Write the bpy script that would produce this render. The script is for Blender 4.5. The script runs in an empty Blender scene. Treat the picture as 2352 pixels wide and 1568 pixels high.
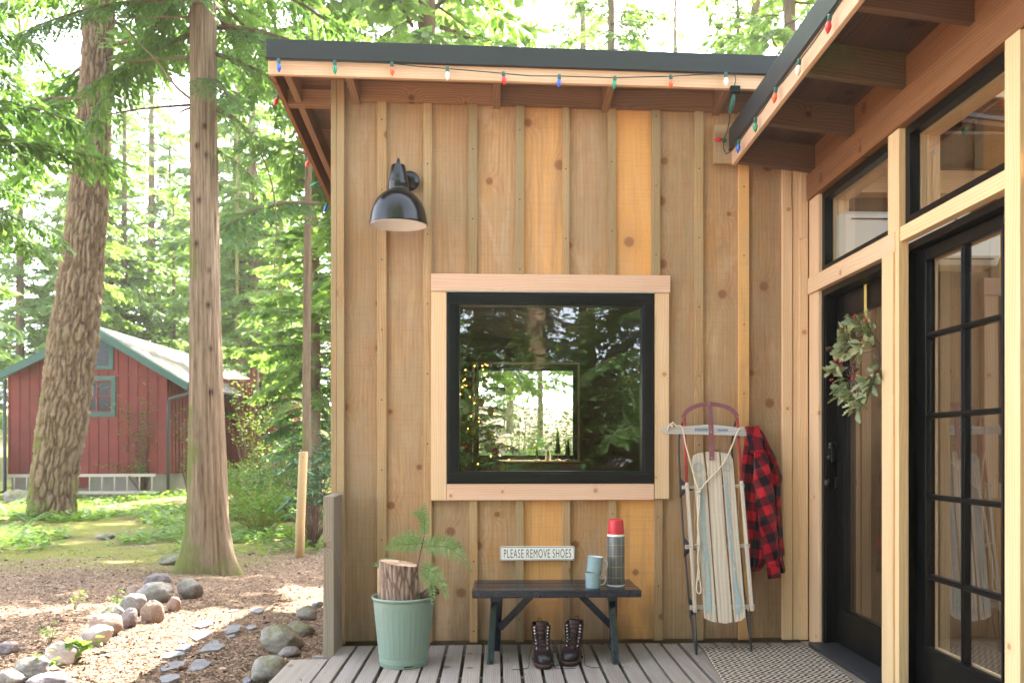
import bpy, math, random
import numpy as np
from mathutils import Vector, Matrix, Euler

SC = bpy.context.scene
COL = SC.collection
R = math.radians
random.seed(7)

# ------------------------------------------------------------------ camera
F, CX, CY, PSI = 2000.0, 1217.0, 1027.0, math.atan(77 / 2000.0)
CAMP = Vector((0, 0, 1.15))
FWD = Vector((math.sin(PSI), math.cos(PSI), 0))
RGT = Vector((math.cos(PSI), -math.sin(PSI), 0))
UP = Vector((0, 0, 1))
cam = bpy.data.cameras.new('camera')
cam.sensor_width = 36
cam.lens = 36 * F / 2352
cam.shift_x = -(CX - 1176) / 2352
cam.shift_y = (CY - 784) / 2352
cam.clip_end = 600
cam.clip_start = 0.05
cam.dof.use_dof = True
cam.dof.focus_distance = 5.0
cam.dof.aperture_fstop = 4.0
co = bpy.data.objects.new('camera', cam)
co.location = CAMP
co.rotation_euler = (R(90), 0, -PSI)
COL.objects.link(co)
SC.camera = co

# ------------------------------------------------------------------ light
SUN_EL = R(50)
SUN_DIR = Vector((0.36, 0.93, 0)).normalized()
SUNV = Vector((SUN_DIR.x * math.cos(SUN_EL), SUN_DIR.y * math.cos(SUN_EL), math.sin(SUN_EL)))
w = bpy.data.worlds.new('World')
SC.world = w
w.use_nodes = True
nt = w.node_tree
bg = nt.nodes['Background']
sky = nt.nodes.new('ShaderNodeTexSky')
sky.sky_type = 'NISHITA'
sky.sun_disc = False
sky.sun_elevation = SUN_EL
sky.sun_rotation = math.atan2(SUN_DIR.x, SUN_DIR.y)
sky.air_density = 0.6
sky.dust_density = 2.5
sky.ozone_density = 0.6
hs = nt.nodes.new('ShaderNodeHueSaturation')
hs.inputs['Saturation'].default_value = 0.45      # sky desaturated to take out the blue cast
nt.links.new(sky.outputs[0], hs.inputs['Color'])
nt.links.new(hs.outputs[0], bg.inputs[0])
bg.inputs[1].default_value = 0.15
sl = bpy.data.lights.new('sun', 'SUN')
sl.energy = 3.0
sl.angle = R(0.5)
sl.color = (1.0, 0.93, 0.82)
so = bpy.data.objects.new('sun', sl)
so.rotation_euler = SUNV.to_track_quat('Z', 'Y').to_euler()
so.location = (10, 10, 30)
COL.objects.link(so)
SC.view_settings.view_transform = 'Standard'
SC.view_settings.look = 'None'
SC.view_settings.gamma = 1.0
SC.view_settings.exposure = 3.75
GLARE_HAZE_DENSITY = 0.0005
SC.cycles.use_denoising = True
SC.cycles.volume_bounces = 1
SC.cycles.max_bounces = 10
SC.cycles.diffuse_bounces = 5
SC.cycles.glossy_bounces = 4
SC.cycles.transmission_bounces = 6
SC.cycles.transparent_max_bounces = 12
SC.cycles.sample_clamp_indirect = 6.0
SC.cycles.caustics_reflective = False
SC.cycles.caustics_refractive = False

# ------------------------------------------------------------------ pixel -> world (photo seen 2352 wide)
def ray(px, py):
    return FWD + RGT * ((px - CX) / F) + UP * ((CY - py) / F)
def at(px, py, Y):
    r = ray(px, py); return CAMP + r * (Y / r.y)
def atX(px, py, X):
    r = ray(px, py); return CAMP + r * (X / r.x)
def atZ(px, py, Z):
    r = ray(px, py); return CAMP + r * ((Z - CAMP.z) / r.z)

# ------------------------------------------------------------------ noise in numpy
def _h(i, j, k, s=0):
    n = (i * 374761393 + j * 668265263 + k * 2147483647 + s * 974634777) & 0xFFFFFFFF
    n = ((n ^ (n >> 13)) * 1274126177) & 0xFFFFFFFF
    return ((n ^ (n >> 16)) & 0xFFFFFF) / float(0xFFFFFF)
def vnoise(p, s=0):
    p = np.asarray(p, float)
    i = np.floor(p).astype(np.int64); f = p - i; f = f * f * (3 - 2 * f)
    out = 0
    for a in (0, 1):
        for b in (0, 1):
            for c in (0, 1):
                wt = (f[..., 0] if a else 1 - f[..., 0]) * (f[..., 1] if b else 1 - f[..., 1]) * (f[..., 2] if c else 1 - f[..., 2])
                out = out + wt * _h(i[..., 0] + a, i[..., 1] + b, i[..., 2] + c, s)
    return out
def fbm(p, o=4, s=0):
    p = np.asarray(p, float); a, t, n = 0.5, 0, 0
    for k in range(o):
        t = t + a * vnoise(p * 2 ** k, s + k); n += a; a *= 0.5
    return t / n
def worley(u, v, s=0):
    iu, iv = np.floor(u).astype(np.int64), np.floor(v).astype(np.int64)
    d1 = np.full(u.shape, 9.0); d2 = np.full(u.shape, 9.0); idv = np.zeros(u.shape)
    for a in (-1, 0, 1):
        for b in (-1, 0, 1):
            x = iu + a + _h(iu + a, iv + b, 0 * iu, s); y = iv + b + _h(iu + a, iv + b, 0 * iu, s + 5)
            d = np.hypot(u - x, v - y); c = _h(iu + a, iv + b, 0 * iu, s + 9)
            n1 = d < d1
            d2 = np.where(n1, d1, np.minimum(d2, d)); idv = np.where(n1, c, idv); d1 = np.where(n1, d, d1)
    return d1, d2, idv

# ------------------------------------------------------------------ mesh builder
class MB:
    def __init__(s):
        s.v = []; s.f = []; s.g = []; s.t = []; s.sm = []
    def add(s, vs, fs, gs=None, tone=None, smooth=False):
        b = len(s.v)
        vs = [tuple(v) for v in vs]
        s.v += vs
        s.g += [tuple(g) for g in (gs if gs is not None else vs)]
        if tone is None: tone = random.random()
        s.t += [tone] * len(vs) if not hasattr(tone, '__len__') else list(tone)
        for f in fs:
            s.f.append(tuple(b + i for i in f)); s.sm.append(smooth)
        return s
    def box(s, o, ax, ay, az, tone=None):
        o, ax, ay, az = Vector(o), Vector(ax), Vector(ay), Vector(az)
        if ax.cross(ay).dot(az) < 0: ax, ay = ay, ax
        L = [ax.length, ay.length, az.length]
        k = max(range(3), key=lambda i: L[i])
        oth = [i for i in range(3) if i != k]
        off = (random.random() * 40, random.random() * 40)
        vs, gs = [], []
        for c in range(8):
            b = [c & 1, (c >> 1) & 1, (c >> 2) & 1]
            vs.append(o + ax * b[0] + ay * b[1] + az * b[2])
            gs.append((b[oth[0]] * L[oth[0]] + off[0], b[k] * L[k] + off[1], b[oth[1]] * L[oth[1]]))
        fs = [(0, 2, 3, 1), (4, 5, 7, 6), (0, 1, 5, 4), (2, 6, 7, 3), (0, 4, 6, 2), (1, 3, 7, 5)]
        return s.add(vs, fs, gs, tone)
    def bar(s, a, b, wv, tv, tone=None):
        """bar from a to b; wv and tv are full width and thickness vectors, centred"""
        a, b, wv, tv = Vector(a), Vector(b), Vector(wv), Vector(tv)
        return s.box(a - wv / 2 - tv / 2, b - a, wv, tv, tone)
    def aabb(s, x0, x1, y0, y1, z0, z1, tone=None):
        return s.box((x0, y0, z0), (x1 - x0, 0, 0), (0, y1 - y0, 0), (0, 0, z1 - z0), tone)
    def tube(s, pts, rad, n=8, caps=True, tone=None, flat=1.0):
        pts = [Vector(p) for p in pts]
        if not hasattr(rad, '__len__'): rad = [rad] * len(pts)
        off = random.random() * 30
        vs, gs, fs = [], [], []
        t0 = (pts[1] - pts[0]).normalized()
        nx = t0.cross(Vector((0, 0, 1)))
        if nx.length < 1e-3: nx = Vector((1, 0, 0))
        nx.normalize(); l = 0
        for i, p in enumerate(pts):
            t = (pts[min(i + 1, len(pts) - 1)] - pts[max(i - 1, 0)]).normalized()
            nx = (nx - t * nx.dot(t)).normalized(); ny = t.cross(nx)
            if i: l += (p - pts[i - 1]).length
            for j in range(n):
                a = 2 * math.pi * j / n
                vs.append(p + nx * math.cos(a) * rad[i] + ny * math.sin(a) * rad[i] * flat)
                gs.append((a * rad[i] + off, l + off, 0))
        for i in range(len(pts) - 1):
            for j in range(n):
                k = (j + 1) % n
                fs.append((i * n + j, i * n + k, (i + 1) * n + k, (i + 1) * n + j))
        if caps:
            fs.append(tuple(range(n))[::-1]); fs.append(tuple((len(pts) - 1) * n + j for j in range(n)))
        return s.add(vs, fs, gs, tone, True)
    def lathe(s, prof, M=None, n=32, tone=None, close=False):
        M = M or Matrix()
        vs, gs, fs = [], [], []
        for i, (r, z) in enumerate(prof):
            for j in range(n):
                a = 2 * math.pi * j / n
                vs.append(M @ Vector((r * math.cos(a), r * math.sin(a), z))); gs.append((a * 0.05, z, 0))
        for i in range(len(prof) - 1):
            for j in range(n):
                k = (j + 1) % n
                fs.append((i * n + j, i * n + k, (i + 1) * n + k, (i + 1) * n + j))
        if close:
            fs.append(tuple(range(n))[::-1]); fs.append(tuple((len(prof) - 1) * n + j for j in range(n)))
        return s.add(vs, fs, gs, tone, True)
    def prism(s, poly, dv, tone=None, smooth=False):
        """closed polygon (list of points) extruded along dv"""
        poly = [Vector(p) for p in poly]; dv = Vector(dv); n = len(poly)
        nrm = Vector((0, 0, 0))
        for i in range(n): nrm += poly[i].cross(poly[(i + 1) % n])
        if nrm.dot(dv) > 0: poly = poly[::-1]
        vs = poly + [p + dv for p in poly]
        fs = [tuple(range(n)), tuple(range(n, 2 * n))[::-1]]
        for i in range(n):
            j = (i + 1) % n
            fs.append((i, n + i, n + j, j))
        off = random.random() * 30
        return s.add(vs, fs, [(p.x + off, p.z + p.y, 0) for p in vs], tone, smooth)
    def sphere(s, c, r, n=12, m=8, tone=None):
        c = Vector(c); rr = Vector((r, r, r)) if not hasattr(r, '__len__') else Vector(r)
        vs, fs = [], []
        for i in range(m + 1):
            ph = math.pi * i / m
            for j in range(n):
                a = 2 * math.pi * j / n
                q = max(math.sin(ph), 0.02)
                vs.append(c + Vector((rr.x * q * math.cos(a), rr.y * q * math.sin(a), rr.z * math.cos(ph))))
        for i in range(m):
            for j in range(n):
                k = (j + 1) % n
                fs.append((i * n + j, (i + 1) * n + j, (i + 1) * n + k, i * n + k))
        fs.append(tuple(range(n))); fs.append(tuple(m * n + j for j in range(n))[::-1])
        return s.add(vs, fs, None, tone, True)
    def grid(s, P, G=None, tone=None, closed=False, smooth=True):
        """P: rows x cols of points"""
        nr, nc = len(P), len(P[0])
        vs = [p for row in P for p in row]
        gs = [g for row in G for g in row] if G is not None else None
        fs = []
        for i in range(nr - 1):
            for j in range(nc if closed else nc - 1):
                k = (j + 1) % nc
                fs.append((i * nc + j, i * nc + k, (i + 1) * nc + k, (i + 1) * nc + j))
        return s.add(vs, fs, gs, tone, smooth)
    def build(s, name, m, parent=None, bevel=0, sub=0, solid=0):
        off = Vector((0, 0, 0)); q = parent
        while q is not None:
            off += q.location; q = q.parent
        V = np.array(s.v, dtype=np.float32).reshape(-1, 3) - np.array(off, dtype=np.float32)
        return mesh_obj(name, V, s.f, m, parent, np.array(s.g, dtype=np.float32).reshape(-1, 3), np.array(s.t, dtype=np.float32), s.sm, bevel, sub, solid)

def mesh_obj(name, V, faces, m, parent=None, G=None, T=None, sm=None, bevel=0, sub=0, solid=0):
    me = bpy.data.meshes.new(name)
    if isinstance(faces, np.ndarray):
        k = faces.shape[1]
        me.vertices.add(len(V)); me.vertices.foreach_set('co', np.ascontiguousarray(V, dtype=np.float32).ravel())
        me.loops.add(faces.size); me.loops.foreach_set('vertex_index', faces.astype(np.int32).ravel())
        me.polygons.add(len(faces)); me.polygons.foreach_set('loop_start', np.arange(0, faces.size, k, dtype=np.int32))
        me.update(calc_edges=True)
    else:
        me.from_pydata(V.tolist(), [], faces)
    if G is not None:
        a = me.attributes.new('gc', 'FLOAT_VECTOR', 'POINT'); a.data.foreach_set('vector', np.ascontiguousarray(G, dtype=np.float32).ravel())
    if T is not None:
        a = me.attributes.new('tone', 'FLOAT', 'POINT'); a.data.foreach_set('value', np.ascontiguousarray(T, dtype=np.float32))
    if sm is not None:
        if sm is True: me.polygons.foreach_set('use_smooth', np.ones(len(me.polygons), dtype=bool))
        else: me.polygons.foreach_set('use_smooth', np.array(sm, dtype=bool))
    me.update()
    if m is not None: me.materials.append(m)
    o = bpy.data.objects.new(name, me)
    COL.objects.link(o)
    if parent is not None: o.parent = parent
    if bevel:
        b = o.modifiers.new('bevel', 'BEVEL'); b.width = bevel; b.segments = 2; b.limit_method = 'ANGLE'; b.angle_limit = R(40)
    if solid:
        b = o.modifiers.new('solid', 'SOLIDIFY'); b.thickness = solid; b.offset = 0
    if sub:
        b = o.modifiers.new('sub', 'SUBSURF'); b.levels = sub; b.render_levels = sub
    return o

def tag(o, label=None, cat=None, group=None, kind=None):
    if label: o['label'] = label
    if cat: o['category'] = cat
    if group: o['group'] = group
    if kind: o['kind'] = kind
    return o
def thing(name, label, cat, loc=(0, 0, 0), group=None):
    o = bpy.data.objects.new(name, None); COL.objects.link(o)
    o.empty_display_size = 0.1
    o.location = loc
    return tag(o, label, cat, group)
def copy_tree(o, parent=None):
    c = o.copy(); COL.objects.link(c); c.parent = parent
    for ch in list(o.children): copy_tree(ch, c)
    return c

# ------------------------------------------------------------------ materials
class NT:
    def __init__(s, name):
        s.m = bpy.data.materials.new(name); s.m.use_nodes = True
        s.t = s.m.node_tree; s.t.nodes.clear()
        s.out = s.t.nodes.new('ShaderNodeOutputMaterial')
    def n(s, typ, **kw):
        nd = s.t.nodes.new('ShaderNode' + typ)
        for k, v in kw.items(): setattr(nd, k, v)
        return nd
    def l(s, a, b): s.t.links.new(a, b)
    def put(s, sock, v):
        if hasattr(v, 'is_output') or hasattr(v, 'links'): s.l(v, sock)
        elif isinstance(v, (tuple, list)) and len(v) == 3 and sock.type == 'RGBA': sock.default_value = (*v, 1)
        else: sock.default_value = v
    def math(s, op, a, b=0.0, c=0.0, clamp=False):
        nd = s.n('Math', operation=op, use_clamp=clamp)
        s.put(nd.inputs[0], a); s.put(nd.inputs[1], b)
        if op in ('MULTIPLY_ADD', 'SMOOTH_MIN', 'WRAP'): s.put(nd.inputs[2], c)
        return nd.outputs[0]
    def ss(s, v, e0, e1):
        nd = s.n('MapRange', interpolation_type='SMOOTHSTEP')
        s.put(nd.inputs[0], v); nd.inputs[1].default_value = e0; nd.inputs[2].default_value = e1
        return nd.outputs[0]
    def comb(s, x, y, z=0.0):
        nd = s.n('CombineXYZ'); s.put(nd.inputs[0], x); s.put(nd.inputs[1], y); s.put(nd.inputs[2], z); return nd.outputs[0]
    def sep(s, v):
        nd = s.n('SeparateXYZ'); s.l(v, nd.inputs[0]); return nd.outputs
    def noise(s, vec=None, scale=5.0, detail=3.0, rough=0.55, dist=0.0, col=False):
        nd = s.n('TexNoise'); nd.inputs['Scale'].default_value = scale; nd.inputs['Detail'].default_value = detail
        nd.inputs['Roughness'].default_value = rough; nd.inputs['Distortion'].default_value = dist
        if vec is not None: s.l(vec, nd.inputs['Vector'])
        return nd.outputs['Color' if col else 'Fac']
    def voro(s, vec, scale, feature='F1', dim='3D', rnd=1.0):
        nd = s.n('TexVoronoi', feature=feature, voronoi_dimensions=dim); nd.inputs['Scale'].default_value = scale
        nd.inputs['Randomness'].default_value = rnd
        s.l(vec, nd.inputs['Vector']); return nd.outputs
    def mix(s, f, a, b, mode='MIX'):
        nd = s.n('MixRGB', blend_type=mode); s.put(nd.inputs[0], f); s.put(nd.inputs[1], a); s.put(nd.inputs[2], b); return nd.outputs[0]
    def ramp(s, f, stops):
        nd = s.n('ValToRGB'); s.put(nd.inputs[0], f)
        e = nd.color_ramp.elements
        while len(e) > 1: e.remove(e[-1])
        e[0].position = stops[0][0]; e[0].color = (*stops[0][1], 1)
        for p, c in stops[1:]:
            q = e.new(p); q.color = (*c, 1)
        return nd.outputs[0]
    def attr(s, nm, out='Vector'):
        nd = s.n('Attribute', attribute_name=nm); return nd.outputs[out]
    def pos(s):
        return s.n('NewGeometry').outputs['Position']
    def bump(s, h, strength=0.3, dist=0.01):
        nd = s.n('Bump'); nd.inputs['Strength'].default_value = strength; nd.inputs['Distance'].default_value = dist
        s.l(h, nd.inputs['Height']); return nd.outputs[0]
    def pbr(s, col, rough=0.6, spec=0.4, metal=0.0, normal=None, trans=None, coat=0):
        nd = s.n('BsdfPrincipled')
        s.put(nd.inputs['Base Color'], col); s.put(nd.inputs['Roughness'], rough)
        nd.inputs['Specular IOR Level'].default_value = spec; nd.inputs['Metallic'].default_value = metal
        if coat: nd.inputs['Coat Weight'].default_value = coat; nd.inputs['Coat Roughness'].default_value = 0.08
        if normal is not None: s.l(normal, nd.inputs['Normal'])
        s.l(nd.outputs[0], s.out.inputs[0]); return nd

def wood(name, light, dark, grey=(0.30, 0.25, 0.18), greyamt=0.3, knots=0.5, rough=0.65, var=0.25, moss=0.0, orange=None, bstr=0.25, ring=0.016, spec=0.25, stain=0.0, nails=False, ksc=1.0, rw=0.22, blotch=0.0):
    s = NT(name)
    g = s.sep(s.attr('gc'))
    tone = s.attr('tone', 'Fac')
    u = s.math('ADD', g[0], g[2]); v = g[1]
    kv = s.voro(s.comb(u, v), 1 / 0.36, dim='2D')
    kd = s.math('MULTIPLY', kv['Distance'], 0.36)
    kc = s.sep(kv['Color'])
    has = s.math('LESS_THAN', kc[0], knots)
    ksz = s.math('MULTIPLY_ADD', kc[1], 0.022 * ksc, 0.014 * ksc)
    kr = s.math('DIVIDE', kd, ksz)
    halo = s.math('MULTIPLY', has, s.math('POWER', 2.718, s.math('MULTIPLY', s.math('MULTIPLY', kr, kr), -0.22)))
    wob = s.noise(s.comb(s.math('MULTIPLY', u, 4.0), s.math('MULTIPLY', v, 0.9), tone), 1.0, 2)
    ph = s.math('ADD', s.math('MULTIPLY_ADD', wob, 0.10, u), s.math('MULTIPLY', halo, 0.05))
    rings = s.math('SINE', s.math('MULTIPLY', ph, 6.283 / ring))
    rings = s.math('MULTIPLY_ADD', rings, 0.5, 0.5)
    fine = s.noise(s.comb(s.math('MULTIPLY', u, 150.0), s.math('MULTIPLY', v, 3.5), tone), 1.0, 4, 0.65)
    mid = s.noise(s.comb(s.math('MULTIPLY', u, 28.0), s.math('MULTIPLY', v, 1.3), tone), 1.0, 3, 0.6)
    fac = s.math('ADD', s.math('MULTIPLY', s.math('MULTIPLY_ADD', halo, 1.2, 1.0), s.math('MULTIPLY', rings, rw)), s.math('ADD', s.math('MULTIPLY', fine, 0.33), s.math('MULTIPLY', mid, 0.5)))
    fac = s.ss(fac, 0.18, 0.82)
    col = s.mix(fac, dark, light)
    if blotch:
        b1 = s.noise(s.comb(s.math('MULTIPLY', u, 6.0), s.math('MULTIPLY', v, 1.6), s.math('MULTIPLY', tone, 7.0)), 1.0, 6, 0.68, 0.6)
        b2 = s.noise(s.comb(s.math('MULTIPLY', u, 8.0), s.math('MULTIPLY', v, 2.2), s.math('MULTIPLY_ADD', tone, 5.0, 9.0)), 1.0, 6, 0.68, 0.6)
        b3 = s.noise(s.comb(s.math('MULTIPLY', u, 14.0), s.math('MULTIPLY', v, 7.0), s.math('MULTIPLY_ADD', tone, 5.0, 21.0)), 1.0, 5, 0.7)
        col = s.mix(s.math('MULTIPLY', s.ss(b1, 0.47, 0.66), 0.6 * blotch), col, (0.44, 0.215, 0.065))
        col = s.mix(s.math('MULTIPLY', s.ss(b2, 0.50, 0.68), 0.55 * blotch), col, (0.56, 0.40, 0.255))
        col = s.mix(s.math('MULTIPLY', s.ss(b3, 0.52, 0.70), 0.40 * blotch), col, (0.24, 0.155, 0.075))
    if orange is not None:
        ot = s.ss(s.math('ADD', tone, s.math('MULTIPLY_ADD', mid, 0.4, -0.2)), 0.62, 0.98)
        col = s.mix(s.math('MULTIPLY', ot, 0.85), col, orange)
    gn = s.noise(s.comb(s.math('MULTIPLY', u, 2.2), s.math('MULTIPLY', v, 0.9), tone), 1.6, 4, 0.6)
    gm = s.math('MULTIPLY', s.ss(s.math('ADD', gn, s.math('MULTIPLY', s.math('SUBTRACT', 0.5, tone), 0.3)), 0.38, 0.72), greyamt)
    col = s.mix(gm, col, s.mix(fine, tuple(c * 0.72 for c in grey), tuple(c * 1.2 for c in grey)))
    if moss:
        mn = s.noise(s.pos(), 2.6, 5, 0.6)
        col = s.mix(s.math('MULTIPLY', s.ss(mn, 0.55, 0.72), moss), col, (0.13, 0.16, 0.06))
    # saw marks across the board
    saw = s.noise(s.comb(s.math('MULTIPLY', u, 3.0), s.math('MULTIPLY', v, 120.0), tone), 1.0, 2)
    col = s.mix(s.math('MULTIPLY', s.ss(saw, 0.5, 0.7), 0.10 + 0.12 * blotch), col, dark)
    # knots
    kcore = s.math('MULTIPLY', has, s.ss(kr, 1.15, 0.55))
    krings = s.math('MULTIPLY_ADD', s.math('SINE', s.math('MULTIPLY', kr, 16.0)), 0.25, 0.75)
    kcol = s.mix(krings, tuple(c * 0.28 for c in dark), (dark[0] * 0.75, dark[1] * 0.60, dark[2] * 0.6))
    col = s.mix(s.math('MULTIPLY', halo, 0.35), col, (dark[0] * 0.95, dark[1] * 0.75, dark[2] * 0.6))
    col = s.mix(s.math('MULTIPLY', kcore, 0.85), col, kcol)
    if stain:
        zz = s.sep(s.pos())[2]
        sn = s.noise(s.comb(s.math('MULTIPLY', u, 9.0), s.math('MULTIPLY', v, 2.0), tone), 1.0, 5, 0.65)
        col = s.mix(s.math('MULTIPLY', s.ss(s.math('ADD', s.math('MULTIPLY', zz, -0.55), sn), 0.28, 0.62), stain), col, (0.19, 0.125, 0.07))
        wt = s.noise(s.comb(s.math('MULTIPLY', u, 7.0), s.math('MULTIPLY', v, 0.7), tone), 1.0, 5, 0.7)
        col = s.mix(s.math('MULTIPLY', s.ss(wt, 0.50, 0.72), 0.45), col, (0.22, 0.125, 0.06))
    tv = s.math('MULTIPLY_ADD', tone, 2 * var, 1 - var)
    col = s.mix(1.0, col, s.comb(tv, tv, tv), 'MULTIPLY')
    if nails:
        nl = s.sep(s.attr('nl'))
        ny = s.math('SUBTRACT', s.math('MULTIPLY', s.math('FRACT', s.math('DIVIDE', nl[1], 0.41)), 0.41), 0.2)
        nd = s.math('SQRT', s.math('ADD', s.math('MULTIPLY', nl[0], nl[0]), s.math('MULTIPLY', ny, ny)))
        col = s.mix(s.math('MULTIPLY', nl[2], s.ss(nd, 0.0052, 0.0034)), col, (0.045, 0.035, 0.03))
    h = s.math('ADD', fine, s.math('ADD', s.math('MULTIPLY', rings, 0.25), s.math('MULTIPLY', saw, 0.3)))
    s.pbr(col, s.math('MULTIPLY_ADD', fine, 0.2, rough - 0.1), spec, normal=s.bump(h, bstr, 0.004))
    return s.m

M = {}
M['siding'] = wood('siding_wood', (0.57, 0.355, 0.185), (0.32, 0.172, 0.08), (0.39, 0.29, 0.18), 0.62, 0.80, 0.7, 0.28, orange=(0.60, 0.295, 0.085), stain=0.65, ring=0.024, rw=0.11, blotch=1.0, bstr=0.45)
M['batten'] = wood('batten_wood', (0.52, 0.335, 0.17), (0.32, 0.185, 0.085), (0.37, 0.30, 0.165), 0.65, 0.12, 0.7, 0.22, orange=(0.62, 0.34, 0.12), stain=0.35, nails=True, blotch=0.5)
M['trim'] = wood('cedar_trim', (0.78, 0.55, 0.34), (0.62, 0.39, 0.21), (0.6, 0.48, 0.33), 0.15, 0.5, 0.6, 0.10, bstr=0.12, ksc=.5)
M['trim_pink'] = wood('fir_trim', (0.74, 0.50, 0.36), (0.62, 0.37, 0.24), (0.6, 0.45, 0.35), 0.15, 0.4, 0.6, 0.08, bstr=0.12, ksc=.42)
M['post_wood'] = wood('cedar_post_wood', (0.80, 0.58, 0.32), (0.64, 0.41, 0.19), (0.6, 0.45, 0.28), 0.1, 0.5, 0.55, 0.08, bstr=0.12, ksc=.5)
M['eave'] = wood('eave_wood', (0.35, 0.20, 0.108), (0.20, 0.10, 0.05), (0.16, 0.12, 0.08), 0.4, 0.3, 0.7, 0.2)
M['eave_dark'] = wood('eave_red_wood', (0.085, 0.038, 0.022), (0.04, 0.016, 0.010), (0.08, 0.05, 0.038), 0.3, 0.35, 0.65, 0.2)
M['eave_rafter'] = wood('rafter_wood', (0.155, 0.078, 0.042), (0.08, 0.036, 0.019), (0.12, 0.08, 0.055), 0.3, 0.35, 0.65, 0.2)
M['eave_moss'] = wood('eave_mossy_wood', (0.15, 0.09, 0.045), (0.08, 0.04, 0.02), (0.08, 0.10, 0.03), 0.9, 0.2, 0.7, 0.2, moss=0.8)
M['header'] = wood('header_wood', (0.29, 0.13, 0.048), (0.15, 0.058, 0.021), (0.12, 0.07, 0.045), 0.15, 0.3, 0.55, 0.12)
M['fascia'] = wood('fascia_wood', (0.78, 0.52, 0.33), (0.60, 0.36, 0.20), (0.55, 0.42, 0.3), 0.2, 0.25, 0.6, 0.1)
M['deck'] = wood('deck_wood', (0.33, 0.285, 0.24), (0.165, 0.135, 0.11), (0.30, 0.275, 0.255), 0.7, 0.15, 0.8, 0.16, bstr=0.5, ring=0.011)
M['grey_wood'] = wood('grey_weathered_wood', (0.40, 0.32, 0.22), (0.19, 0.14, 0.09), (0.30, 0.265, 0.215), 0.7, 0.25, 0.8, 0.15, bstr=0.5)
M['stake'] = wood('stake_wood', (0.55, 0.4, 0.2), (0.35, 0.22, 0.1), (0.4, 0.35, 0.25), 0.5, 0.3, 0.8, 0.1)
M['sled_wood'] = wood('sled_wood', (0.60, 0.51, 0.40), (0.38, 0.295, 0.21), (0.50, 0.455, 0.41), 0.55, 0.0, 0.65, 0.10, ring=0.02, bstr=0.3)
M['bar_wood'] = wood('grey_ash_wood', (0.52, 0.48, 0.44), (0.34, 0.3, 0.27), (0.4, 0.42, 0.45), 0.7, 0.0, 0.7, 0.1)
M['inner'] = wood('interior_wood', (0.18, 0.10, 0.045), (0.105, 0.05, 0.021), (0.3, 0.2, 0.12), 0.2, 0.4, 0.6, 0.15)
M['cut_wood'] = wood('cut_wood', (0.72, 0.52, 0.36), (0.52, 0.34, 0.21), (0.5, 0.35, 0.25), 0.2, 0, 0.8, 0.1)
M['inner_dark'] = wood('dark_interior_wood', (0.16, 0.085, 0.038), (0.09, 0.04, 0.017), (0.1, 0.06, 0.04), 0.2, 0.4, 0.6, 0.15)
M['pale_wood'] = wood('pale_wood', (0.7, 0.64, 0.5), (0.55, 0.48, 0.36), (0.5, 0.48, 0.42), 0.3, 0, 0.6, 0.08)

def plain(name, col, rough=0.5, spec=0.4, metal=0.0, nvar=0.08, nscale=30, bstr=0.05, coat=0, dirt_sheen=None):
    s = NT(name)
    nz = s.noise(s.pos(), nscale, 4, 0.6)
    f = s.math('MULTIPLY_ADD', nz, 2 * nvar, 1 - nvar)
    c = s.mix(1.0, tuple(col), s.comb(f, f, f), 'MULTIPLY')
    if dirt_sheen:
        c = s.mix(s.math('MULTIPLY', s.ss(s.noise(s.pos(), nscale * 0.35, 5, 0.65), 0.52, 0.72), dirt_sheen[1]), c, dirt_sheen[0])
    s.pbr(c, s.math('MULTIPLY_ADD', nz, 0.15, rough - 0.07), spec, metal, s.bump(nz, bstr, 0.003), coat=coat)
    return s.m
M['black'] = plain('black_paint', (0.0035, 0.0037, 0.0038), 0.33, 0.22, bstr=0.03)
M['black_alu'] = plain('black_window_paint', (0.0035, 0.005, 0.006), 0.34, 0.25, nscale=60, bstr=0.02)
M['flashing'] = plain('dark_metal_flashing', (0.024, 0.029, 0.031), 0.42, 0.35, 0.0, 0.06, 6, 0.03)
M['lamp_black'] = plain('black_enamel', (0.004, 0.005, 0.006), 0.22, 0.45, nvar=0.05, bstr=0.01)
M['lamp_white'] = plain('white_enamel', (0.80, 0.80, 0.80), 0.35, 0.4, nvar=0.03)
M['sage'] = plain('sage_enamel', (0.20, 0.275, 0.225), 0.36, 0.45, nvar=0.05, nscale=12, bstr=0.03)
M['mug'] = plain('blue_enamel', (0.27, 0.385, 0.415), 0.25, 0.5, nvar=0.03, nscale=40, bstr=0.01)
M['mug_rim'] = plain('mug_rim_enamel', (0.045, 0.075, 0.12), 0.3, 0.5)
M['mug_in'] = plain('mug_inside', (0.78, 0.80, 0.80), 0.3, 0.5)
M['red_cup'] = plain('red_plastic', (0.55, 0.035, 0.045), 0.42, 0.4, nvar=0.05)
M['bottle'] = plain('grey_bottle_paint', (0.12, 0.135, 0.145), 0.36, 0.4, 0.25, 0.05)
M['gold'] = plain('gold_line', (0.55, 0.42, 0.15), 0.4, 0.5, 0.3)
M['cream'] = plain('cream_band', (0.75, 0.72, 0.66), 0.4)
M['bench'] = plain('blue_black_bench_paint', (0.005, 0.0095, 0.021), 0.24, 0.5, nvar=0.3, nscale=25, bstr=0.2, dirt_sheen=((0.03, 0.04, 0.058), 0.35))  # base and patches tinted blue: sky highlights put into the colour
M['leather'] = plain('dark_brown_leather', (0.034, 0.013, 0.011), 0.46, 0.35, nvar=0.25, nscale=60, bstr=0.2)
M['toe'] = plain('polished_toe_leather', (0.011, 0.007, 0.008), 0.38, 0.4, nvar=0.2, nscale=60, bstr=0.1)
M['sole'] = plain('boot_sole_rubber', (0.045, 0.020, 0.015), 0.55, 0.3, nvar=0.2)
M['lace'] = plain('black_lace', (0.022, 0.020, 0.019), 0.8, 0.2)
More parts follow.
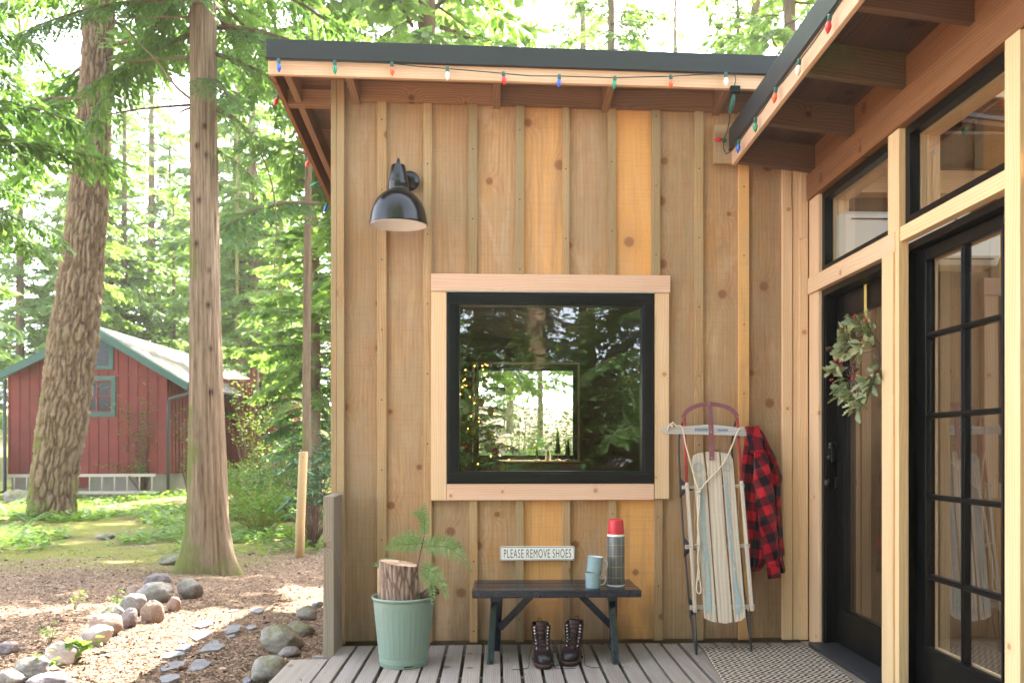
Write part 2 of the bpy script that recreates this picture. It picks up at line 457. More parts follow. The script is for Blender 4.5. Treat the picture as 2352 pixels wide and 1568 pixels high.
M['lining'] = plain('boot_lining', (0.06, 0.03, 0.022), 0.8, 0.2)
M['eyelet'] = plain('bright_metal', (0.75, 0.73, 0.70), 0.25, 0.5, 1.0)
M['steel_dark'] = plain('dark_runner_steel', (0.045, 0.047, 0.052), 0.5, 0.5, 0.5, 0.25, 40, 0.15, dirt_sheen=((0.10, 0.06, 0.04), 0.4))
M['red_steel'] = plain('worn_red_steel', (0.36, 0.045, 0.04), 0.5, 0.4, 0.0, 0.3, 30, 0.15, dirt_sheen=((0.17, 0.09, 0.10), 0.85))
M['maroon'] = plain('worn_maroon_steel', (0.22, 0.075, 0.085), 0.5, 0.4, 0.1, 0.3, 25, 0.15, dirt_sheen=((0.20, 0.16, 0.19), 0.8))
M['decal'] = plain('worn_blue_paint', (0.30, 0.385, 0.385), 0.7, 0.3, nvar=0.15, nscale=70, dirt_sheen=((0.52, 0.45, 0.35), 0.9))
M['decal_dark'] = plain('worn_dark_paint', (0.16, 0.20, 0.24), 0.7, 0.3, nvar=0.3, nscale=80, dirt_sheen=((0.45, 0.43, 0.4), 0.9))
M['rope'] = plain('cotton_rope', (0.62, 0.52, 0.38), 0.9, 0.1, nvar=0.25, nscale=150, bstr=0.6)
M['sign_white'] = plain('white_sign_enamel', (0.88, 0.86, 0.80), 0.4, nvar=0.03)
M['sign_black'] = plain('black_sign_paint', (0.018, 0.02, 0.025), 0.45)
M['white_pvc'] = plain('white_plastic', (0.74, 0.72, 0.66), 0.4, nvar=0.02)
M['red_wall'] = plain('barn_red_paint', (0.150, 0.034, 0.027), 0.8, 0.2, nvar=0.3, nscale=2.2, bstr=0.08, dirt_sheen=((0.085, 0.032, 0.026), 0.6))
M['green_trim'] = plain('green_trim_paint', (0.034, 0.085, 0.068), 0.6, 0.3, nvar=0.12, nscale=5)
M['gutter'] = plain('dark_gutter_metal', (0.045, 0.043, 0.045), 0.5)
M['concrete'] = plain('concrete', (0.20, 0.18, 0.145), 0.9, 0.2, nvar=0.25, nscale=3, bstr=0.3, dirt_sheen=((0.13, 0.16, 0.08), 0.7))
M['ladder'] = plain('pale_painted_wood', (0.36, 0.32, 0.25), 0.7, nvar=.2)
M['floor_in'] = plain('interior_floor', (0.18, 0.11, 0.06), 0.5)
M['socket_green'] = plain('green_plastic', (0.02, 0.10, 0.075), 0.4)
M['cord'] = plain('dark_green_cord', (0.012, 0.028, 0.024), 0.5)
M['yellow_metal'] = plain('yellow_metal', (0.66, 0.50, 0.12), 0.35, 0.5, 0.2, 0.03)
M['berry'] = plain('red_berry', (0.42, 0.012, 0.025), 0.22, 0.5, nvar=0.1)
M['twig'] = plain('twig_bark', (0.14, 0.085, 0.06), 0.85, 0.2, nvar=0.3, nscale=60, bstr=0.3)
M['cone'] = plain('cone_brown', (0.12, 0.055, 0.03), 0.8, 0.2)
M['knob'] = plain('dark_bronze', (0.03, 0.025, 0.022), 0.28, 0.5, 0.6)
M['silver'] = plain('keypad_silver', (0.45, 0.45, 0.45), 0.3, 0.5, 0.8)
for nm, c in (('blue', (0.02, 0.11, 0.52)), ('green', (0.005, 0.26, 0.12)), ('orange', (0.72, 0.12, 0.03)), ('red', (0.60, 0.012, 0.02)), ('white', (0.78, 0.76, 0.68))):
    M['bulb_' + nm] = plain(nm + '_bulb_glass', c, 0.18, 0.6, nvar=0.05, nscale=20, bstr=0.0, coat=0.3)

def glass_mat(name, ior=2.2, tint=(0.93, 0.95, 0.93)):
    s = NT(name)
    fr = s.n('Fresnel'); fr.inputs[0].default_value = ior
    tr = s.n('BsdfTransparent'); tr.inputs[0].default_value = (*tint, 1)
    gl = s.n('BsdfGlossy'); gl.inputs['Roughness'].default_value = 0.0
    gl.inputs['Color'].default_value = (0.95, 0.97, 0.97, 1)
    mx = s.n('MixShader'); s.l(s.math('MULTIPLY', fr.outputs[0], s.math('SUBTRACT', 1.0, s.n('NewGeometry').outputs['Backfacing'])), mx.inputs[0]); s.l(tr.outputs[0], mx.inputs[1]); s.l(gl.outputs[0], mx.inputs[2])
    s.l(mx.outputs[0], s.out.inputs[0]); return s.m
M['glass'] = glass_mat('window_glass', 2.0)
M['house_glass'] = glass_mat('house_glass', 1.3)
M['door_glass'] = glass_mat('door_glass', 2.8)

def emis(name, col, st):
    s = NT(name); e = s.n('Emission'); e.inputs[0].default_value = (*col, 1); e.inputs[1].default_value = st
    s.l(e.outputs[0], s.out.inputs[0]); return s.m
M['fairy'] = emis('lit_fairy_bulb', (1.0, 0.42, 0.07), 1.6)

def leaf_mat(name, c1, c2, trans=0.45, gloss=0.35, sat_var=0.5):
    s = NT(name)
    tone = s.attr('tone', 'Fac')
    oi = s.n('ObjectInfo').outputs['Random']
    f = s.math('ADD', s.math('MULTIPLY', tone, 0.75), s.math('MULTIPLY', oi, 0.25), clamp=True)
    col = s.mix(f, c1, c2)
    p = s.n('BsdfPrincipled'); s.l(col, p.inputs['Base Color']); p.inputs['Roughness'].default_value = 0.45
    p.inputs['Specular IOR Level'].default_value = gloss
    t = s.n('BsdfTranslucent'); s.l(s.mix(1.0, col, (1.25, 1.35, 0.55), 'MULTIPLY'), t.inputs[0])
    mx = s.n('MixShader'); mx.inputs[0].default_value = trans
    s.l(p.outputs[0], mx.inputs[1]); s.l(t.outputs[0], mx.inputs[2]); s.l(mx.outputs[0], s.out.inputs[0])
    return s.m
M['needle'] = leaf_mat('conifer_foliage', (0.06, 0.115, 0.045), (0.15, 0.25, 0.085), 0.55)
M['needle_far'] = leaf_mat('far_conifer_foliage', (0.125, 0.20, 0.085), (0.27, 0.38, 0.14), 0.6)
M['maple'] = leaf_mat('broadleaf_foliage', (0.09, 0.17, 0.035), (0.20, 0.31, 0.06), 0.55)
M['shrub'] = leaf_mat('shrub_foliage', (0.035, 0.085, 0.03), (0.10, 0.18, 0.05), 0.4)
M['rhodo'] = leaf_mat('rhododendron_leaf', (0.05, 0.125, 0.065), (0.13, 0.24, 0.11), 0.25, 0.8)
M['fern'] = leaf_mat('fern_leaf', (0.13, 0.22, 0.075), (0.27, 0.40, 0.16), 0.35)
M['holly'] = leaf_mat('holly_leaf', (0.13, 0.18, 0.085), (0.46, 0.45, 0.22), 0.15, 0.4)
M['brush'] = leaf_mat('bottle_brush', (0.02, 0.045, 0.02), (0.05, 0.08, 0.03), 0.2)

def bark(name, c1, c2, c3, moss=0.0, us=14, vs=2.2, bstr=0.9, mosscol=(0.13, 0.16, 0.03), depw=0.4):
    s = NT(name)
    g = s.sep(s.attr('gc'))
    vec = s.comb(s.math('MULTIPLY', g[0], us), s.math('MULTIPLY', g[1], vs), 0.0)
    n1 = s.noise(vec, 1.0, 6, 0.65, 0.4)
    n2 = s.noise(s.comb(s.math('MULTIPLY', g[0], us * 4), s.math('MULTIPLY', g[1], vs * 2.5)), 1.0, 4, 0.6)
    dep = s.attr('tone', 'Fac')
    f = s.math('ADD', s.math('MULTIPLY', n1, 0.45), s.math('ADD', s.math('MULTIPLY', n2, 0.3), s.math('MULTIPLY', dep, depw)))
    col = s.ramp(f, [(0.25, c1), (0.52, c2), (0.85, c3)])
    big = s.noise(s.pos(), 1.4, 5, 0.6)
    if moss:
        nrm = s.sep(s.n('NewGeometry').outputs['Normal'])
        pz = s.sep(s.pos())[2]
        low = s.ss(pz, 2.2, -0.3)
        side = s.ss(nrm[0], 0.35, -0.9)
        k = s.ss(s.math('ADD', big, s.math('ADD', s.math('MULTIPLY', low, 0.22), s.math('MULTIPLY', side, 0.18))), 0.66, 0.82)
        col = s.mix(s.math('MULTIPLY', k, moss), col, s.mix(n2, tuple(c * 0.5 for c in mosscol), tuple(c * 1.3 for c in mosscol)))
    s.pbr(col, 0.9, 0.15, normal=s.bump(s.math('ADD', n1, s.math('MULTIPLY', n2, 0.5)), bstr, 0.02))
    return s.m
M['fir_bark'] = bark('fir_bark', (0.025, 0.015, 0.009), (0.13, 0.082, 0.048), (0.26, 0.19, 0.122), 0.8, 14, 4.0, 1.0, depw=0.55)
M['cedar_bark'] = bark('cedar_bark', (0.035, 0.023, 0.014), (0.165, 0.113, 0.07), (0.31, 0.228, 0.148), 0.8, 38, 3.4, 1.0, depw=0.5)
M['far_bark'] = bark('far_bark', (0.06, 0.042, 0.025), (0.145, 0.10, 0.062), (0.25, 0.185, 0.12), 0.5, 14, 2.0)
M['mossy_bark'] = bark('mossy_bark', (0.09, 0.08, 0.03), (0.20, 0.18, 0.06), (0.33, 0.28, 0.10), 0.8, 14, 2.0, mosscol=(0.25, 0.26, 0.05))
M['log_bark'] = bark('log_bark', (0.075, 0.048, 0.038), (0.28, 0.19, 0.145), (0.50, 0.38, 0.30), 0.0, 60, 12, 1.0)

def rock_mat(name, c1, c2, moss=0.0):
    s = NT(name)
    p = s.pos()
    oi = s.n('ObjectInfo').outputs['Random']
    n = s.noise(p, 9, 6, 0.65); n2 = s.noise(p, 70, 3, 0.7)
    col = s.mix(s.ss(s.math('ADD', s.math('MULTIPLY', n, 0.7), s.math('MULTIPLY', n2, 0.4)), 0.35, 0.75), c1, c2)
    if moss:
        nz = s.sep(s.n('NewGeometry').outputs['Normal'])[2]
        k = s.ss(s.math('ADD', s.noise(p, 6, 5, 0.65), s.math('MULTIPLY', nz, 0.18)), 0.5, 0.72)
        col = s.mix(s.math('MULTIPLY', k, moss), col, s.mix(n2, (0.06, 0.07, 0.02), (0.2, 0.2, 0.08)))
    s.pbr(col, 0.85, 0.25, normal=s.bump(s.math('ADD', n, s.math('MULTIPLY', n2, 0.5)), 0.5, 0.015))
    return s.m
M['rock_grey'] = rock_mat('grey_rock', (0.12, 0.11, 0.105), (0.30, 0.275, 0.26), 0.35)
M['rock_brown'] = rock_mat('brown_rock', (0.19, 0.125, 0.10), (0.37, 0.26, 0.21), 0.15)
M['rock_purple'] = rock_mat('purple_grey_rock', (0.10, 0.085, 0.088), (0.25, 0.215, 0.21), 0.0)
M['rock_pale'] = rock_mat('pale_rock', (0.30, 0.25, 0.22), (0.50, 0.43, 0.38), 0.0)
M['rock_moss'] = rock_mat('mossy_rock', (0.14, 0.13, 0.11), (0.30, 0.28, 0.24), 0.85)
M['slate'] = rock_mat('slate', (0.13, 0.13, 0.14), (0.24, 0.235, 0.245), 0.0)

def ground_mat():
    s = NT('forest_floor')
    p = s.pos(); xyz = s.sep(p)
    vo = s.voro(p, 62); c = s.sep(vo['Color'])
    vo2 = s.voro(s.comb(s.math('MULTIPLY', xyz[0], 1.0), s.math('MULTIPLY', xyz[1], 0.6), 0.0), 30); c2 = s.sep(vo2['Color'])
    base = s.ramp(c[0], [(0.0, (0.05, 0.029, 0.019)), (0.35, (0.125, 0.082, 0.055)), (0.7, (0.215, 0.15, 0.105)), (1.0, (0.40, 0.295, 0.21))])
    base = s.mix(s.math('MULTIPLY', s.ss(c2[0], 0.72, 0.85), 0.6), base, s.mix(c2[1], (0.07, 0.04, 0.03), (0.44, 0.29, 0.19)))
    big = s.noise(p, 0.7, 6, 0.6); med = s.noise(p, 4.0, 5, 0.65)
    soil = s.mix(med, (0.105, 0.07, 0.05), (0.22, 0.155, 0.115))
    base = s.mix(s.math('MULTIPLY', s.ss(med, 0.42, 0.68), 0.65), base, soil)
    mossc = s.mix(s.noise(p, 40, 4, 0.7), (0.085, 0.095, 0.018), (0.25, 0.26, 0.06))
    reg = s.math('MULTIPLY', s.ss(xyz[1], 9.0, 11.5), s.ss(xyz[0], -2.4, -3.8))
    mk = s.math('MULTIPLY', s.ss(s.math('ADD', big, s.math('MULTIPLY', med, 0.35)), 0.48, 0.68), reg)
    base = s.mix(s.math('MULTIPLY', mk, 0.9), base, mossc)
    h = s.math('ADD', s.math('MULTIPLY', vo['Distance'], 0.6), s.math('ADD', med, s.math('MULTIPLY', c[1], 0.5)))
    s.pbr(base, 0.95, 0.1, normal=s.bump(h, 0.7, 0.02))
    return s.m
M['ground'] = ground_mat()

def shingle_mat():
    s = NT('mossy_shingles')
    p = s.pos(); n = s.noise(p, 1.4, 6, 0.65); n2 = s.noise(p, 14, 4, 0.7)
    col = s.mix(s.ss(n2, 0.3, 0.75), (0.032, 0.03, 0.026), (0.10, 0.09, 0.072))
    col = s.mix(s.math('MULTIPLY', s.ss(n, 0.5, 0.66), 0.7), col, (0.20, 0.18, 0.07))
    s.pbr(col, 0.9, 0.2, normal=s.bump(n2, 0.6, 0.03)); return s.m
M['shingle'] = shingle_mat()

def plaid_mat():
    s = NT('buffalo_plaid_wool')
    g = s.sep(s.attr('gc')); sz = 0.104
    a = s.math('LESS_THAN', s.math('FRACT', s.math('DIVIDE', g[0], sz)), 0.5)
    b = s.math('LESS_THAN', s.math('FRACT', s.math('DIVIDE', g[1], sz)), 0.5)
    tot = s.math('MULTIPLY', s.math('ADD', a, b), 0.5)
    weave = s.noise(s.comb(s.math('MULTIPLY', g[0], 420), s.math('MULTIPLY', g[1], 420)), 1.0, 3, 0.7)
    fz = s.noise(s.attr('gc'), 55, 5, 0.7)
    tot = s.math('ADD', tot, s.math('MULTIPLY', s.math('SUBTRACT', weave, 0.5), 0.5), clamp=True)
    col = s.ramp(tot, [(0.0, (0.46, 0.012, 0.022)), (0.5, (0.13, 0.010, 0.016)), (1.0, (0.012, 0.010, 0.014))])
    col = s.mix(s.math('MULTIPLY', s.ss(fz, 0.55, 0.8), 0.35), col, (0.10, 0.02, 0.03))
    nd = s.pbr(col, 0.95, 0.05, normal=s.bump(s.math('ADD', weave, fz), 0.5, 0.004))
    nd.inputs['Sheen Weight'].default_value = 0.15
    return s.m
M['plaid'] = plaid_mat()

def mat_mat():
    s = NT('herringbone_weave')
    xyz = s.sep(s.attr('gc'))
    x, y = xyz[0], xyz[1]
    row = 0.052
    tri = s.math('PINGPONG', y, row)                     # folds every row
    ph = s.math('ADD', s.math('DIVIDE', x, 0.036), s.math('DIVIDE', tri, 0.036))
    wob = s.math('MULTIPLY', s.math('SUBTRACT', s.noise(s.attr('gc'), 45, 3), 0.5), 0.30)
    st = s.math('MULTIPLY_ADD', s.math('SINE', s.math('MULTIPLY', s.math('ADD', ph, wob), 6.283)), 0.5, 0.5)
    fib = s.noise(s.attr('gc'), 260, 3, 0.7)
    k = s.ss(s.math('ADD', st, s.math('MULTIPLY', s.math('SUBTRACT', fib, 0.5), 0.4)), 0.40, 0.62)
    col = s.mix(k, s.mix(fib, (0.02, 0.02, 0.024), (0.07, 0.07, 0.075)), s.mix(fib, (0.40, 0.33, 0.24), (0.62, 0.53, 0.40)))
    s.pbr(col, 0.95, 0.05, normal=s.bump(s.math('ADD', st, fib), 0.6, 0.006)); return s.m
M['mat'] = mat_mat()
# ------------------------------------------------------------------ ground
def ground_z(x, y):
    x = np.asarray(x, float); y = np.asarray(y, float)
    p = np.stack([x * 0.35, y * 0.35, 0 * x], -1)
    z = -0.30 + (fbm(p, 3, 3) - 0.5) * 0.16
    bank = np.clip((-2.4 - 0.12 * (y - 6) - x) / 2.2, 0, 1); bank = bank * bank * (3 - 2 * bank)
    z = z + bank * 0.13 * np.clip((14 - y) / 6, 0, 1) * np.clip((y - 3.5) / 2, 0, 1)
    z = z + np.clip(y - 44, 0, 200) * 0.08
    near = np.clip(1 - np.hypot(np.maximum(np.abs(x - 0.6) - 2.2, 0), np.maximum(np.abs(y - 6.5) - 4, 0)) / 1.2, 0, 1)
    return z * (1 - near) + (-0.33) * near
def gz(x, y): return float(ground_z(np.array([x]), np.array([y]))[0])
def atG(px, py):
    z = -0.3
    for _ in range(12):
        p = atZ(px, min(py, 0) if False else py, z); z = gz(p.x, p.y)
    p = atZ(px, py, z); return p
xs = np.unique(np.concatenate([np.linspace(-110, -26, 14), np.linspace(-26, -9, 60), np.linspace(-9, 1, 180), np.linspace(1, 20, 24), np.linspace(20, 110, 12)]))
ys = np.unique(np.concatenate([np.linspace(-60, -12, 8), np.linspace(-12, 3, 16), np.linspace(3, 16, 240), np.linspace(16, 45, 70), np.linspace(45, 150, 16)]))
gx, gy = np.meshgrid(xs, ys)
gzv = ground_z(gx, gy) + (fbm(np.stack([gx * 5, gy * 5, 0 * gx], -1), 3, 8) - 0.5) * 0.035 * (np.abs(gx + 4) < 6) * (np.abs(gy - 9) < 7)
nx_, ny_ = len(xs), len(ys)
ii = np.arange(ny_ - 1)[:, None] * nx_ + np.arange(nx_ - 1)[None, :]
quads = np.stack([ii, ii + 1, ii + nx_ + 1, ii + nx_], -1).reshape(-1, 4)
V = np.stack([gx, gy, gzv], -1).reshape(-1, 3)
tag(mesh_obj('ground', V, quads, M['ground'], sm=True), kind='structure')

# ------------------------------------------------------------------ cabin
Y0 = 5.15
def fx(px, Y=Y0): return at(px, 900, Y).x
def fz(px, py, Y=Y0): return at(px, py, Y).z
cabin = thing('cabin', 'cedar board and batten cabin with dark metal roof edge, picture window and black glazed doors', 'cabin', (0.45, 5.15, 0))
XL, XR, XW = fx(762), fx(1868), 1.875
SL, TL = 0.13, 0.0155                                   # roof fall towards the back and towards the right
ZF = at(618, 170, 4.85).z
XE = at(618, 170, 4.85).x
def zr(x, y, o=0.0): return ZF - TL * (x - XE) - SL * (y - 4.85) + o

zwt = lambda x: zr(x, 5.15, 0.10)
b = MB()
joints = [773, 878, 984, 1086, 1194, 1300, 1405, 1507, 1606, 1708, 1808, 1868]
tones = [0.18, 0.42, 0.35, 0.62, 0.85, 0.45, 0.93, 0.35, 0.55, 0.28, 0.5]
wz0, wz1 = fz(1250, 1112), fz(1250, 668)
wx0, wx1 = fx(1024), fx(1506)
for i in range(len(joints) - 1):
    x0, x1 = fx(joints[i]) + 0.002, fx(joints[i + 1]) - 0.002
    zt = zwt((x0 + x1) / 2) - 0.005
    def brd(xa, xb, za, zb):
        b.box((xa, Y0 + random.uniform(0, .003), za), (xb - xa, 0, 0), (0, 0.026, 0), (0, 0, zb - za), tones[i] + random.uniform(-.06, .06))
    if x1 < wx0 or x0 > wx1: brd(x0, x1, 0.012, zt)
    else:
        xa, xb = x0, x1
        brd(xa, xb, 0.012, wz0); brd(xa, xb, wz1, zt)
        if xa < wx0: brd(xa, wx0, wz0, wz1)
        if xb > wx1: brd(wx1, xb, wz0, wz1)
b.build('siding', M['siding'], cabin)
def batten(pa, pb, ztop, zbot, tone, d=0.022, mname='batten', nm='batten', dx=0.0):
    m = MB(); x0, x1 = fx(pa, Y0 - d) + dx, fx(pb, Y0 - d) + dx
    m.box((x0, Y0 - d, zbot), (x1 - x0, 0, 0), (0, d + 0.002, 0), (0, 0, ztop - zbot), tone)
    o = m.build(nm, M[mname], cabin, bevel=0.002)
    a = o.data.attributes.new('nl', 'FLOAT_VECTOR', 'POINT'); off = random.random()
    a.data.foreach_set('vector', [c for v in m.v for c in (v[0] - (x0 + x1) / 2, v[2] + off, 1.0)])
    return o
zb_top, zb_bot = fz(1250, 632), fz(1250, 1147)
batten(866, 888, zwt(fx(877)) - .07, 0.006, 0.35)
batten(972, 992, zwt(fx(983)) - .07, 0.006, 0.55)
for (pa, pb, qa, qb, t1, t2) in ((1076, 1096, 1079, 1097, 0.05, 0.75), (1184, 1204, 1184, 1203, 0.12, 0.3), (1292, 1308, 1292, 1310, 0.45, 0.4), (1396, 1415, 1398, 1416, 0.2, 0.5)):
    batten(pa, pb, zwt(fx(pa)) - .07, zb_top - 0.001, t1)
    batten(qa, qb, zb_bot + 0.001, 0.004 + random.random() * 0.006, t2)
batten(1497, 1517, zwt(fx(1500)) - .07, zb_top - 0.001, 0.15)
batten(1503, 1522, zb_bot + 0.001, 0.006, 0.35)
batten(1596, 1616, zwt(fx(1600)) - .07, 0.006, 0.5)
batten(1697, 1721, zwt(fx(1700)) - .07, 0.006, 0.97)
zs = fz(1808, 476)
batten(1797, 1818, zwt(fx(1800)) - .07, zs + 0.001, 0.3, mname='trim')
batten(1798, 1820, zs, 0.004, 0.45, 0.025, mname='trim')
zs = fz(1840, 550)
batten(1821, 1838, zwt(fx(1830)) - .07, 0.004, 0.3, 0.018, mname='trim', nm='corner_board')
batten(1838, 1856, zwt(fx(1830)) - .07, zs + 0.001, 0.1, 0.026, mname='trim', nm='corner_board')
batten(1836, 1856, zs, 0.004, 0.5, 0.028, mname='trim', nm='corner_board')
# corner trim at the left
m = MB()
m.aabb(fx(760, 5.12), fx(773, 5.12), 5.118, 5.30, -0.02, zwt(XL) + .05, 0.2)
m.build('corner_trim', M['batten'], cabin, bevel=.003)
m = MB(); m.aabb(fx(773.4, 5.12), fx(791, 5.12), 5.116, 5.151, 0.0, zwt(XL) + .05, 0.3)
m.build('corner_trim', M['batten'], cabin, bevel=.003)
# side, back and party walls
def plank_wall(name, mname, o, along, up, thick, wpl=0.26, par=None, holes=None):
    m = MB(); o = Vector(o); L = Vector(along).length; d = Vector(along).normalized(); n = max(1, round(L / wpl))
    for k in range(n):
        m.box(o + d * (L * k / n), d * (L / n), Vector(up), Vector(thick), random.random())
    return m.build(name, M[mname], par or cabin)
YB = 9.8
plank_wall('side_wall', 'siding', (XL + 0.003, 5.18, -0.25), (0, YB - 5.18, 0), (0, 0, 2.95), (0.04, 0, 0))
plank_wall('inner_wall', 'inner', (3.4, 5.18, 0), (0, YB - 5.18, 0), (0, 0, 2.95), (0.04, 0, 0))
bx0, bx1, bz0, bz1 = fx(1089, YB), fx(1327, YB), at(1200, 1056, YB).z, at(1200, 840, YB).z
m = MB()
for k in range(22):
    z0 = 0.0 + k * 0.14; z1 = z0 + 0.14
    if z1 <= bz0 or z0 >= bz1: m.aabb(XL + .05, 3.4, YB, YB + .04, z0, z1)
    else:
        m.aabb(XL + .05, bx0, YB, YB + .04, z0, z1); m.aabb(bx1, 3.4, YB, YB + .04, z0, z1)
        if z0 < bz0: m.aabb(bx0, bx1, YB, YB + .04, z0, bz0)
        if z1 > bz1: m.aabb(bx0, bx1, YB, YB + .04, bz1, z1)
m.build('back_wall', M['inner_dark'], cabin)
m = MB(); m.aabb(XL + .05, 3.4, 5.18, YB, -.05, 0.02); m.build('room_floor', M['floor_in'], cabin)
m = MB()
for k in range(30):
    y = 5.2 + k * 0.155
    zz = lambda x: zr(x, y, -0.10 + .0)
    m.box((XL + .05, y, zr(0, y, -0.16)), (4.4, 0, -.02), (0, 0.152, -0.152 * SL), (0, 0, 0.02))
m.build('ceiling', M['eave_dark'], cabin)
def ring(mb, x0, x1, z0, z1, wd, y0, y1, tone=None):
    mb.aabb(x0, x1, y0, y1, z1 - wd, z1, tone); mb.aabb(x0, x1, y0, y1, z0, z0 + wd, tone)
    mb.aabb(x0, x0 + wd, y0, y1, z0 + wd, z1 - wd, tone); mb.aabb(x1 - wd, x1, y0, y1, z0 + wd, z1 - wd, tone)
def ring_x(mb, y0, y1, z0, z1, wd, x0, x1, tone=None):
    mb.aabb(x0, x1, y0, y1, z1 - wd, z1, tone); mb.aabb(x0, x1, y0, y1, z0, z0 + wd, tone)
    mb.aabb(x0, x1, y0, y0 + wd, z0 + wd, z1 - wd, tone); mb.aabb(x0, x1, y1 - wd, y1, z0 + wd, z1 - wd, tone)
# picture window in front
win = MB(); fx0, fx1, fz0, fz1 = fx(1027, 5.11), fx(1503, 5.11), fz(1250, 1110, 5.11), fz(1250, 673, 5.11)
ring(win, fx0, fx1, fz0, fz1, 0.072, 5.108, 5.20)
ring(win, fx0 + .010, fx1 - .010, fz0 + .010, fz1 - .010, 0.050, 5.101, 5.1085)
wf = win.build('picture_window', M['black_alu'], cabin, bevel=.003)
g = MB(); g.aabb(fx0 + .07, fx1 - .07, 5.148, 5.152, fz0 + .07, fz1 - .07); g.build('pane', M['glass'], wf)
def wtrim(pa, pb, qa, qb, y0, mname, tone):
    m = MB(); m.aabb(fx(pa, y0), fx(pb, y0), y0, Y0 + .002, fz(1250, qb, y0), fz(1250, qa, y0), tone)
    m.build('trim_board', M[mname], wf, bevel=.002)
wtrim(990, 1540, 630, 670, 5.108, 'trim_pink', .4)
wtrim(1026, 1502, 1110.5, 1148, 5.112, 'trim_pink', .75)
wtrim(990, 1025.5, 670.6, 1148, 5.113, 'trim', .55)
wtrim(1503.5, 1537, 670.6, 1146, 5.113, 'trim', .45)
m = MB(); m.aabb(fx0 - .002, fx1 + .002, 5.098, 5.13, fz1 + .001, fz1 + .007); m.build('drip_edge', M['silver'], wf)
# back window
m = MB(); ring(m, fx(1085, YB), fx(1331, YB), at(1200, 1061, YB).z, at(1200, 832, YB).z, 0.02, YB - .02, YB + .0)
m.aabb(fx(1085, YB), fx(1331, YB), YB - .16, YB - .02, at(1200, 1061, YB).z - .0, at(1200, 1061, YB).z + .02)
bwf = m.build('back_window', M['trim'], cabin)
m = MB(); ring(m, bx0 + .002, bx1 - .002, bz0 + .002, bz1 - .002, 0.052, YB + .005, YB + .06); m.build('frame', M['black_alu'], bwf)
m = MB(); m.aabb(bx0 + .05, bx1 - .05, YB + .03, YB + .034, bz0 + .05, bz1 - .05); m.build('pane', M['glass'], bwf)

# roof
XRR = 3.6; YR = 10.2
def slope_slab(mb, x0, x1, y0, y1, o0, o1, tone=None):
    p = Vector((x0, y0, zr(x0, y0, o0)))
    mb.box(p, (x1 - x0, 0, -TL * (x1 - x0)), (0, y1 - y0, -SL * (y1 - y0)), (0, 0, o1 - o0), tone)
m = MB(); slope_slab(m, XE + .01, XRR, 4.87, YR, 0.155, 0.178); m.build('roof', M['flashing'], cabin)
m = MB()
y = 4.875
while y < 7.4:
    slope_slab(m, XE + .035, XRR - .1, y, y + .138, 0.125 + random.uniform(0, .003), 0.150); y += .141
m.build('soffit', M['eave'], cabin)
m = MB(); slope_slab(m, XE - .005, XRR, 4.85, 4.872, 0.0, 0.125, .35); m.build('fascia', M['fascia'], cabin, bevel=.003)
m = MB(); slope_slab(m, XE - .012, XRR, 4.832, 4.849, 0.076, 0.184)
slope_slab(m, XE - .012, XRR, 4.826, 4.832, 0.076, 0.083)
m.build('roof_flashing', M['flashing'], cabin, bevel=.002)
m = MB(); slope_slab(m, XE - .012, XE + .006, 4.852, YR, 0.076, 0.184); m.build('roof_flashing', M['flashing'], cabin)
m = MB(); slope_slab(m, XE, XE + .026, 4.873, YR, -0.005, 0.120, .8); m.build('barge_board', M['header'], cabin, bevel=.002)
m = MB(); slope_slab(m, XE + .075, XE + .113, 4.873, 5.155, 0.005, 0.124, .5); m.build('rafter', M['eave'], cabin, bevel=.002)
m = MB(); slope_slab(m, XE + .075, XE + .113, 5.225, YR, 0.005, 0.124, .5); m.build('rafter', M['eave'], cabin, bevel=.002)
zl = zr(XE, 5.16, 0.0)
m = MB(); m.aabb(XE + .027, XL - .002, 5.157, 5.223, zl - .005, zl + .085, .6); m.build('lookout', M['eave'], cabin, bevel=.002)
raf = []
for (px, py) in ((827, 238), (1149, 252), (1399, 262), (1654, 264)):
    x1 = at(px, py, 5.12).x; raf.append(x1)
    m = MB(); slope_slab(m, x1 - .042, x1, 4.873, 5.148, -0.002, 0.124, .45); m.build('rafter', M['eave'], cabin, bevel=.002)
ed = raf + [fx(1800)]
for k in range(len(ed) - 1):
    x0, x1 = ed[k] + .002, ed[k + 1] - .044
    z0 = zr(x0, 5.12, 0.01)
    m = MB(); m.box((x0, 5.112, z0), (x1 - x0, 0, -TL * (x1 - x0)), (0, 0.036, 0), (0, 0, .112)); m.build('frieze_block', M['eave'], cabin, bevel=.002)
m = MB(); m.aabb(fx(1640, 5.1), fx(1681, 5.1), 5.098, 5.1275, fz(1660, 376, 5.1), fz(1660, 286, 5.1), .4); m.build('trim_block', M['siding'], cabin, bevel=.002)
m = MB(); m.aabb(XL + .02, XW, 5.16, 5.30, -.32, -.02); m.build('foundation', M['concrete'], cabin)

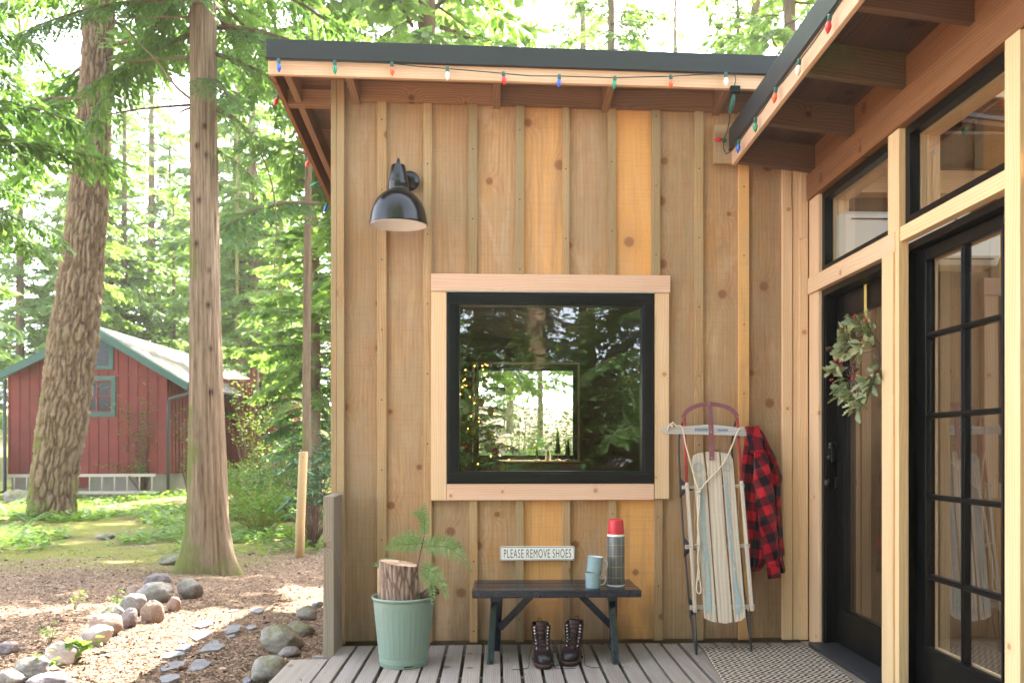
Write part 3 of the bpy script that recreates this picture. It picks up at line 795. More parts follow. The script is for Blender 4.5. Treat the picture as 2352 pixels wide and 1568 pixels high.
# ---- the wing with the glazed doors (plane x = XW, running towards the camera)
def wy(px, X): return atX(px, 900, X).y
XF = 1.39
zf1 = atX(1679, 382, XF).z
def zw(x, y, o=0.0): return zf1 + 0.026 * (5.12 - y) - 0.11 * (x - XF) + o
def wing_slab(mb, x0, x1, y0, y1, o0, o1, tone=None):
    p = Vector((x0, y0, zw(x0, y0, o0)))
    mb.box(p, (x1 - x0, 0, -0.11 * (x1 - x0)), (0, y1 - y0, -0.026 * (y1 - y0)), (0, 0, o1 - o0), tone)
YN = 0.4
m = MB(); wing_slab(m, XF, XF + .022, YN, 5.10, 0.0, 0.15, .3); m.build('fascia', M['fascia'], cabin, bevel=.003)
m = MB(); wing_slab(m, XF - .016, XF - .001, YN, 5.10, 0.085, 0.215); wing_slab(m, XF - .020, XF - .016, YN, 5.10, 0.085, 0.092); m.build('roof_flashing', M['flashing'], cabin, bevel=.002)
m = MB(); wing_slab(m, XF, 2.3, YN, 4.82, 0.185, 0.208); wing_slab(m, 4.3, 5.7, YN, 4.82, 0.185, 0.208); wing_slab(m, 2.3, 4.3, YN, 3.3, 0.185, 0.208); wing_slab(m, 2.3, 4.3, 4.5, 4.82, 0.185, 0.208); m.build('roof', M['flashing'], cabin)  # gap in the middle: unseen skylight added to brighten the wing room
m = MB(); x = XF + .024
while x < 5.6:
    o_ = 0.150 + random.uniform(0, .003)
    if 2.2 < x < 4.28: wing_slab(m, x, x + .138, YN, 3.3, o_, 0.172); wing_slab(m, x, x + .138, 4.5, 5.09, o_, 0.172)  # soffit left open under the added skylight
    else: wing_slab(m, x, x + .138, YN, 5.09, o_, 0.172)
    x += .141
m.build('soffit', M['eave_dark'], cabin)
for k, yy in enumerate((5.06, 4.50, 3.93, 3.36, 2.79, 2.22, 1.65, 1.08, 0.5)):
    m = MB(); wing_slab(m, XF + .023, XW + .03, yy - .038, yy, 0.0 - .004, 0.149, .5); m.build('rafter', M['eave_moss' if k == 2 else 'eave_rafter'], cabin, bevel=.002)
zh1, zh2 = atX(1857, 457, 1.842).z, atX(2352, 58, 1.842).z
yh1, yh2 = atX(1857, 457, 1.842).y, atX(2352, 58, 1.842).y
hs = (zh2 - zh1) / (yh2 - yh1)
def zh(y): return zh1 + hs * (y - yh1)
m = MB(); m.box((1.842, YN, zh(YN)), (.06, 0, 0), (0, 5.11 - YN, hs * (5.11 - YN)), (0, 0, .150), .5); m.build('header_beam', M['header'], cabin, bevel=.003)
m = MB(); m.box((1.862, YN, zh(YN) + .151), (.03, 0, 0), (0, 5.11 - YN, hs * (5.11 - YN)), (0, 0, .155), .6); m.build('frieze_board', M['header'], cabin)
yc = wy(1884, 1.872)
m = MB(); m.aabb(1.862, 1.905, yc, 5.12, 0.0, zh(4.9), .4); m.build('corner_board', M['trim'], cabin, bevel=.002)
# posts
def post(pa, pb, X, z0, z1, d, tone, back=1.9):
    ya, yb_ = wy(pa, X), wy(pb, X)
    m = MB(); m.aabb(X, back, yb_, ya, z0, z1, tone); return m.build('post', M['post_wood'], cabin, bevel=.003)
p1 = (2040, 2052)
zr1b, zr1t = atX(1869, 672, 1.86).z, atX(1884, 627, 1.86).z
post(2039, 2064, 1.852, 0.0, zh(3.9), .05, .4)
ys1 = wy(2026, 1.842)
m = MB(); m.aabb(1.840, 1.8515, wy(2051, 1.842), ys1, 0.0, zr1b - .002, .25); m.build('post', M['post_wood'], cabin, bevel=.002)
post(2307, 2342, 1.842, 0.0, zh(3.2), .05, .55)
yP1a, yP1b = wy(2039, 1.852), wy(2064, 1.852)
yP2a, yP2b = wy(2307, 1.842), wy(2342, 1.842)
m = MB(); m.aabb(1.846, 1.90, wy(2054, 1.846), 5.10, zr1b, zr1t, .3); m.build('rail', M['trim'], cabin, bevel=.002)
zr2t, zr2b = atX(2067, 522, 1.86).z, atX(2067, 556, 1.86).z
m = MB(); m.aabb(1.858, 1.905, yP2a + .001, yP1b - .001, zr2b, zr2t, .6); m.build('rail', M['post_wood'], cabin, bevel=.002)
# transoms
def transom(y0, y1, z0, z1, nm='transom_window'):
    m = MB(); ring_x(m, y0, y1, z0, z1, 0.042, 1.882, 1.93)
    f = m.build(nm, M['black'], cabin, bevel=.002)
    g = MB(); g.aabb(1.924, 1.928, y0 + .04, y1 - .04, z0 + .04, z1 - .04); g.build('pane', M['door_glass'], f)
    l = MB(); ring_x(l, y0 + .03, y1 - .03, z0 + .03, z1 - .03, 0.02, 1.932, 2.02, .4); l.build('inner_jamb', M['trim'], f)
    return f
transom(yP1a + .002, yc - .001, zr1t + .001, zh(4.4) - .002)
transom(yP2a + .002, yP1b - .002, zr2t + .001, zh(3.6) - .002)
# door frames and doors
XD = 1.955
def door_frame(y0, y1, z1, nm='door_frame', wd=.035, x0=1.878):
    m = MB(); m.aabb(x0, 2.0, y1 - wd, y1, 0.03, z1); m.aabb(x0, 2.0, y0, y0 + wd, 0.03, z1); m.aabb(x0, 2.0, y0 + wd, y1 - wd, z1 - wd, z1)
    m.aabb(x0 + .008, x0 + .022, y1 - wd - .012, y1 - wd, 0.03, z1 - wd)
    f = m.build(nm, M['black'], cabin, bevel=.003)
    t = MB(); t.aabb(1.80, 2.0, y0, y1, 0.004, 0.028); t.build('threshold', M['steel_dark'], f, bevel=.004)
    return f
# door with one large pane
d1y0, d1y1 = yP1a + .02, yc - .002
door_frame(d1y0 - .03, d1y1, zr1b - .002)
def leaf(nm, y0, y1, z0, z1, stile, top, bot, cols, rows, zbars=None, mw=.022, X=XD):
    m = MB()
    m.aabb(X, X + .042, y1 - stile, y1, z0, z1); m.aabb(X, X + .042, y0, y0 + stile, z0, z1)
    m.aabb(X, X + .042, y0 + stile, y1 - stile, z1 - top, z1); m.aabb(X, X + .042, y0 + stile, y1 - stile, z0, z0 + bot)
    # glazing bead
    ring_x(m, y0 + stile - .004, y1 - stile + .004, z0 + bot - .004, z1 - top + .004, .014, X - .006, X + .02)
    d = m.build(nm, M['black'], cabin, bevel=.003)
    ya, yb_, za, zb_ = y0 + stile, y1 - stile, z0 + bot, z1 - top
    for c in range(1, cols):
        yy = ya + (yb_ - ya) * c / cols
        q = MB(); q.aabb(X + .004, X + .038, yy - mw / 2, yy + mw / 2, za, zb_); q.aabb(X - .002, X + .004, yy - mw / 4, yy + mw / 4, za, zb_); q.build('muntin', M['black'], d, bevel=.003)
    zl_ = zbars or [za + (zb_ - za) * r / rows for r in range(1, rows)]
    for zz in zl_:
        q = MB(); q.aabb(X + .003, X + .039, ya, yb_, zz - mw / 2, zz + mw / 2); q.aabb(X - .003, X + .003, ya, yb_, zz - mw / 4, zz + mw / 4); q.build('muntin', M['black'], d, bevel=.003)
    g = MB(); g.aabb(X + .018, X + .022, ya - .005, yb_ + .005, za - .005, zb_ + .005); g.build('pane', M['door_glass'], d)
    if cols > 1:
        l = MB(); ring_x(l, ya - .001, yb_ + .001, za - .001, zb_ + .001, .012, X + .0425, X + .05, .5); l.build('inner_bead', M['trim'], d)
    return d
zg0 = atX(1939.5, 1404, XD).z
d1 = leaf('entry_door', d1y0, d1y1 - .037, 0.03, zr1b - .04, .095, .13, zg0 - .03, 1, 1, None, .018)
m = MB()
kc = atX(1922, 1039, XD)
def rounded(mb, c, hy, hz, x0, x1, r=.02):
    poly = []
    for (sy, sz, a0) in ((1, 1, 0), (-1, 1, 90), (-1, -1, 180), (1, -1, 270)):
        for k in range(6):
            a = R(a0 + 18 * k); poly.append((x0, c.y + sy * (hy - r) + r * math.cos(a), c.z + sz * (hz - r) + r * math.sin(a)))
    mb.prism(poly, (x1 - x0, 0, 0))
rounded(m, kc, .033, .066, XD - .045, XD - .001); kp = m.build('keypad_lock', M['lamp_black'], d1, bevel=.004)
m = MB()
for k in range(2): m.aabb(XD - .0475, XD - .0455, kc.y - .016, kc.y + .016, kc.z + .024 + k * .018, kc.z + .037 + k * .018)
m.build('display', M['silver'], kp)
m = MB(); Mx = Matrix.Translation((XD - .046, kc.y, kc.z - .028)) @ Matrix.Rotation(R(-90), 4, 'Y')
m.lathe([(0.002, .018), (.017, .017), (.019, 0)], Mx, 16); m.build('thumb_turn', M['knob'], kp)
kn = atX(1921, 1109, XD)
m = MB(); rounded(m, kn, .031, .033, XD - .014, XD - .001, .006)
Mx = Matrix.Translation((XD - .013, kn.y, kn.z)) @ Matrix.Rotation(R(-90), 4, 'Y')
m.lathe([(.012, 0), (.011, .025), (.026, .034), (.030, .048), (.024, .060), (.002, .064)], Mx, 20); m.build('door_knob', M['knob'], d1)
# french door
d2y0, d2y1 = 3.185, yP1b + .085
f2 = door_frame(d2y0 - .037, d2y1, zr2b - .002, x0=1.907)
zb2 = [atX(2206, q, XD).z for q in (750, 949, 1149, 1347)]
zt2 = atX(2206, 560, XD).z; zbt2 = atX(2206, 1526, XD).z
yst = wy(2124, XD)
leaf('french_door', d2y0, d2y1 - .037, 0.03, zr2b - .04, max(.06, d2y1 - .037 - wy(2127, XD)), zr2b - .04 - zt2, zbt2 - .03, 2, 5, zb2, .024)
# third bay, at the picture's edge
d3y0, d3y1 = 2.25, yP2b - .002
door_frame(d3y0, d3y1, zr2b)
leaf('french_door', d3y0 + .037, d3y1 - .037, 0.03, zr2b - .04, .10, .12, .25, 2, 5, None, .024)
m = MB(); m.aabb(1.858, 1.905, d3y0, d3y1, zr2b + .001, zr2t + .03, .6); m.build('rail', M['post_wood'], cabin)
transom(d3y0, d3y1, zr2t + .032, zh(3.0) - .002)
post(2900, 2980, 1.842, 0.0, zh(2.0), .05, .5)
plank_wall('side_wall', 'siding', (1.875, YN, 0.0), (0, 2.06 - YN, 0), (0, 0, 2.62), (0.03, 0, 0))
# wing room
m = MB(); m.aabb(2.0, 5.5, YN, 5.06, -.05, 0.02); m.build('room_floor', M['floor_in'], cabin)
plank_wall('back_wall', 'inner', (1.94, 5.06, 0), (3.56, 0, 0), (0, 0, 3.0), (0, .04, 0))
m = MB()
for k in range(21):
    if .8 < k * .14 < 2.4: m.aabb(5.5, 5.54, YN, 1.2, k * .14, k * .14 + .138); m.aabb(5.5, 5.54, 4.4, 5.06, k * .14, k * .14 + .138)  # unseen opening added in the far wall to let daylight in
    else: m.aabb(5.5, 5.54, YN, 5.06, k * .14, k * .14 + .138)
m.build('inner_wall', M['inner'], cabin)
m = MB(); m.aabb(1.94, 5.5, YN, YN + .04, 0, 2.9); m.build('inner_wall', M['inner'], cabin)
m = MB()
for k in range(25):
    x = 2.03 + k * .141
    if 2.2 < x < 4.28: m.aabb(x, x + .138, YN, 3.3, 2.80, 2.815); m.aabb(x, x + .138, 4.5, 5.05, 2.80, 2.815)  # ceiling left open under the added skylight
    else: m.aabb(x, x + .138, YN, 5.05, 2.80, 2.815)
m.build('ceiling', M['eave_dark'], cabin)
m = MB(); m.aabb(2.42, 2.52, 5.02, 5.06, 0, 2.8); m.aabb(3.1, 3.2, 5.02, 5.06, 0, 2.8); m.aabb(1.95, 5.4, 4.94, 5.055, 2.62, 2.75); m.build('inner_trim', M['trim'], cabin)

# deck
m = MB(); zt = 0.0
m.aabb(-1.115, -0.915, 1.2, 4.775, -.04, 0.0, .75)
x = -0.905
k = 0
while x < 1.80:
    wd = 0.088 + random.uniform(-.002, .002)
    y1 = 5.085 + random.uniform(-.012, .012)
    m.box((x, 1.2, -.036 + random.uniform(-.003, .001)), (wd, 0, 0), (random.uniform(-.003, .003), y1 - 1.2, 0), (0, 0, .036), random.uniform(.2, .9)); x += 0.1045
for yy in (1.3, 2.1, 2.9, 3.7, 4.5, 5.0): m.aabb(-1.05, 1.85, yy, yy + .04, -.19, -.041, .2)
deck = m.build('wooden_deck', M['deck'], None, bevel=.003)
tag(deck, 'grey weathered plank deck with open gaps under the bench and planter', 'deck')
m = MB(); m.aabb(1.80, 1.86, 1.2, 5.09, -.03, 0.003, .4); m.build('edge_board', M['grey_wood'], deck)
m = MB(); m.box(at(2352, 1568, 4.2) * 0 + Vector((1.00, 4.19, 0.001)), (.9, -.02, 0), (0.0, -.09, 0), (0, 0, .006), .3)
# timber on edge by the wall corner
m = MB(); tx0, tx1 = at(742, 1300, 4.86).x, at(767, 1300, 4.86).x
tz = at(755, 1139, 4.86).z
m.prism([(tx0, 4.86, -.3), (tx1, 4.86, -.3), (tx1, 4.86, tz - .005), (tx1 - .02, 4.86, tz), (tx0, 4.86, tz - .002)], (0, .245, .004))
tp = m.build('timber_post', M['grey_wood'], None, bevel=.004)
tag(tp, 'short grey weathered timber standing on edge against the cabin corner', 'timber')
# ------------------------------------------------------------------ wall lamp
YLm = 4.96
lc = at(915.5, 515, YLm)                                # centre of the shade's mouth
rr = 65.5 / F * YLm
lamp = thing('wall_lamp', 'black dome barn lamp with white inside mounted high on the plank wall', 'lamp', lc)
tl = Matrix.Translation(lc) @ Matrix.Rotation(R(2), 4, 'X')
def zl_(py): return (515 - py) / F * YLm
H = zl_(434)
prof = [(rr * 1.0, -0.006), (rr * 1.012, 0.0), (rr * 1.0, 0.008)]
for k in range(1, 13):
    a = R(90 * k / 12 * .86); prof.append((rr * math.cos(a) ** .9 * .985, 0.008 + H * .94 * math.sin(a)))
prof += [(.060, H * .985), (.058, H * 1.0)]
m = MB(); m.lathe(prof, tl, 48); m.build('shade', M['lamp_black'], lamp)
m = MB(); m.lathe([(r * .985 - .001, z - .002) for r, z in prof], tl, 48); m.build('reflector', M['lamp_white'], lamp)
m = MB(); m.lathe([(.0555, H - .012), (.058, H - .004), (.056, H + .012), (.0575, H + .016), (.056, H + .040), (.0535, H + .044), (.0525, H + .050), (.0395, zl_(383)), (.034, zl_(381)), (.002, zl_(380))], tl, 36); m.build('neck', M['lamp_black'], lamp)
m = MB(); m.lathe([(.012, zl_(381)), (.012, zl_(374)), (.009, zl_(370)), (.006, zl_(366)), (.001, zl_(365))], tl, 16); m.build('finial', M['knob'], lamp)
pc = at(941, 416, 5.128)
m = MB(); m.lathe([(.058, 0), (.058, .008), (.052, .014), (.001, .016)], Matrix.Translation((pc.x, 5.1285, pc.z)) @ Matrix.Rotation(R(90), 4, 'X'), 32); m.build('backplate', M['lamp_black'], lamp)
m = MB(); n0 = tl @ Vector((.03, .02, zl_(420)))
m.tube([(pc.x, 5.125, pc.z), (pc.x, 5.08, pc.z), (pc.x - .02, 5.03, pc.z + .005), n0], .013, 12); m.build('arm', M['lamp_black'], lamp)

# ------------------------------------------------------------------ sign
YS = 5.122
sa, sb = at(1148.5, 1287, YS), at(1320.5, 1253.5, YS)
sw, sh = sb.x - sa.x, sb.z - sa.z
sign = thing('sign', 'white metal sign reading PLEASE REMOVE SHOES on the wall above the bench', 'sign', ((sa.x + sb.x) / 2, YS, (sa.z + sb.z) / 2))
def rrect(x0, x1, z0, z1, r, y):
    out = []
    for (cx_, cz_, a0) in ((x1 - r, z1 - r, 0), (x0 + r, z1 - r, 90), (x0 + r, z0 + r, 180), (x1 - r, z0 + r, 270)):
        for k in range(6):
            a = R(a0 + 18 * k); out.append((cx_ + r * math.cos(a), y, cz_ + r * math.sin(a)))
    return out
m = MB(); m.prism(rrect(sa.x, sb.x, sa.z, sb.z, .012, YS), (0, .006, 0)); m.build('plate', M['sign_white'], sign, bevel=.0015)
o = rrect(sa.x + .003, sb.x - .003, sa.z + .003, sb.z - .003, .010, YS - .0008); i_ = rrect(sa.x + .0062, sb.x - .0062, sa.z + .0062, sb.z - .0062, .0075, YS - .0008)
m = MB(); n = len(o)
m.add(o + i_, [(k, (k + 1) % n, n + (k + 1) % n, n + k) for k in range(n)]); m.build('border', M['sign_black'], sign)
fc = bpy.data.curves.new('lettering', 'FONT'); fc.body = 'PLEASE REMOVE SHOES'; fc.size = 0.1; fc.space_word = 0.85; fc.space_character = 1.16; fc.offset = -0.0007
fo = bpy.data.objects.new('lettering', fc); COL.objects.link(fo)
bpy.context.view_layer.update()
me = bpy.data.meshes.new_from_object(fo.evaluated_get(bpy.context.evaluated_depsgraph_get()))
bpy.data.objects.remove(fo)
vv = np.array([v.co[:] for v in me.vertices]); lo, hi = vv.min(0), vv.max(0)
tw, th = sw * .895, sh * .60
for v in me.vertices:
    v.co = Vector(((v.co.x - lo[0]) / (hi[0] - lo[0]) * tw - tw / 2, -.0012, (v.co.y - lo[1]) / (hi[1] - lo[1]) * th - th / 2))
me.name = 'lettering'; me.materials.clear(); me.materials.append(M['sign_black'])
lo_ = bpy.data.objects.new('lettering', me); COL.objects.link(lo_); lo_.parent = sign

# ------------------------------------------------------------------ bench
zs_ = 0.388
bench = thing('bench', 'low dark blue-black painted wooden bench against the cabin wall', 'bench', (at(1278, 1370, 4.7).x, 4.85, 0))
yf_, yb2 = atZ(1278, 1355.5, zs_).y, 5.02
bxl, bxr = at(1083.5, 1370, yf_).x, at(1474, 1370, yf_).x
pw = (yb2 - yf_) / 3
for k in range(3):
    m = MB(); y0 = yf_ + pw * k
    m.aabb(bxl + (0.004 if k else 0), bxr - (0.004 if k else 0), y0 + .0015, y0 + pw - .0015, zs_ - .040, zs_, .5)
    m.build('seat_board', M['bench'], bench, bevel=.006)
zu = zs_ - .0405
for s_, (pf, pt) in ((-1, (1125.5, 1136)), (1, (1415.5, 1404))):
    fp = atZ(pf, 1525, 0.0); top = at(pt, 1372, 4.78)
    rp = atZ(pf + 25 * (1 if s_ < 0 else 1) * (1.0), 1495, 0.0); rp.x = top.x + (0.012 if s_ < 0 else .03)
    m = MB(); m.bar((fp.x, fp.y + .03, 0.0), (top.x, 4.79, zu), (.036, 0, 0), (0, .062, 0), .5); m.build('leg', M['bench'], bench, bevel=.003)
    m = MB(); m.bar((rp.x, 4.955, 0.0), (top.x + .030, 4.905, zu), (.036, 0, 0), (0, .062, 0), .5); m.build('leg', M['bench'], bench, bevel=.003)
    m = MB(); m.aabb(top.x - .022, top.x + .028, 4.735, 5.0, zu - .036, zu - .0005, .5); m.build('cleat', M['bench'], bench, bevel=.002)
    q0 = at(1228 if s_ < 0 else 1325, 1371, 4.85); q1 = at(1148 if s_ < 0 else 1409, 1441, 4.85)
    q0.z = zu
    d_ = (q1 - q0).normalized(); wv = d_.cross(Vector((0, 1, 0))) * .036
    m = MB(); m.bar(q0, q1, wv, (0, .03, 0), .5); m.build('brace', M['bench'], bench, bevel=.002)

# ------------------------------------------------------------------ thermos and mugs
tc = atZ(1414.5, 1345, zs_); tc.y += .03; tc.x = at(1414.5, 1345, tc.y).x
th_ = thing('thermos_flask', 'tall grey vacuum flask with thin gold lines and red cup, standing on the bench', 'thermos', (tc.x, tc.y, zs_))
mt = Matrix.Translation((tc.x, tc.y, zs_))
m = MB(); m.lathe([(.001, .0), (.046, .0), (.0485, .004), (.0485, .268), (.0475, .272)], mt, 40); m.build('body', M['bottle'], th_)
m = MB(); m.lathe([(.0488, .000), (.0490, .001), (.0490, .005), (.0486, .006)], mt, 40); m.build('base_rim', M['cream'], th_)
m = MB(); m.lathe([(.0485, .2715), (.0492, .274), (.0488, .281), (.044, .284)], mt, 40); m.build('collar', M['cream'], th_)
m = MB(); m.lathe([(.0455, .283), (.0462, .287), (.0405, .358), (.038, .364), (.034, .3645), (.030, .360), (.001, .360)], mt, 40); m.build('cup', M['red_cup'], th_)
m = MB()
for zz in (.046, .105, .165, .225): m.lathe([(.0487, zz), (.0490, zz + .0003), (.0490, zz + .0015), (.0487, zz + .0018)], mt, 40)
for k, a in enumerate((-140, -118, -96, -60, -38)):
    ca, sa_ = math.cos(R(a)), math.sin(R(a)); rad = Vector((ca, sa_, 0)); tg = Vector((-sa_, ca, 0))
    c_ = Vector((tc.x, tc.y, zs_)) + rad * .0487
    m.box(c_ - tg * .0007 + Vector((0, 0, .01)), tg * .0014, rad * .0004, (0, 0, .255))
m.build('gold_lines', M['gold'], th_)
def mug(label, mtx):
    t = thing('mug', label, 'mug', mtx.translation, 'blue enamel mugs stacked on the bench')
    m = MB(); m.lathe([(.001, .003), (.037, .003), (.0395, .0), (.0405, .003), (.0418, .078), (.0432, .082)], mtx, 40); m.build('body', M['mug'], t)
    m = MB(); m.lathe([(.0428, .0812), (.0446, .0818), (.0446, .0838), (.0430, .0845), (.0418, .083)], mtx, 40); m.build('rim', M['mug_rim'] if False else M['mug'], t)
    m = MB(); m.lathe([(.0405, .083), (.0398, .06), (.039, .006), (.001, .005)], mtx, 40); m.build('inside', M['mug_in'], t)
    P_ = [(.040, 0, .068), (.056, 0, .071), (.067, 0, .063), (.070, 0, .048), (.066, 0, .031), (.054, 0, .020), (.040, 0, .017)]
    Q = []
    for a in range(len(P_) - 1):
        for u in (0, .5): Q.append(Vector(P_[a]).lerp(Vector(P_[a + 1]), u))
    Q.append(Vector(P_[-1]))
    m = MB(); m.tube([mtx @ q for q in Q], .0058, 10, flat=.6); m.build('handle', M['mug'], t)
mc = atZ(1362, 1351, zs_); mc.y += .03; mc.x = at(1362, 1351, mc.y).x
mug('blue enamel mug standing flat on the bench with another mug on it', Matrix.Translation((mc.x, mc.y, zs_)) @ Matrix.Rotation(R(-12), 4, 'Z'))
mug('blue enamel mug stacked tilted on top of another mug', Matrix.Translation((mc.x + .006, mc.y, zs_ + .0865)) @ Matrix.Rotation(R(5.5), 4, 'Y') @ Matrix.Rotation(R(-14), 4, 'Z'))

# ------------------------------------------------------------------ boots
def boot(label, px, py_toe, ang, mirror):
    toe = atZ(px, py_toe, 0.0)
    t = thing('boot', label, 'boot', toe, 'leather boots under the bench')
    mtx = Matrix.Translation(toe) @ Matrix.Rotation(R(ang), 4, 'Z') @ Matrix.Diagonal((mirror, 1, 1, 1))
    N = 40
    # z, front, back, halfwidth
    sec = [(.022, .004, .288, .050), (.034, .000, .290, .052), (.048, .002, .290, .0525), (.060, .010, .289, .052), (.069, .026, .287, .050), (.076, .050, .286, .047), (.083, .078, .285, .044),
           (.092, .104, .284, .041), (.105, .130, .283, .039), (.120, .147, .282, .0395), (.140, .158, .283, .042), (.160, .163, .286, .0445), (.182, .165, .289, .0465), (.196, .168, .291, .047)]
    def outl(z, f, b, hw):
        out = []
        L = b - f
        for j in range(N):
            a = 2 * math.pi * j / N
            c, s_ = math.cos(a), math.sin(a)
            yy = f + L / 2 - L / 2 * (abs(c) ** .75) * (1 if c > 0 else -1)
            k = (yy) / .29
            wdt = hw * (1.0 if z > .085 else (1.0 - .20 * max(0, min(1, (k - .30) / .3)) + .02 * math.sin(k * 6)))
            xx = wdt * (abs(s_) ** .8) * (1 if s_ > 0 else -1) + .008 * math.sin(max(0, 1 - k) * 1.5) * (1 if z < .085 else .3)
            out.append((xx, yy, z))
        return out
    rows = [outl(*q) for q in sec]
    # creases
    rows2 = []
    for r_ in rows:
        rows2.append([mtx @ Vector((x, y, z + (.0035 * math.sin(y * 260) if .06 < z < .1 and y > .085 else 0))) for (x, y, z) in r_])
    up = MB(); up.grid(rows2, closed=True)
    inn = [[mtx @ Vector((x * s1, (y - .228) * s1 + .228, z)) for (x, y, z) in outl(zz, .168 + d, .290 - d, .046)] for zz, s1, d in ((.196, 1.0, 0.0), (.1975, .94, .002), (.190, .9, .003), (.13, .82, .006))]
    up.grid(inn[:3], closed=True)
    up.build('upper', M['leather'], t, sub=1)
    ln = MB(); ln.grid(inn[2:], closed=True); nb = len(inn[3]); ln.add(inn[3], [tuple(range(nb))]); ln.build('lining', M['lining'], t)
    # toe cap: a second skin 1.5 mm proud
    tcap = MB(); rows3 = []
    for q in sec[:7]:
        ol = outl(*q); row = []
        for j in range(-11, 12):
            x, y, z = ol[j % N]
            n_ = Vector((x, y - .06, (z - .02) * .9)).normalized()
            p_ = Vector((x, y, z)) + n_ * .0016
            p_.y = min(p_.y, .092)
            row.append(mtx @ p_)
        rows3.append(row)
    tcap.grid(rows3); tcap.build('toe_cap', M['toe'], t, sub=1)
    # sole and heel
    so_ = MB()
    def sol(z, g, y0=None):
        return [mtx @ Vector((x * (1 + g), (max(y, y0) if y0 else y) + (-.004 * g * 40 if y < .1 else .004 * g * 40) * .6, z)) for (x, y, _) in outl(.03, .002, .290, .0515)]
    s1 = [sol(.012, .05), sol(.012, .085), sol(.018, .09), sol(.024, .08), sol(.026, .0)]
    so_.grid(s1, closed=True); so_.add(s1[0], [tuple(range(N))])
    s2 = [sol(0.0, .04, .205), sol(.003, .06, .203), sol(.0125, .06, .203)]
    so_.grid(s2, closed=True); so_.add(s2[0], [tuple(range(N))])
    s3 = [[mtx @ Vector((x * .96, min(y, .165), z)) for (x, y, _) in outl(.03, .004, .290, .0515)] for z in (0.0, .0125)]
    so_.grid(s3, closed=True)
    so_.build('sole', M['sole'], t)
    # tongue
    def fr(z):
        for a in range(len(sec) - 1):
            if sec[a][0] <= z <= sec[a + 1][0]:
                u = (z - sec[a][0]) / (sec[a + 1][0] - sec[a][0]); return sec[a][1] + u * (sec[a + 1][1] - sec[a][1])
        return sec[-1][1] + (z - .196) * .1
    zz_ = [.080 + .133 * k / 22 for k in range(23)]
    tg = MB(); rows = []
    for k, z in enumerate(zz_):
        wv = .016 + .012 * (k / 22)
        y = fr(min(z, .196)) - .007 + .0022 * math.sin(k * 1.9) + (.012 * max(0, (z - .196)) * 30)
        rows.append([mtx @ Vector((wv * u, y + .007 * u * u, z)) for u in (-1, -.6, -.2, .2, .6, 1)])
    tg.grid(rows); tg.build('tongue', M['leather'], t, sub=1, solid=.003)
    # facings with eyelets
    for sd in (-1, 1):
        fc_ = MB(); rows = []
        for k in range(19):
            z = .084 + .112 * k / 18; y = fr(z)
            xi = (.019 + .010 * (k / 18)); 
            rows.append([mtx @ Vector((sd * (xi + u * .022), y - .008 + (.019 * u * u + .006 * u) + .001, z - .002 * u)) for u in (0, .35, .7, 1.05)])
        fc_.grid(rows); fc_.build('facing', M['leather'], t, solid=.003)
        for k in range(7):
            z = .091 + .0158 * k; y = fr(z); u = .42
            xi = (.019 + .010 * ((z - .084) / .112))
            ey = MB(); c_ = mtx @ Vector((sd * (xi + u * .022), y - .008 + .019 * u * u + .006 * u - .002, z - .001))
            ey.sphere(c_ + (mtx @ Vector((0, -.003, .001)) - mtx @ Vector((0, 0, 0))), .0038 if k < 4 else .0055, 8, 6); ey.build('eyelet' if k < 4 else 'speed_hook', M['eyelet'], t)
    lc_ = MB()
    for k in range(5):
        z = .091 + .0158 * k; y = fr(z) - .012
        z2 = z + .0158; y2 = fr(z2) - .012
        for sd in (-1, 1):
            if k < 4:
                lc_.tube([mtx @ Vector((sd * .026, y + .004, z)), mtx @ Vector((0, (y + y2) / 2 - .004, (z + z2) / 2)), mtx @ Vector((-sd * .027, y2 + .004, z2))], .0016, 6)
    def down(sd, pts): lc_.tube([mtx @ Vector((sd * .03, fr(.148) - .006, .150))] + [mtx @ Vector(p) for p in pts], .0016, 6)
    down(-1, [(-.040, .10, .135), (-.055, .085, .10), (-.068, .075, .05), (-.072, .06, .006), (-.078, .03, .0035), (-.12, .0, .0035), (-.16, .005, .0035)])
    down(1, [(.042, .11, .145), (.056, .09, .125), (.060, .08, .08), (.052, .075, .045), (.060, .05, .006), (.065, .02, .0035), (.11, .0, .0035), (.17, .012, .0035)])
    lc_.build('laces', M['lace'], t)
    pl = MB(); pl.tube([mtx @ Vector(p) for p in ((-.010, .284, .18), (-.011, .286, .203), (-.006, .283, .213), (.006, .283, .213), (.011, .286, .203), (.010, .284, .18))], .0025, 6, flat=.6)
    pl.build('pull_loop', M['lace'], t)
boot('dark brown leather lace boot, the left one with toe pointing straight out', 1248, 1537, 1, 1)
boot('dark brown leather lace boot, the right one with toe turned inward', 1309, 1531, -12, -1)

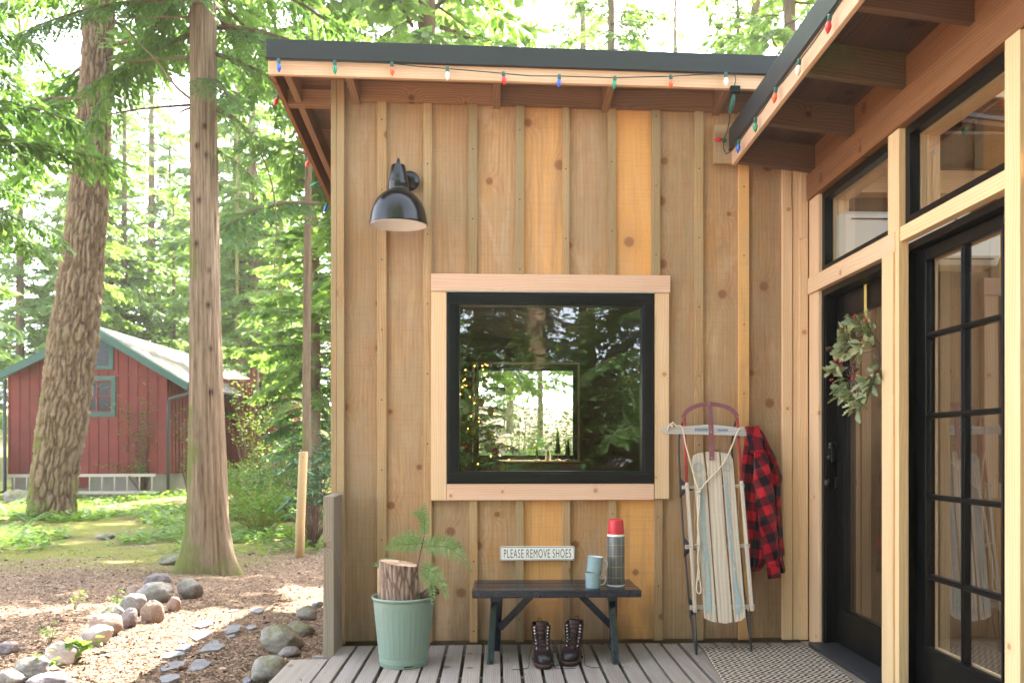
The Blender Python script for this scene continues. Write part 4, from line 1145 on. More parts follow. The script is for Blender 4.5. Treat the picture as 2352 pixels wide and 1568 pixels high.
# ------------------------------------------------------------------ planter with log, kindling and fern
pcn = atZ(928, 1520, 0.0); pcn = Vector((at(927.5, 1500, 4.66).x, 4.66, 0))
hT = at(925, 1366, 4.66).z
r0, r1 = .125, .163
pot = thing('planter_bucket', 'sage green ribbed metal bucket holding a log and fern fronds', 'bucket', pcn)
mp = Matrix.Translation(pcn)
NB = 240; rows = []
def rad_at(z): return r0 + (r1 - r0) * (z / hT)
zsv = [0.0, .004, .012, .020, .024, .030, .036, .040] + [.05 + (hT - .075) * k / 40 for k in range(41)] + [hT - .018]
for z in zsv:
    row = []
    for j in range(NB):
        a = 2 * math.pi * j / NB
        r_ = rad_at(z)
        if .016 < z < .026: r_ += .003
        if .032 < z < .038: r_ += .002
        ph = (a / (2 * math.pi) * 16) % 1 - .5                       # embossed loops
        dx_ = ph * (2 * math.pi * rad_at(.2) / 16); zc = (z - .055) ; hh = hT - .055 - .045
        hw = .016
        zz = max(0, max(-(zc - hw), (zc - hh + hw)))
        d_ = math.hypot(dx_, zz if (zc < hw or zc > hh - hw) else 0) - hw
        r_ += .0017 * math.exp(-(d_ / .0026) ** 2)
        row.append(mp @ Vector((r_ * math.cos(a), r_ * math.sin(a), z)))
    rows.append(row)
m = MB(); m.grid(rows, closed=True)
m.build('body', M['sage'], pot)
m = MB(); m.lathe([(r1 - .003, hT - .02), (r1 + .003, hT - .016), (r1 + .0065, hT - .008), (r1 + .006, hT - .001), (r1 + .001, hT), (r1 - .003, hT - .004), (r1 - .004, hT - .03), (rad_at(.1) - .004, .1)], mp, 96); m.build('rim', M['sage'], pot)
m = MB(); m.lathe([(.001, .225), (rad_at(.225) - .004, .23)], mp, 48); m.build('soil', M['rock_moss'], pot)
m = MB(); c_ = at(917 + 22, 1527, 4.53); m.tube([mp @ Vector((.126 * math.cos(R(a)), .126 * math.sin(R(a)), .011)) for a in range(-84, -62, 3)], .0035, 6); m.build('foot_pad', M['knob'], pot)

# log standing in the bucket
lg = Vector((at(917, 1330, 4.64).x, 4.64, .24))
log = thing('log', 'thick upright log of rough bark with pale sawn top in the green bucket', 'log', lg)
rows, gro, ton = [], [], []
zt_l = at(915, 1292, 4.64).z
NL = 120; rad0 = 41.0 / F * 4.64
for i in range(48):
    z = .24 + (zt_l - .24) * i / 47; row, gr = [], []
    for j in range(NL):
        a = 2 * math.pi * j / NL
        n_ = fbm(np.array([[a * 4.2, z * 5, 1.0]]), 4, 5)[0]; n2 = fbm(np.array([[math.cos(a) * 1.5, math.sin(a) * 1.5, z * 3]]), 2, 4)[0]
        d1, d2, _ = worley(np.array([a * 5.0]), np.array([z * 9.0]), 3)
        dep = min(1, (d2[0] - d1[0]) * 2)
        r_ = rad0 * (1 + .12 * (n2 - .5) + .05 * (.24 + .1 - z)) + .020 * (n_ - .5) + .010 * dep
        tilt = .10 * (r_ * math.cos(a)) * -1 if i == 47 else 0
        zz = z + (-.16 * r_ * math.cos(a)) * (i / 47) ** 3
        row.append(Vector((lg.x + .012 * (1 - i / 47) + r_ * math.cos(a), lg.y + r_ * math.sin(a), zz))); gr.append((a * .08, z, 0)); ton.append(dep * .8)
    rows.append(row); gro.append(gr)
m = MB(); m.grid(rows, gro, ton, closed=True); m.build('bark', M['log_bark'], log)
top = rows[-1]; cc = sum(top, Vector()) / len(top)
m = MB(); vs = [cc + Vector((0, 0, -.002))] + [cc + (p - cc) * .6 + Vector((0, 0, .002 * math.sin(k * 3))) for k, p in enumerate(top)] + [cc + (p - cc) * .975 for p in top]
fs = [(0, 1 + k, 1 + (k + 1) % NL) for k in range(NL)] + [(1 + k, 1 + NL + k, 1 + NL + (k + 1) % NL, 1 + (k + 1) % NL) for k in range(NL)]
m.add(vs, fs, [(v.x * 3, v.y * 3 + 2, 0) for v in vs], .7); m.build('sawn_top', M['cut_wood'], log)
q = at(876, 1372, 4.70)
m = MB(); m.prism([(q.x - .02, 4.70, .22), (q.x + .035, 4.70, .22), (q.x + .038, 4.70, at(876, 1306, 4.7).z), (q.x - .022, 4.70, at(876, 1305, 4.7).z)], (.0, .05, 0), .3)
tag(m.build('firewood_block', M['cut_wood'], None, bevel=.003), 'flat pinkish sawn wood block behind the log, at the left of the bucket', 'firewood')
q = at(986, 1345, 4.66)
m = MB(); rows = []
ax = Vector((.72, -.25, .64)).normalized(); e1 = ax.cross(Vector((0, 1, 0))).normalized(); e2 = ax.cross(e1)
base = at(968, 1378, 4.66)
for k in range(7):
    rows.append([base + ax * (-.06 + .027 * k) + (e1 * math.cos(2 * math.pi * j / 18) + e2 * math.sin(2 * math.pi * j / 18)) * .034 * (1 + .08 * math.sin(j * 2.3 + k)) for j in range(18)])
m.grid(rows, [[(j * .012, k * .03, 0) for j in range(18)] for k in range(7)], .2, closed=True)
fw = m.build('firewood_stick', M['log_bark'], None)
tag(fw, 'short dark bark-covered stick leaning out of the bucket under the fern', 'firewood')
m = MB(); m.add(rows[-1], [tuple(range(18))], [(p.x * 3, p.z * 3, 0) for p in rows[-1]], .2); m.build('cut_end', M['eave_dark'], fw)

# fern
def leaf_quads(mb, base, d, nrm, L, W, tone):
    d = d.normalized(); s_ = d.cross(nrm).normalized() * W / 2
    mb.add([base, base + d * L * .45 + s_, base + d * L, base + d * L * .45 - s_], [(0, 1, 2, 3)], None, tone)
fs0 = at(952, 1372, 4.60); fs0.z = .30
fern = thing('fern_frond', 'green fern spray with a thin brown stem rising from the bucket', 'fern', fs0)
def bez(P_, n=24):
    out = []
    for k in range(n + 1):
        t = k / n; p = Vector((0, 0, 0)); N_ = len(P_) - 1
        for i, q in enumerate(P_): p += Vector(q) * math.comb(N_, i) * t ** i * (1 - t) ** (N_ - i)
        out.append(p)
    return out
def pt(zx, zy, Y): return at(735 + zx / 3, 1090 + zy / 3, Y)
stem = bez([pt(655, 850, 4.62), pt(650, 660, 4.60), pt(690, 560, 4.58), pt(718, 420, 4.60)], 24)
st = MB(); st.tube(stem, [.005 - .003 * k / 24 for k in range(25)], 8); st.build('stem', M['twig'], fern)
lowst = bez([pt(655, 760, 4.61), pt(670, 680, 4.58), pt(690, 640, 4.55)], 8)
def frond(P_, wid, npin, nm='frond', up=Vector((0, -1, .15))):
    npin = int(npin * .6); axis = bez(P_, npin); mb = MB(); tw_ = MB()
    tw_.tube(axis, [.0014 - .001 * k / npin for k in range(npin + 1)], 5)
    for k in range(1, npin + 1):
        t = k / npin; p = axis[k]; d = (axis[min(k + 1, npin)] - axis[k - 1]).normalized()
        side = d.cross(up).normalized()
        Lp = wid * (math.sin(math.pi * min(1, .12 + t * .9)) ** .7) * (1 - .35 * t) + .004
        for sd in (-1, 1):
            pd = (side * sd * .88 + d * .48 + Vector((0, random.uniform(-.25, .25), random.uniform(-.18, .05)))).normalized()
            nn = pd.cross(side * sd).normalized(); nn = up + Vector((random.uniform(-.3, .3), 0, random.uniform(-.3, .3)))
            m_ = max(4, int(Lp / .0048))
            for q in range(m_):
                s_ = (q + .5) / m_; bp = p + pd * Lp * s_ - Vector((0, 0, .12 * Lp * s_ * s_))
                ll = .0088 * (1 - .75 * s_) + .002
                tn = random.random()
                sv = pd.cross(nn).normalized()
                for s2 in (-1, 1):
                    leaf_quads(mb, bp, pd * .8 + sv * s2 * .75, nn, ll, ll * .5, tn)
            leaf_quads(mb, p + pd * Lp * .0, pd, nn, Lp * 1.02, .0045, .5)
    o_ = mb.build(nm, M['fern'], fern)
    r_ = tw_.build('rachis', M['twig'], o_)
frond([stem[-1], pt(712, 380, 4.6), pt(740, 290, 4.6), pt(705, 240, 4.6), pt(640, 262, 4.58)], .038, 26)
frond([stem[-1], pt(720, 330, 4.6), pt(728, 260, 4.6), pt(718, 200, 4.6)], .03, 18)
frond([stem[-4], pt(640, 480, 4.58), pt(540, 470, 4.55), pt(452, 508, 4.52)], .058, 30)
frond([stem[-5], pt(700, 400, 4.62), pt(560, 400, 4.66), pt(480, 470, 4.7)], .045, 26)
frond([stem[-6], pt(800, 480, 4.56), pt(930, 460, 4.5), pt(1040, 660, 4.46)], .068, 34)
frond([stem[-4], pt(830, 430, 4.62), pt(960, 440, 4.66), pt(990, 560, 4.7)], .05, 28)
frond([lowst[-1], pt(760, 620, 4.54), pt(850, 720, 4.5), pt(880, 855, 4.48)], .055, 30)
frond([lowst[-2], pt(740, 700, 4.53), pt(790, 770, 4.5), pt(775, 880, 4.48)], .04, 22)
frond([pt(560, 640, 4.72), pt(500, 590, 4.74), pt(440, 590, 4.76), pt(372, 622, 4.78)], .035, 20)

# ------------------------------------------------------------------ door mat
a_ = atZ(1614, 1486, .01); b_ = atZ(1858, 1484, .01); c_ = atZ(1664, 1568, .01)
dn = (c_ - a_) / (a_.y - c_.y)
bl = a_ + dn * 1.5; br_ = Vector((b_.x - .03 + dn.x * 0, b_.y - 1.5, .01)); br_ = b_ + Vector((-.10, -1.5, 0))
NU, NV = 60, 90; rows, gr = [], []
for i in range(NV + 1):
    v = i / NV; l_ = a_.lerp(bl, v); r_ = b_.lerp(br_, v); row, g_ = [], []
    for j in range(NU + 1):
        u = j / NU; p = l_.lerp(r_, u); p.z = .008 + .0012 * math.sin(u * 17 + v * 9) + .0015 * random.random()
        p.y += .004 * math.sin(u * 11) * (1 - v); row.append(p); g_.append((u * .66, v * 1.5, 0))
    rows.append(row); gr.append(g_)
m = MB(); m.grid(rows, gr)
dm = m.build('door_mat', M['mat'], None, solid=.008)
tag(dm, 'black and cream herringbone woven mat on the deck before the door', 'door mat')

# ------------------------------------------------------------------ sled
def YP(py): return 5.085 + (4.80 - 5.085) * (py - 924) / (1508 - 924)
def sp(zx, zy, d=0.0):
    px, py = 1494.5 + zx * .3905, 906.5 + zy * .3905
    return at(px, py, YP(py) - d)
SS = .3905 / F * 4.95
sled = thing('sled', 'old wooden sled with red steel runners leaning upright against the cabin wall', 'sled', atZ(1660, 1506, 0.0))
def strip(mb, pts, d, th, tone=.5, gdir=1):
    mb.prism([sp(x, y, d) for x, y in pts], Vector((0, -th, -th * .45)), tone)
def slat(pts, nm='slat', tone=.5):
    m = MB(); poly = [sp(x, y, 0.030) for x, y in pts]; n0 = len(m.v)
    m.prism(poly, (0, -.011, -.003), tone)
    m.g = [(v[0] + pts[0][0] * .1, v[2], 0) for v in m.v]
    return m.build(nm, M['sled_wood'], sled, bevel=.002)
s_l = slat([(240, 380), (250, 355), (275, 343), (308, 338), (322, 450), (354, 900), (386, 1333), (350, 1326), (313, 1308), (286, 900), (255, 520)], tone=.45)
s_m = slat([(319, 335), (365, 330), (400, 335), (412, 450), (445, 900), (480, 1330), (440, 1340), (396, 1333), (362, 900), (332, 450)], tone=.7)
s_r = slat([(409, 338), (445, 343), (470, 353), (481, 378), (500, 600), (530, 980), (556, 1300), (530, 1322), (491, 1331), (462, 980), (424, 480)], tone=.5)
def crossbar(x0, y0, x1, y1, h, tone):
    m = MB(); A, B = sp(x0, y0, .016), sp(x1, y1, .016)
    m.bar(A, B, (0, .004, -h * SS), (0, -.022, 0), tone); m.build('cross_bar', M['sled_wood'], sled, bevel=.002)
crossbar(310, 466, 430, 463, 16, .5)
crossbar(184, 543, 550, 535, 22, .6)
crossbar(203, 893, 582, 886, 24, .5)
crossbar(229, 1250, 610, 1244, 26, .55)
for pts in ([(213, 515), (238, 890), (260, 1278)], [(533, 505), (563, 880), (596, 1270)]):
    m = MB()
    for k in range(2):
        m.bar(sp(*pts[k], .040), sp(*pts[k + 1], .040), (20 * SS, 0, 0), (0, -.020, 0), .55)
    m.build('side_rail', M['sled_wood'], sled, bevel=.003)
for pts in ([(197, 128), (203, 300), (212, 518)], [(508, 124), (520, 300), (534, 508)]):
    m = MB(); m.tube([sp(*q, .030) for q in pts], 10 * SS, 10, flat=.35); m.build('rail_strap', M['red_steel'], sled)
def flat_strap(nm, pts, wd, d, mat_, th=.004):
    P_ = [Vector((x, y, 0)) for x, y in pts]; L_, R_ = [], []
    for i, p in enumerate(P_):
        t = (P_[min(i + 1, len(P_) - 1)] - P_[max(i - 1, 0)]).normalized(); n_ = Vector((-t.y, t.x, 0)) * wd / 2
        L_.append(p + n_); R_.append(p - n_)
    m = MB()
    for i in range(len(P_) - 1):
        q = [sp(v.x, v.y, d) for v in (L_[i], L_[i + 1], R_[i + 1], R_[i])]
        m.prism(q, (0, -th, 0), .5)
    return m.build(nm, mat_, sled)
arch = [(195, 133)] + [(345 + 150 * math.cos(R(a)) * (1.02 if a > 90 else 1.1), 142 - 88 * math.sin(R(a))) for a in range(172, 6, -9)] + [(512, 130)]
arch = [(x, y) for x, y in arch]
flat_strap('bumper', arch, 25, .034, M['maroon'])
flat_strap('centre_strap', [(345, 42), (352, 140), (356, 250), (359, 382)], 27, .046, M['maroon'])
m = MB(); poly = [(60, 208), (66, 194), (150, 187), (250, 181), (345, 173), (440, 182), (560, 199), (566, 205), (566, 240), (440, 236), (340, 234), (200, 230), (80, 228)]
m.prism([sp(x, y, .034) for x, y in poly], (0, -.012, -.002), .5); m.g = [(v[2], v[0], 0) for v in m.v]; m.build('steering_bar', M['bar_wood'], sled, bevel=.003)
m = MB()
for (x, y) in ((195, 133), (512, 130), (345, 52), (352, 183), (355, 220), (359, 370), (213, 538), (534, 528), (236, 893), (566, 882), (262, 1252), (598, 1242)):
    m.sphere(sp(x, y, .052 if y < 400 else .060), (.004, .002, .004), 8, 6)
m.build('rivets', M['eyelet'], sled)
# printed decoration on the slats
def decal(par, poly, d=.0445, mat_='decal'):
    m = MB(); m.prism([sp(x, y, d) for x, y in poly], (0, -.0006, 0), .5); m.build('painted_stripe', M[mat_], par)
def circ(par, cx, cy, r, wd):
    m = MB(); o_ = [sp(cx + r * math.cos(2 * math.pi * k / 28), cy + r * math.sin(2 * math.pi * k / 28), .0452) for k in range(28)]
    i_ = [sp(cx + (r - wd) * math.cos(2 * math.pi * k / 28), cy + (r - wd) * math.sin(2 * math.pi * k / 28), .0452) for k in range(28)]
    m.add(o_ + i_, [(k, (k + 1) % 28, 28 + (k + 1) % 28, 28 + k) for k in range(28)]); m.build('painted_ring', M['decal'], par)
circ(s_l, 280, 425, 29, 5); circ(s_l, 280, 425, 20, 2); circ(s_r, 450, 424, 26, 5); circ(s_r, 450, 424, 18, 2)
decal(s_l, [(287, 480), (293, 480), (326, 960), (312, 1040)]); decal(s_l, [(296, 480), (303, 480), (340, 985), (330, 1000)])
decal(s_l, [(330, 1000), (341, 990), (358, 1290), (340, 1275), (322, 1260)])
decal(s_r, [(431, 480), (437, 480), (478, 940), (510, 1030), (490, 1010), (468, 940)]); decal(s_r, [(441, 480), (448, 480), (486, 930), (478, 925)])
decal(s_r, [(486, 1030), (496, 1030), (538, 1255), (520, 1275), (504, 1295)])
m = MB()
for k in range(7): m.prism([sp(258 + k * 11, 205, .0465), sp(266 + k * 11, 190, .0465), sp(272 + k * 11, 205, .0465), sp(262 + k * 11, 216, .0465)], (0, -.0006, 0))
for k in range(6): m.prism([sp(388 + k * 11, 207, .0465), sp(394 + k * 11, 195, .0465), sp(399 + k * 11, 208, .0465), sp(391 + k * 11, 218, .0465)], (0, -.0006, 0))
m.build('painted_stripe', M['decal_dark'], sled)
# runners (bent steel) and their standards
def runner(front, back):
    m = MB(); P_ = [sp(*q[:2], q[2]) for q in front]; m.tube(bez_chain(P_), 5 * SS, 8, flat=1.4); m.build('runner', M['steel_dark'], sled)
def bez_chain(P_):
    out = []
    for i in range(len(P_) - 1):
        p0, p1, p2, p3 = P_[max(i - 1, 0)], P_[i], P_[i + 1], P_[min(i + 2, len(P_) - 1)]
        for k in range(6):
            t = k / 6
            out.append(0.5 * ((2 * p1) + (p2 - p0) * t + (2 * p0 - 5 * p1 + 4 * p2 - p3) * t * t + (3 * p1 - p0 - 3 * p2 + p3) * t ** 3))
    out.append(P_[-1]); return out
gnd = lambda x, y: 0.0
runner([(195, 150, .02), (176, 200, -.02), (166, 300, -.05), (172, 480, -.07), (188, 750, -.075), (208, 1000, -.075), (230, 1250, -.06), (250, 1400, -.03), (270, 1538, .0)], None)
runner([(508, 140, .02), (490, 200, -.02), (478, 300, -.05), (490, 480, -.07), (512, 750, -.075), (536, 1000, -.075), (560, 1250, -.06), (580, 1400, -.03), (596, 1528, .0)], None)
m = MB(); m.tube([sp(262, 1280, .03), sp(270, 1420, .02), sp(272, 1538, .005)], 5 * SS, 8); m.build('strut', M['steel_dark'], sled)
m = MB(); m.tube([sp(572, 1275, .03), sp(585, 1420, .02), sp(597, 1528, .005)], 5 * SS, 8); m.build('strut', M['steel_dark'], sled)
for (x, y, s_) in ((215, 543, -1), (233, 893, -1), (258, 1250, -1), (528, 537, 1), (556, 887, 1), (585, 1245, 1)):
    m = MB(); q = -s_
    x0 = x + (30 if s_ < 0 else -35)
    rx = (172 if y < 600 else 197 if y < 1000 else 230) if s_ < 0 else (493 if y < 600 else 522 if y < 1000 else 560)
    top_ = [sp(x0, y - 8, .012), sp((x0 + rx) / 2 + 4 * q, y - 18, -.02), sp(rx, y - 55, -.070)]
    bot_ = [sp(x0, y + 18, .012), sp((x0 + rx) / 2 + 8 * q, y + 20, -.02), sp(rx, y + 60, -.070)]
    m.add(top_ + bot_, [(0, 1, 4, 3), (1, 2, 5, 4)], None, .5, True)
    m.build('standard', M['steel_dark'], sled, solid=.006)
# tow rope
rp = MB()
rp.tube(bez_chain([sp(*q) for q in ((97, 212, .052), (110, 180, .06), (135, 165, .06), (150, 182, .062), (175, 182, .062), (190, 205, .062), (205, 290, .06), (232, 390, .058), (262, 500, .056), (283, 560, .056))]), 4.6 * SS, 8)
rp.tube(bez_chain([sp(*q) for q in ((552, 205, .05), (545, 194, .062), (525, 198, .062), (508, 225, .062), (470, 320, .06), (430, 400, .06), (385, 455, .058), (330, 510, .056), (290, 562, .056))]), 4.8 * SS, 8)
for (x, y) in ((278, 556), (290, 568), (280, 574), (292, 554), (120, 172), (132, 166), (126, 182)): rp.sphere(sp(x, y, .062), 8.5 * SS, 10, 8)
rp.tube(bez_chain([sp(*q, .056) for q in ((281, 570), (277, 650), (282, 760), (276, 870), (284, 960), (276, 1060), (272, 1100), (270, 1150), (285, 1168), (297, 1150), (290, 1095), (284, 1050))]), 4.2 * SS, 8)
rp.tube(bez_chain([sp(*q, .060) for q in ((286, 572), (286, 660), (276, 760), (286, 870), (276, 960), (286, 1050), (279, 1090))]), 4.2 * SS, 8)
rp.tube([sp(262, 880, .064), sp(285, 876, .066), sp(298, 884, .060)], 3.5 * SS, 6)
rp.build('tow_rope', M['rope'], sled)

# ------------------------------------------------------------------ plaid jacket hung on the sled's bar
jk = thing('plaid_jacket', 'red and black checked wool jacket hanging from the end of the sled bar', 'jacket', sp(600, 200, .02))
def jp(zx, zy, d):
    px, py = 1494.5 + zx * .3905, 906.5 + zy * .3905
    return at(px, py, 5.06 - d)
def sheet(nm, rowsdef, nu, bulge, folds, g0=(0, 0), ang=0.0, d0=.0):
    """rowsdef: (y, xl, xr); a front skin bulging out between its two edges, with folds"""
    ysd = [r_[0] for r_ in rowsdef]; rows, gr = [], []
    n = 46
    ca, sa_ = math.cos(ang), math.sin(ang)
    for i in range(n + 1):
        y = ysd[0] + (ysd[-1] - ysd[0]) * i / n
        xl = np.interp(y, ysd, [r_[1] for r_ in rowsdef]); xr = np.interp(y, ysd, [r_[2] for r_ in rowsdef])
        row, g_ = [], []
        for j in range(nu + 1):
            u = j / nu; x = xl + (xr - xl) * u
            d = bulge * math.sin(math.pi * u) ** .55
            for (fa, ff, fp, sl_) in folds: d += fa * math.sin(ff * u + fp + sl_ * i / n) * math.sin(math.pi * u)
            d += .006 * (fbm(np.array([[x * .02, y * .012, 3.0]]), 3, 6)[0] - .5)
            row.append(jp(x, y, d0 + d))
            arc = (x - xl) * SS * 1.12 + (u - .5) * .02; yy = y * SS
            g_.append((ca * (x * SS * 1.05) - sa_ * yy + g0[0], sa_ * (x * SS) + ca * yy + g0[1], 0))
        rows.append(row); gr.append(g_)
    m = MB(); m.grid(rows, gr)
    # back side
    back = [[p + Vector((0, .012, 0)) if 0 < j < nu else p for j, p in enumerate(r_)] for r_ in rows]
    return m.build(nm, M['plaid'], jk, solid=.004)
sheet('body', [(183, 556, 622), (230, 556, 650), (300, 550, 672), (360, 540, 690), (420, 538, 700), (560, 552, 690), (700, 562, 690), (850, 572, 690), (950, 578, 690), (1020, 586, 655), (1036, 590, 640)], 34, .055, [(.018, 11, 0, .8), (.012, 19, 1.2, -1.5)], (0.0, .01), R(-9), -.01)
sheet('front_panel', [(188, 560, 628), (250, 566, 655), (330, 600, 660), (352, 620, 650)], 14, .018, [(.004, 7, 0, 1)], (.03, .02), R(-14), .052)
# far side shoulder and back sleeve, behind
sheet('back_panel', [(182, 612, 634), (230, 618, 668), (300, 640, 700), (370, 660, 738), (440, 690, 760), (490, 700, 774), (530, 690, 765), (560, 690, 764), (700, 700, 771), (850, 700, 779), (940, 700, 787), (955, 720, 776), (1000, 735, 786), (1042, 748, 792), (1048, 760, 785)], 22, .040, [(.008, 8, .6, 2.0), (.006, 15, 0, -2)], (.05, .03), R(-24), -.012)
# sleeve as a tube of oval sections
SLV = [(640, 335, 34), (652, 400, 44), (655, 470, 52), (668, 560, 56), (678, 650, 55), (688, 740, 53), (696, 820, 50), (705, 900, 46), (712, 970, 40), (718, 1012, 37)]
rows, gr = [], []
nS = 44
for i in range(nS + 1):
    t = i / nS * (len(SLV) - 1); k = min(int(t), len(SLV) - 2); f = t - k
    cx_, cy_, w_ = [SLV[k][a] * (1 - f) + SLV[k + 1][a] * f for a in range(3)]
    row, g_ = [], []
    for j in range(28):
        a = 2 * math.pi * j / 28
        fold = .011 * math.sin(i * .75 + 2.2 * math.sin(a)) * (1 if i < 30 else .5) + .009 * math.sin(3 * a + i * .16)
        w2 = w_ * (1 + .05 * math.sin(i * .9 + a))
        row.append(jp(cx_ + w2 * math.cos(a) - 8 * math.sin(a) * math.cos(i * .3) * .2, cy_ + w_ * .10 * math.sin(a * 1.0), .075 + (w_ * SS * .66) * math.sin(a) + fold))
        uu, vv_ = a * w_ * SS * .95, cy_ * SS * 1.02; g_.append((uu * .94 + vv_ * .34, vv_ * .94 - uu * .34, 0))
    rows.append(row); gr.append(g_)
m = MB(); m.grid(rows, gr, closed=True); m.build('sleeve', M['plaid'], jk)
rows, gr = [], []
for i, (cx_, cy_, w_) in enumerate(((719, 1008, 38), (720, 1014, 41), (724, 1045, 41), (727, 1074, 39), (727, 1079, 36), (726, 1074, 33))):
    row, g_ = [], []
    for j in range(28):
        a = 2 * math.pi * j / 28
        row.append(jp(cx_ + w_ * math.cos(a), cy_ - 4 * math.cos(a), .075 + w_ * SS * .62 * math.sin(a))); g_.append((a * w_ * SS * .95 + .03, cy_ * SS + .02, 0))
    rows.append(row); gr.append(g_)
m = MB(); m.grid(rows, gr, closed=True); cuff = m.build('cuff', M['plaid'], jk)
m = MB(); m.lathe([(.009, 0), (.009, .003), (.006, .0045), (.001, .004)], Matrix.Translation(jp(738, 1050, .075 + 41 * SS * .62 * .93)) @ Matrix.Rotation(R(90), 4, 'X') @ Matrix.Rotation(R(20), 4, 'Y'), 18); m.build('button', M['cord'], cuff)
# collar folded at the top
rows, gr = [], []
for i, (x0, y0, x1, y1, d) in enumerate(((562, 183, 622, 183, .0), (560, 186, 630, 190, .045), (563, 240, 640, 236, .060), (575, 300, 662, 318, .072), (590, 352, 664, 335, .078))):
    row, g_ = [], []
    for j in range(9):
        u = j / 8; row.append(jp(x0 + (x1 - x0) * u, y0 + (y1 - y0) * u, d + .008 * math.sin(math.pi * u))); g_.append((u * .085 + .02, i * .03 + .05, 0))
    rows.append(row); gr.append(g_)
m = MB(); m.grid(rows, gr); m.build('collar', M['plaid'], jk, solid=.005, sub=1)

# ------------------------------------------------------------------ wreath
wc = atX(1984, 832, 1.87)
wr = thing('wreath', 'loose holly wreath with red berries hanging on the black entry door', 'wreath', wc)
def wp(a, r, x): return Vector((x, wc.y + r * math.cos(a), wc.z + r * math.sin(a)))
m = MB(); rng = random.Random(5)
RW = .155
for k in range(5):
    m.tube([wp(2 * math.pi * t / 40, RW + .012 * math.sin(t * .7 + k * 2) + rng.uniform(-.004, .004), 1.875 + .010 * math.cos(t * .9 + k)) for t in range(41)], .0035, 5)
tips = []
for k in range(50):
    a = 2 * math.pi * k / 50 + rng.uniform(-.1, .1)
    if 50 < math.degrees(a) % 360 < 95 and k % 2: continue
    p = wp(a, RW, 1.868); d = Vector((-(rng.uniform(.3, 1.4) if math.cos(a) > -.1 else rng.uniform(.1, .7)), math.cos(a) * rng.uniform(.2, 1) - math.sin(a) * rng.uniform(-.2, 1.0), math.sin(a) * rng.uniform(.2, 1) + math.cos(a) * rng.uniform(-.2, 1.0))).normalized()
    L_ = rng.uniform(.05, .125)
    if k in (20, 21, 23): d = Vector((-.75, .55, -.15)).normalized(); L_ = .19
    if k in (33, 34): d = Vector((-.4, .1, -.9)).normalized(); L_ = .13
    m.tube([p, p + d * L_ * .6, p + d * L_ + Vector((0, 0, -.008))], [.0022, .0016, .001], 5); tips.append((p, d, L_))
m.build('twig_ring', M['twig'], wr)
lv = MB()
def holly(base, d, nrm, L, W, tone):
    d = d.normalized(); s_ = d.cross(nrm).normalized(); nrm = s_.cross(d)
    n = 5; Lf, Rt, Md = [], [], []
    for i in range(n * 2 + 1):
        t = i / (n * 2); wv = W * (math.sin(math.pi * min(1, t * .93 + .05)) ** .75) * (1.0 if i % 2 else .62) * .5
        c = base + d * L * t - nrm * (.18 * L * t * t)
        Md.append(c); Lf.append(c + s_ * wv + nrm * wv * .45 + d * (.008 if i % 2 else 0)); Rt.append(c - s_ * wv + nrm * wv * .45 + d * (.008 if i % 2 else 0))
    N = n * 2 + 1
    fs = []
    for i in range(N - 1):
        fs += [(i, i + 1, N + i + 1, N + i), (i, 2 * N + i, 2 * N + i + 1, i + 1)]
    lv.add(Md + Lf + Rt, fs, None, tone)
for (p, d, L_) in tips:
    for q in range(rng.choice((3, 4, 4, 5))):
        t = rng.uniform(.2, 1.0)
        dd = (d * rng.uniform(.3, 1) + Vector((rng.uniform(-.9, .25), rng.uniform(-.9, .9), rng.uniform(-.9, .7)))).normalized()
        nn = Vector((-1, rng.uniform(-.7, .5), rng.uniform(-.2, .9)))
        holly(p + d * L_ * t, dd, nn, rng.uniform(.050, .078), rng.uniform(.032, .046), min(1, max(0, rng.gauss(.5, .28))))
lv.build('leaves', M['holly'], wr)
for (px, py) in ((1962, 725), (1937, 752), (1947, 822), (1915, 831), (1929, 834), (1957, 868), (1958, 893), (1912, 868), (1988, 733)):
    q = atX(px, py, 1.80); m = MB()
    for k in range(rng.choice((2, 3))): m.sphere(q + Vector((rng.uniform(-.01, .01), rng.uniform(-.012, .012), rng.uniform(-.012, .012))), .0062, 10, 8)
    m.build('berry_cluster', M['berry'], wr)
for (px, py) in ((1902, 800), (1965, 849), (2013, 852)):
    q = atX(px, py, 1.80); m = MB()
    for k in range(5): m.lathe([(.002, -.014 + k * .006), (.013 - k * .0015, -.010 + k * .006), (.003, -.006 + k * .006)], Matrix.Translation(q) @ Matrix.Rotation(R(70), 4, 'Y'), 9)
    m.build('cone', M['cone'], wr)
# over-the-door hanger
hk = atX(1986, 700, 1.94)
m = MB(); zt_h = zr1b - .045
yk = hk.y
def sbar(pts, w_=.030):
    for k in range(len(pts) - 1):
        a, b = Vector(pts[k]), Vector(pts[k + 1]); d = (b - a).normalized(); tv = d.cross(Vector((0, 1, 0))) * .0022
        m.bar(a, b + d * .0008, (0, w_, 0), tv, .5)
zb_h = atX(1965, 790, 1.90).z
sbar([(1.958, yk, zt_h), (1.944, yk, zt_h - .004), (1.944, yk, zb_h + .05), (1.940, yk, zb_h + .02), (1.925, yk, zb_h + .003), (1.900, yk, zb_h), (1.878, yk, zb_h + .008), (1.862, yk, zb_h + .028), (1.855, yk, zb_h + .06), (1.853, yk, zb_h + .10)])
tag(m.build('wreath_hanger', M['yellow_metal'], None), 'yellow metal over-door hook holding the holly wreath', 'hook')

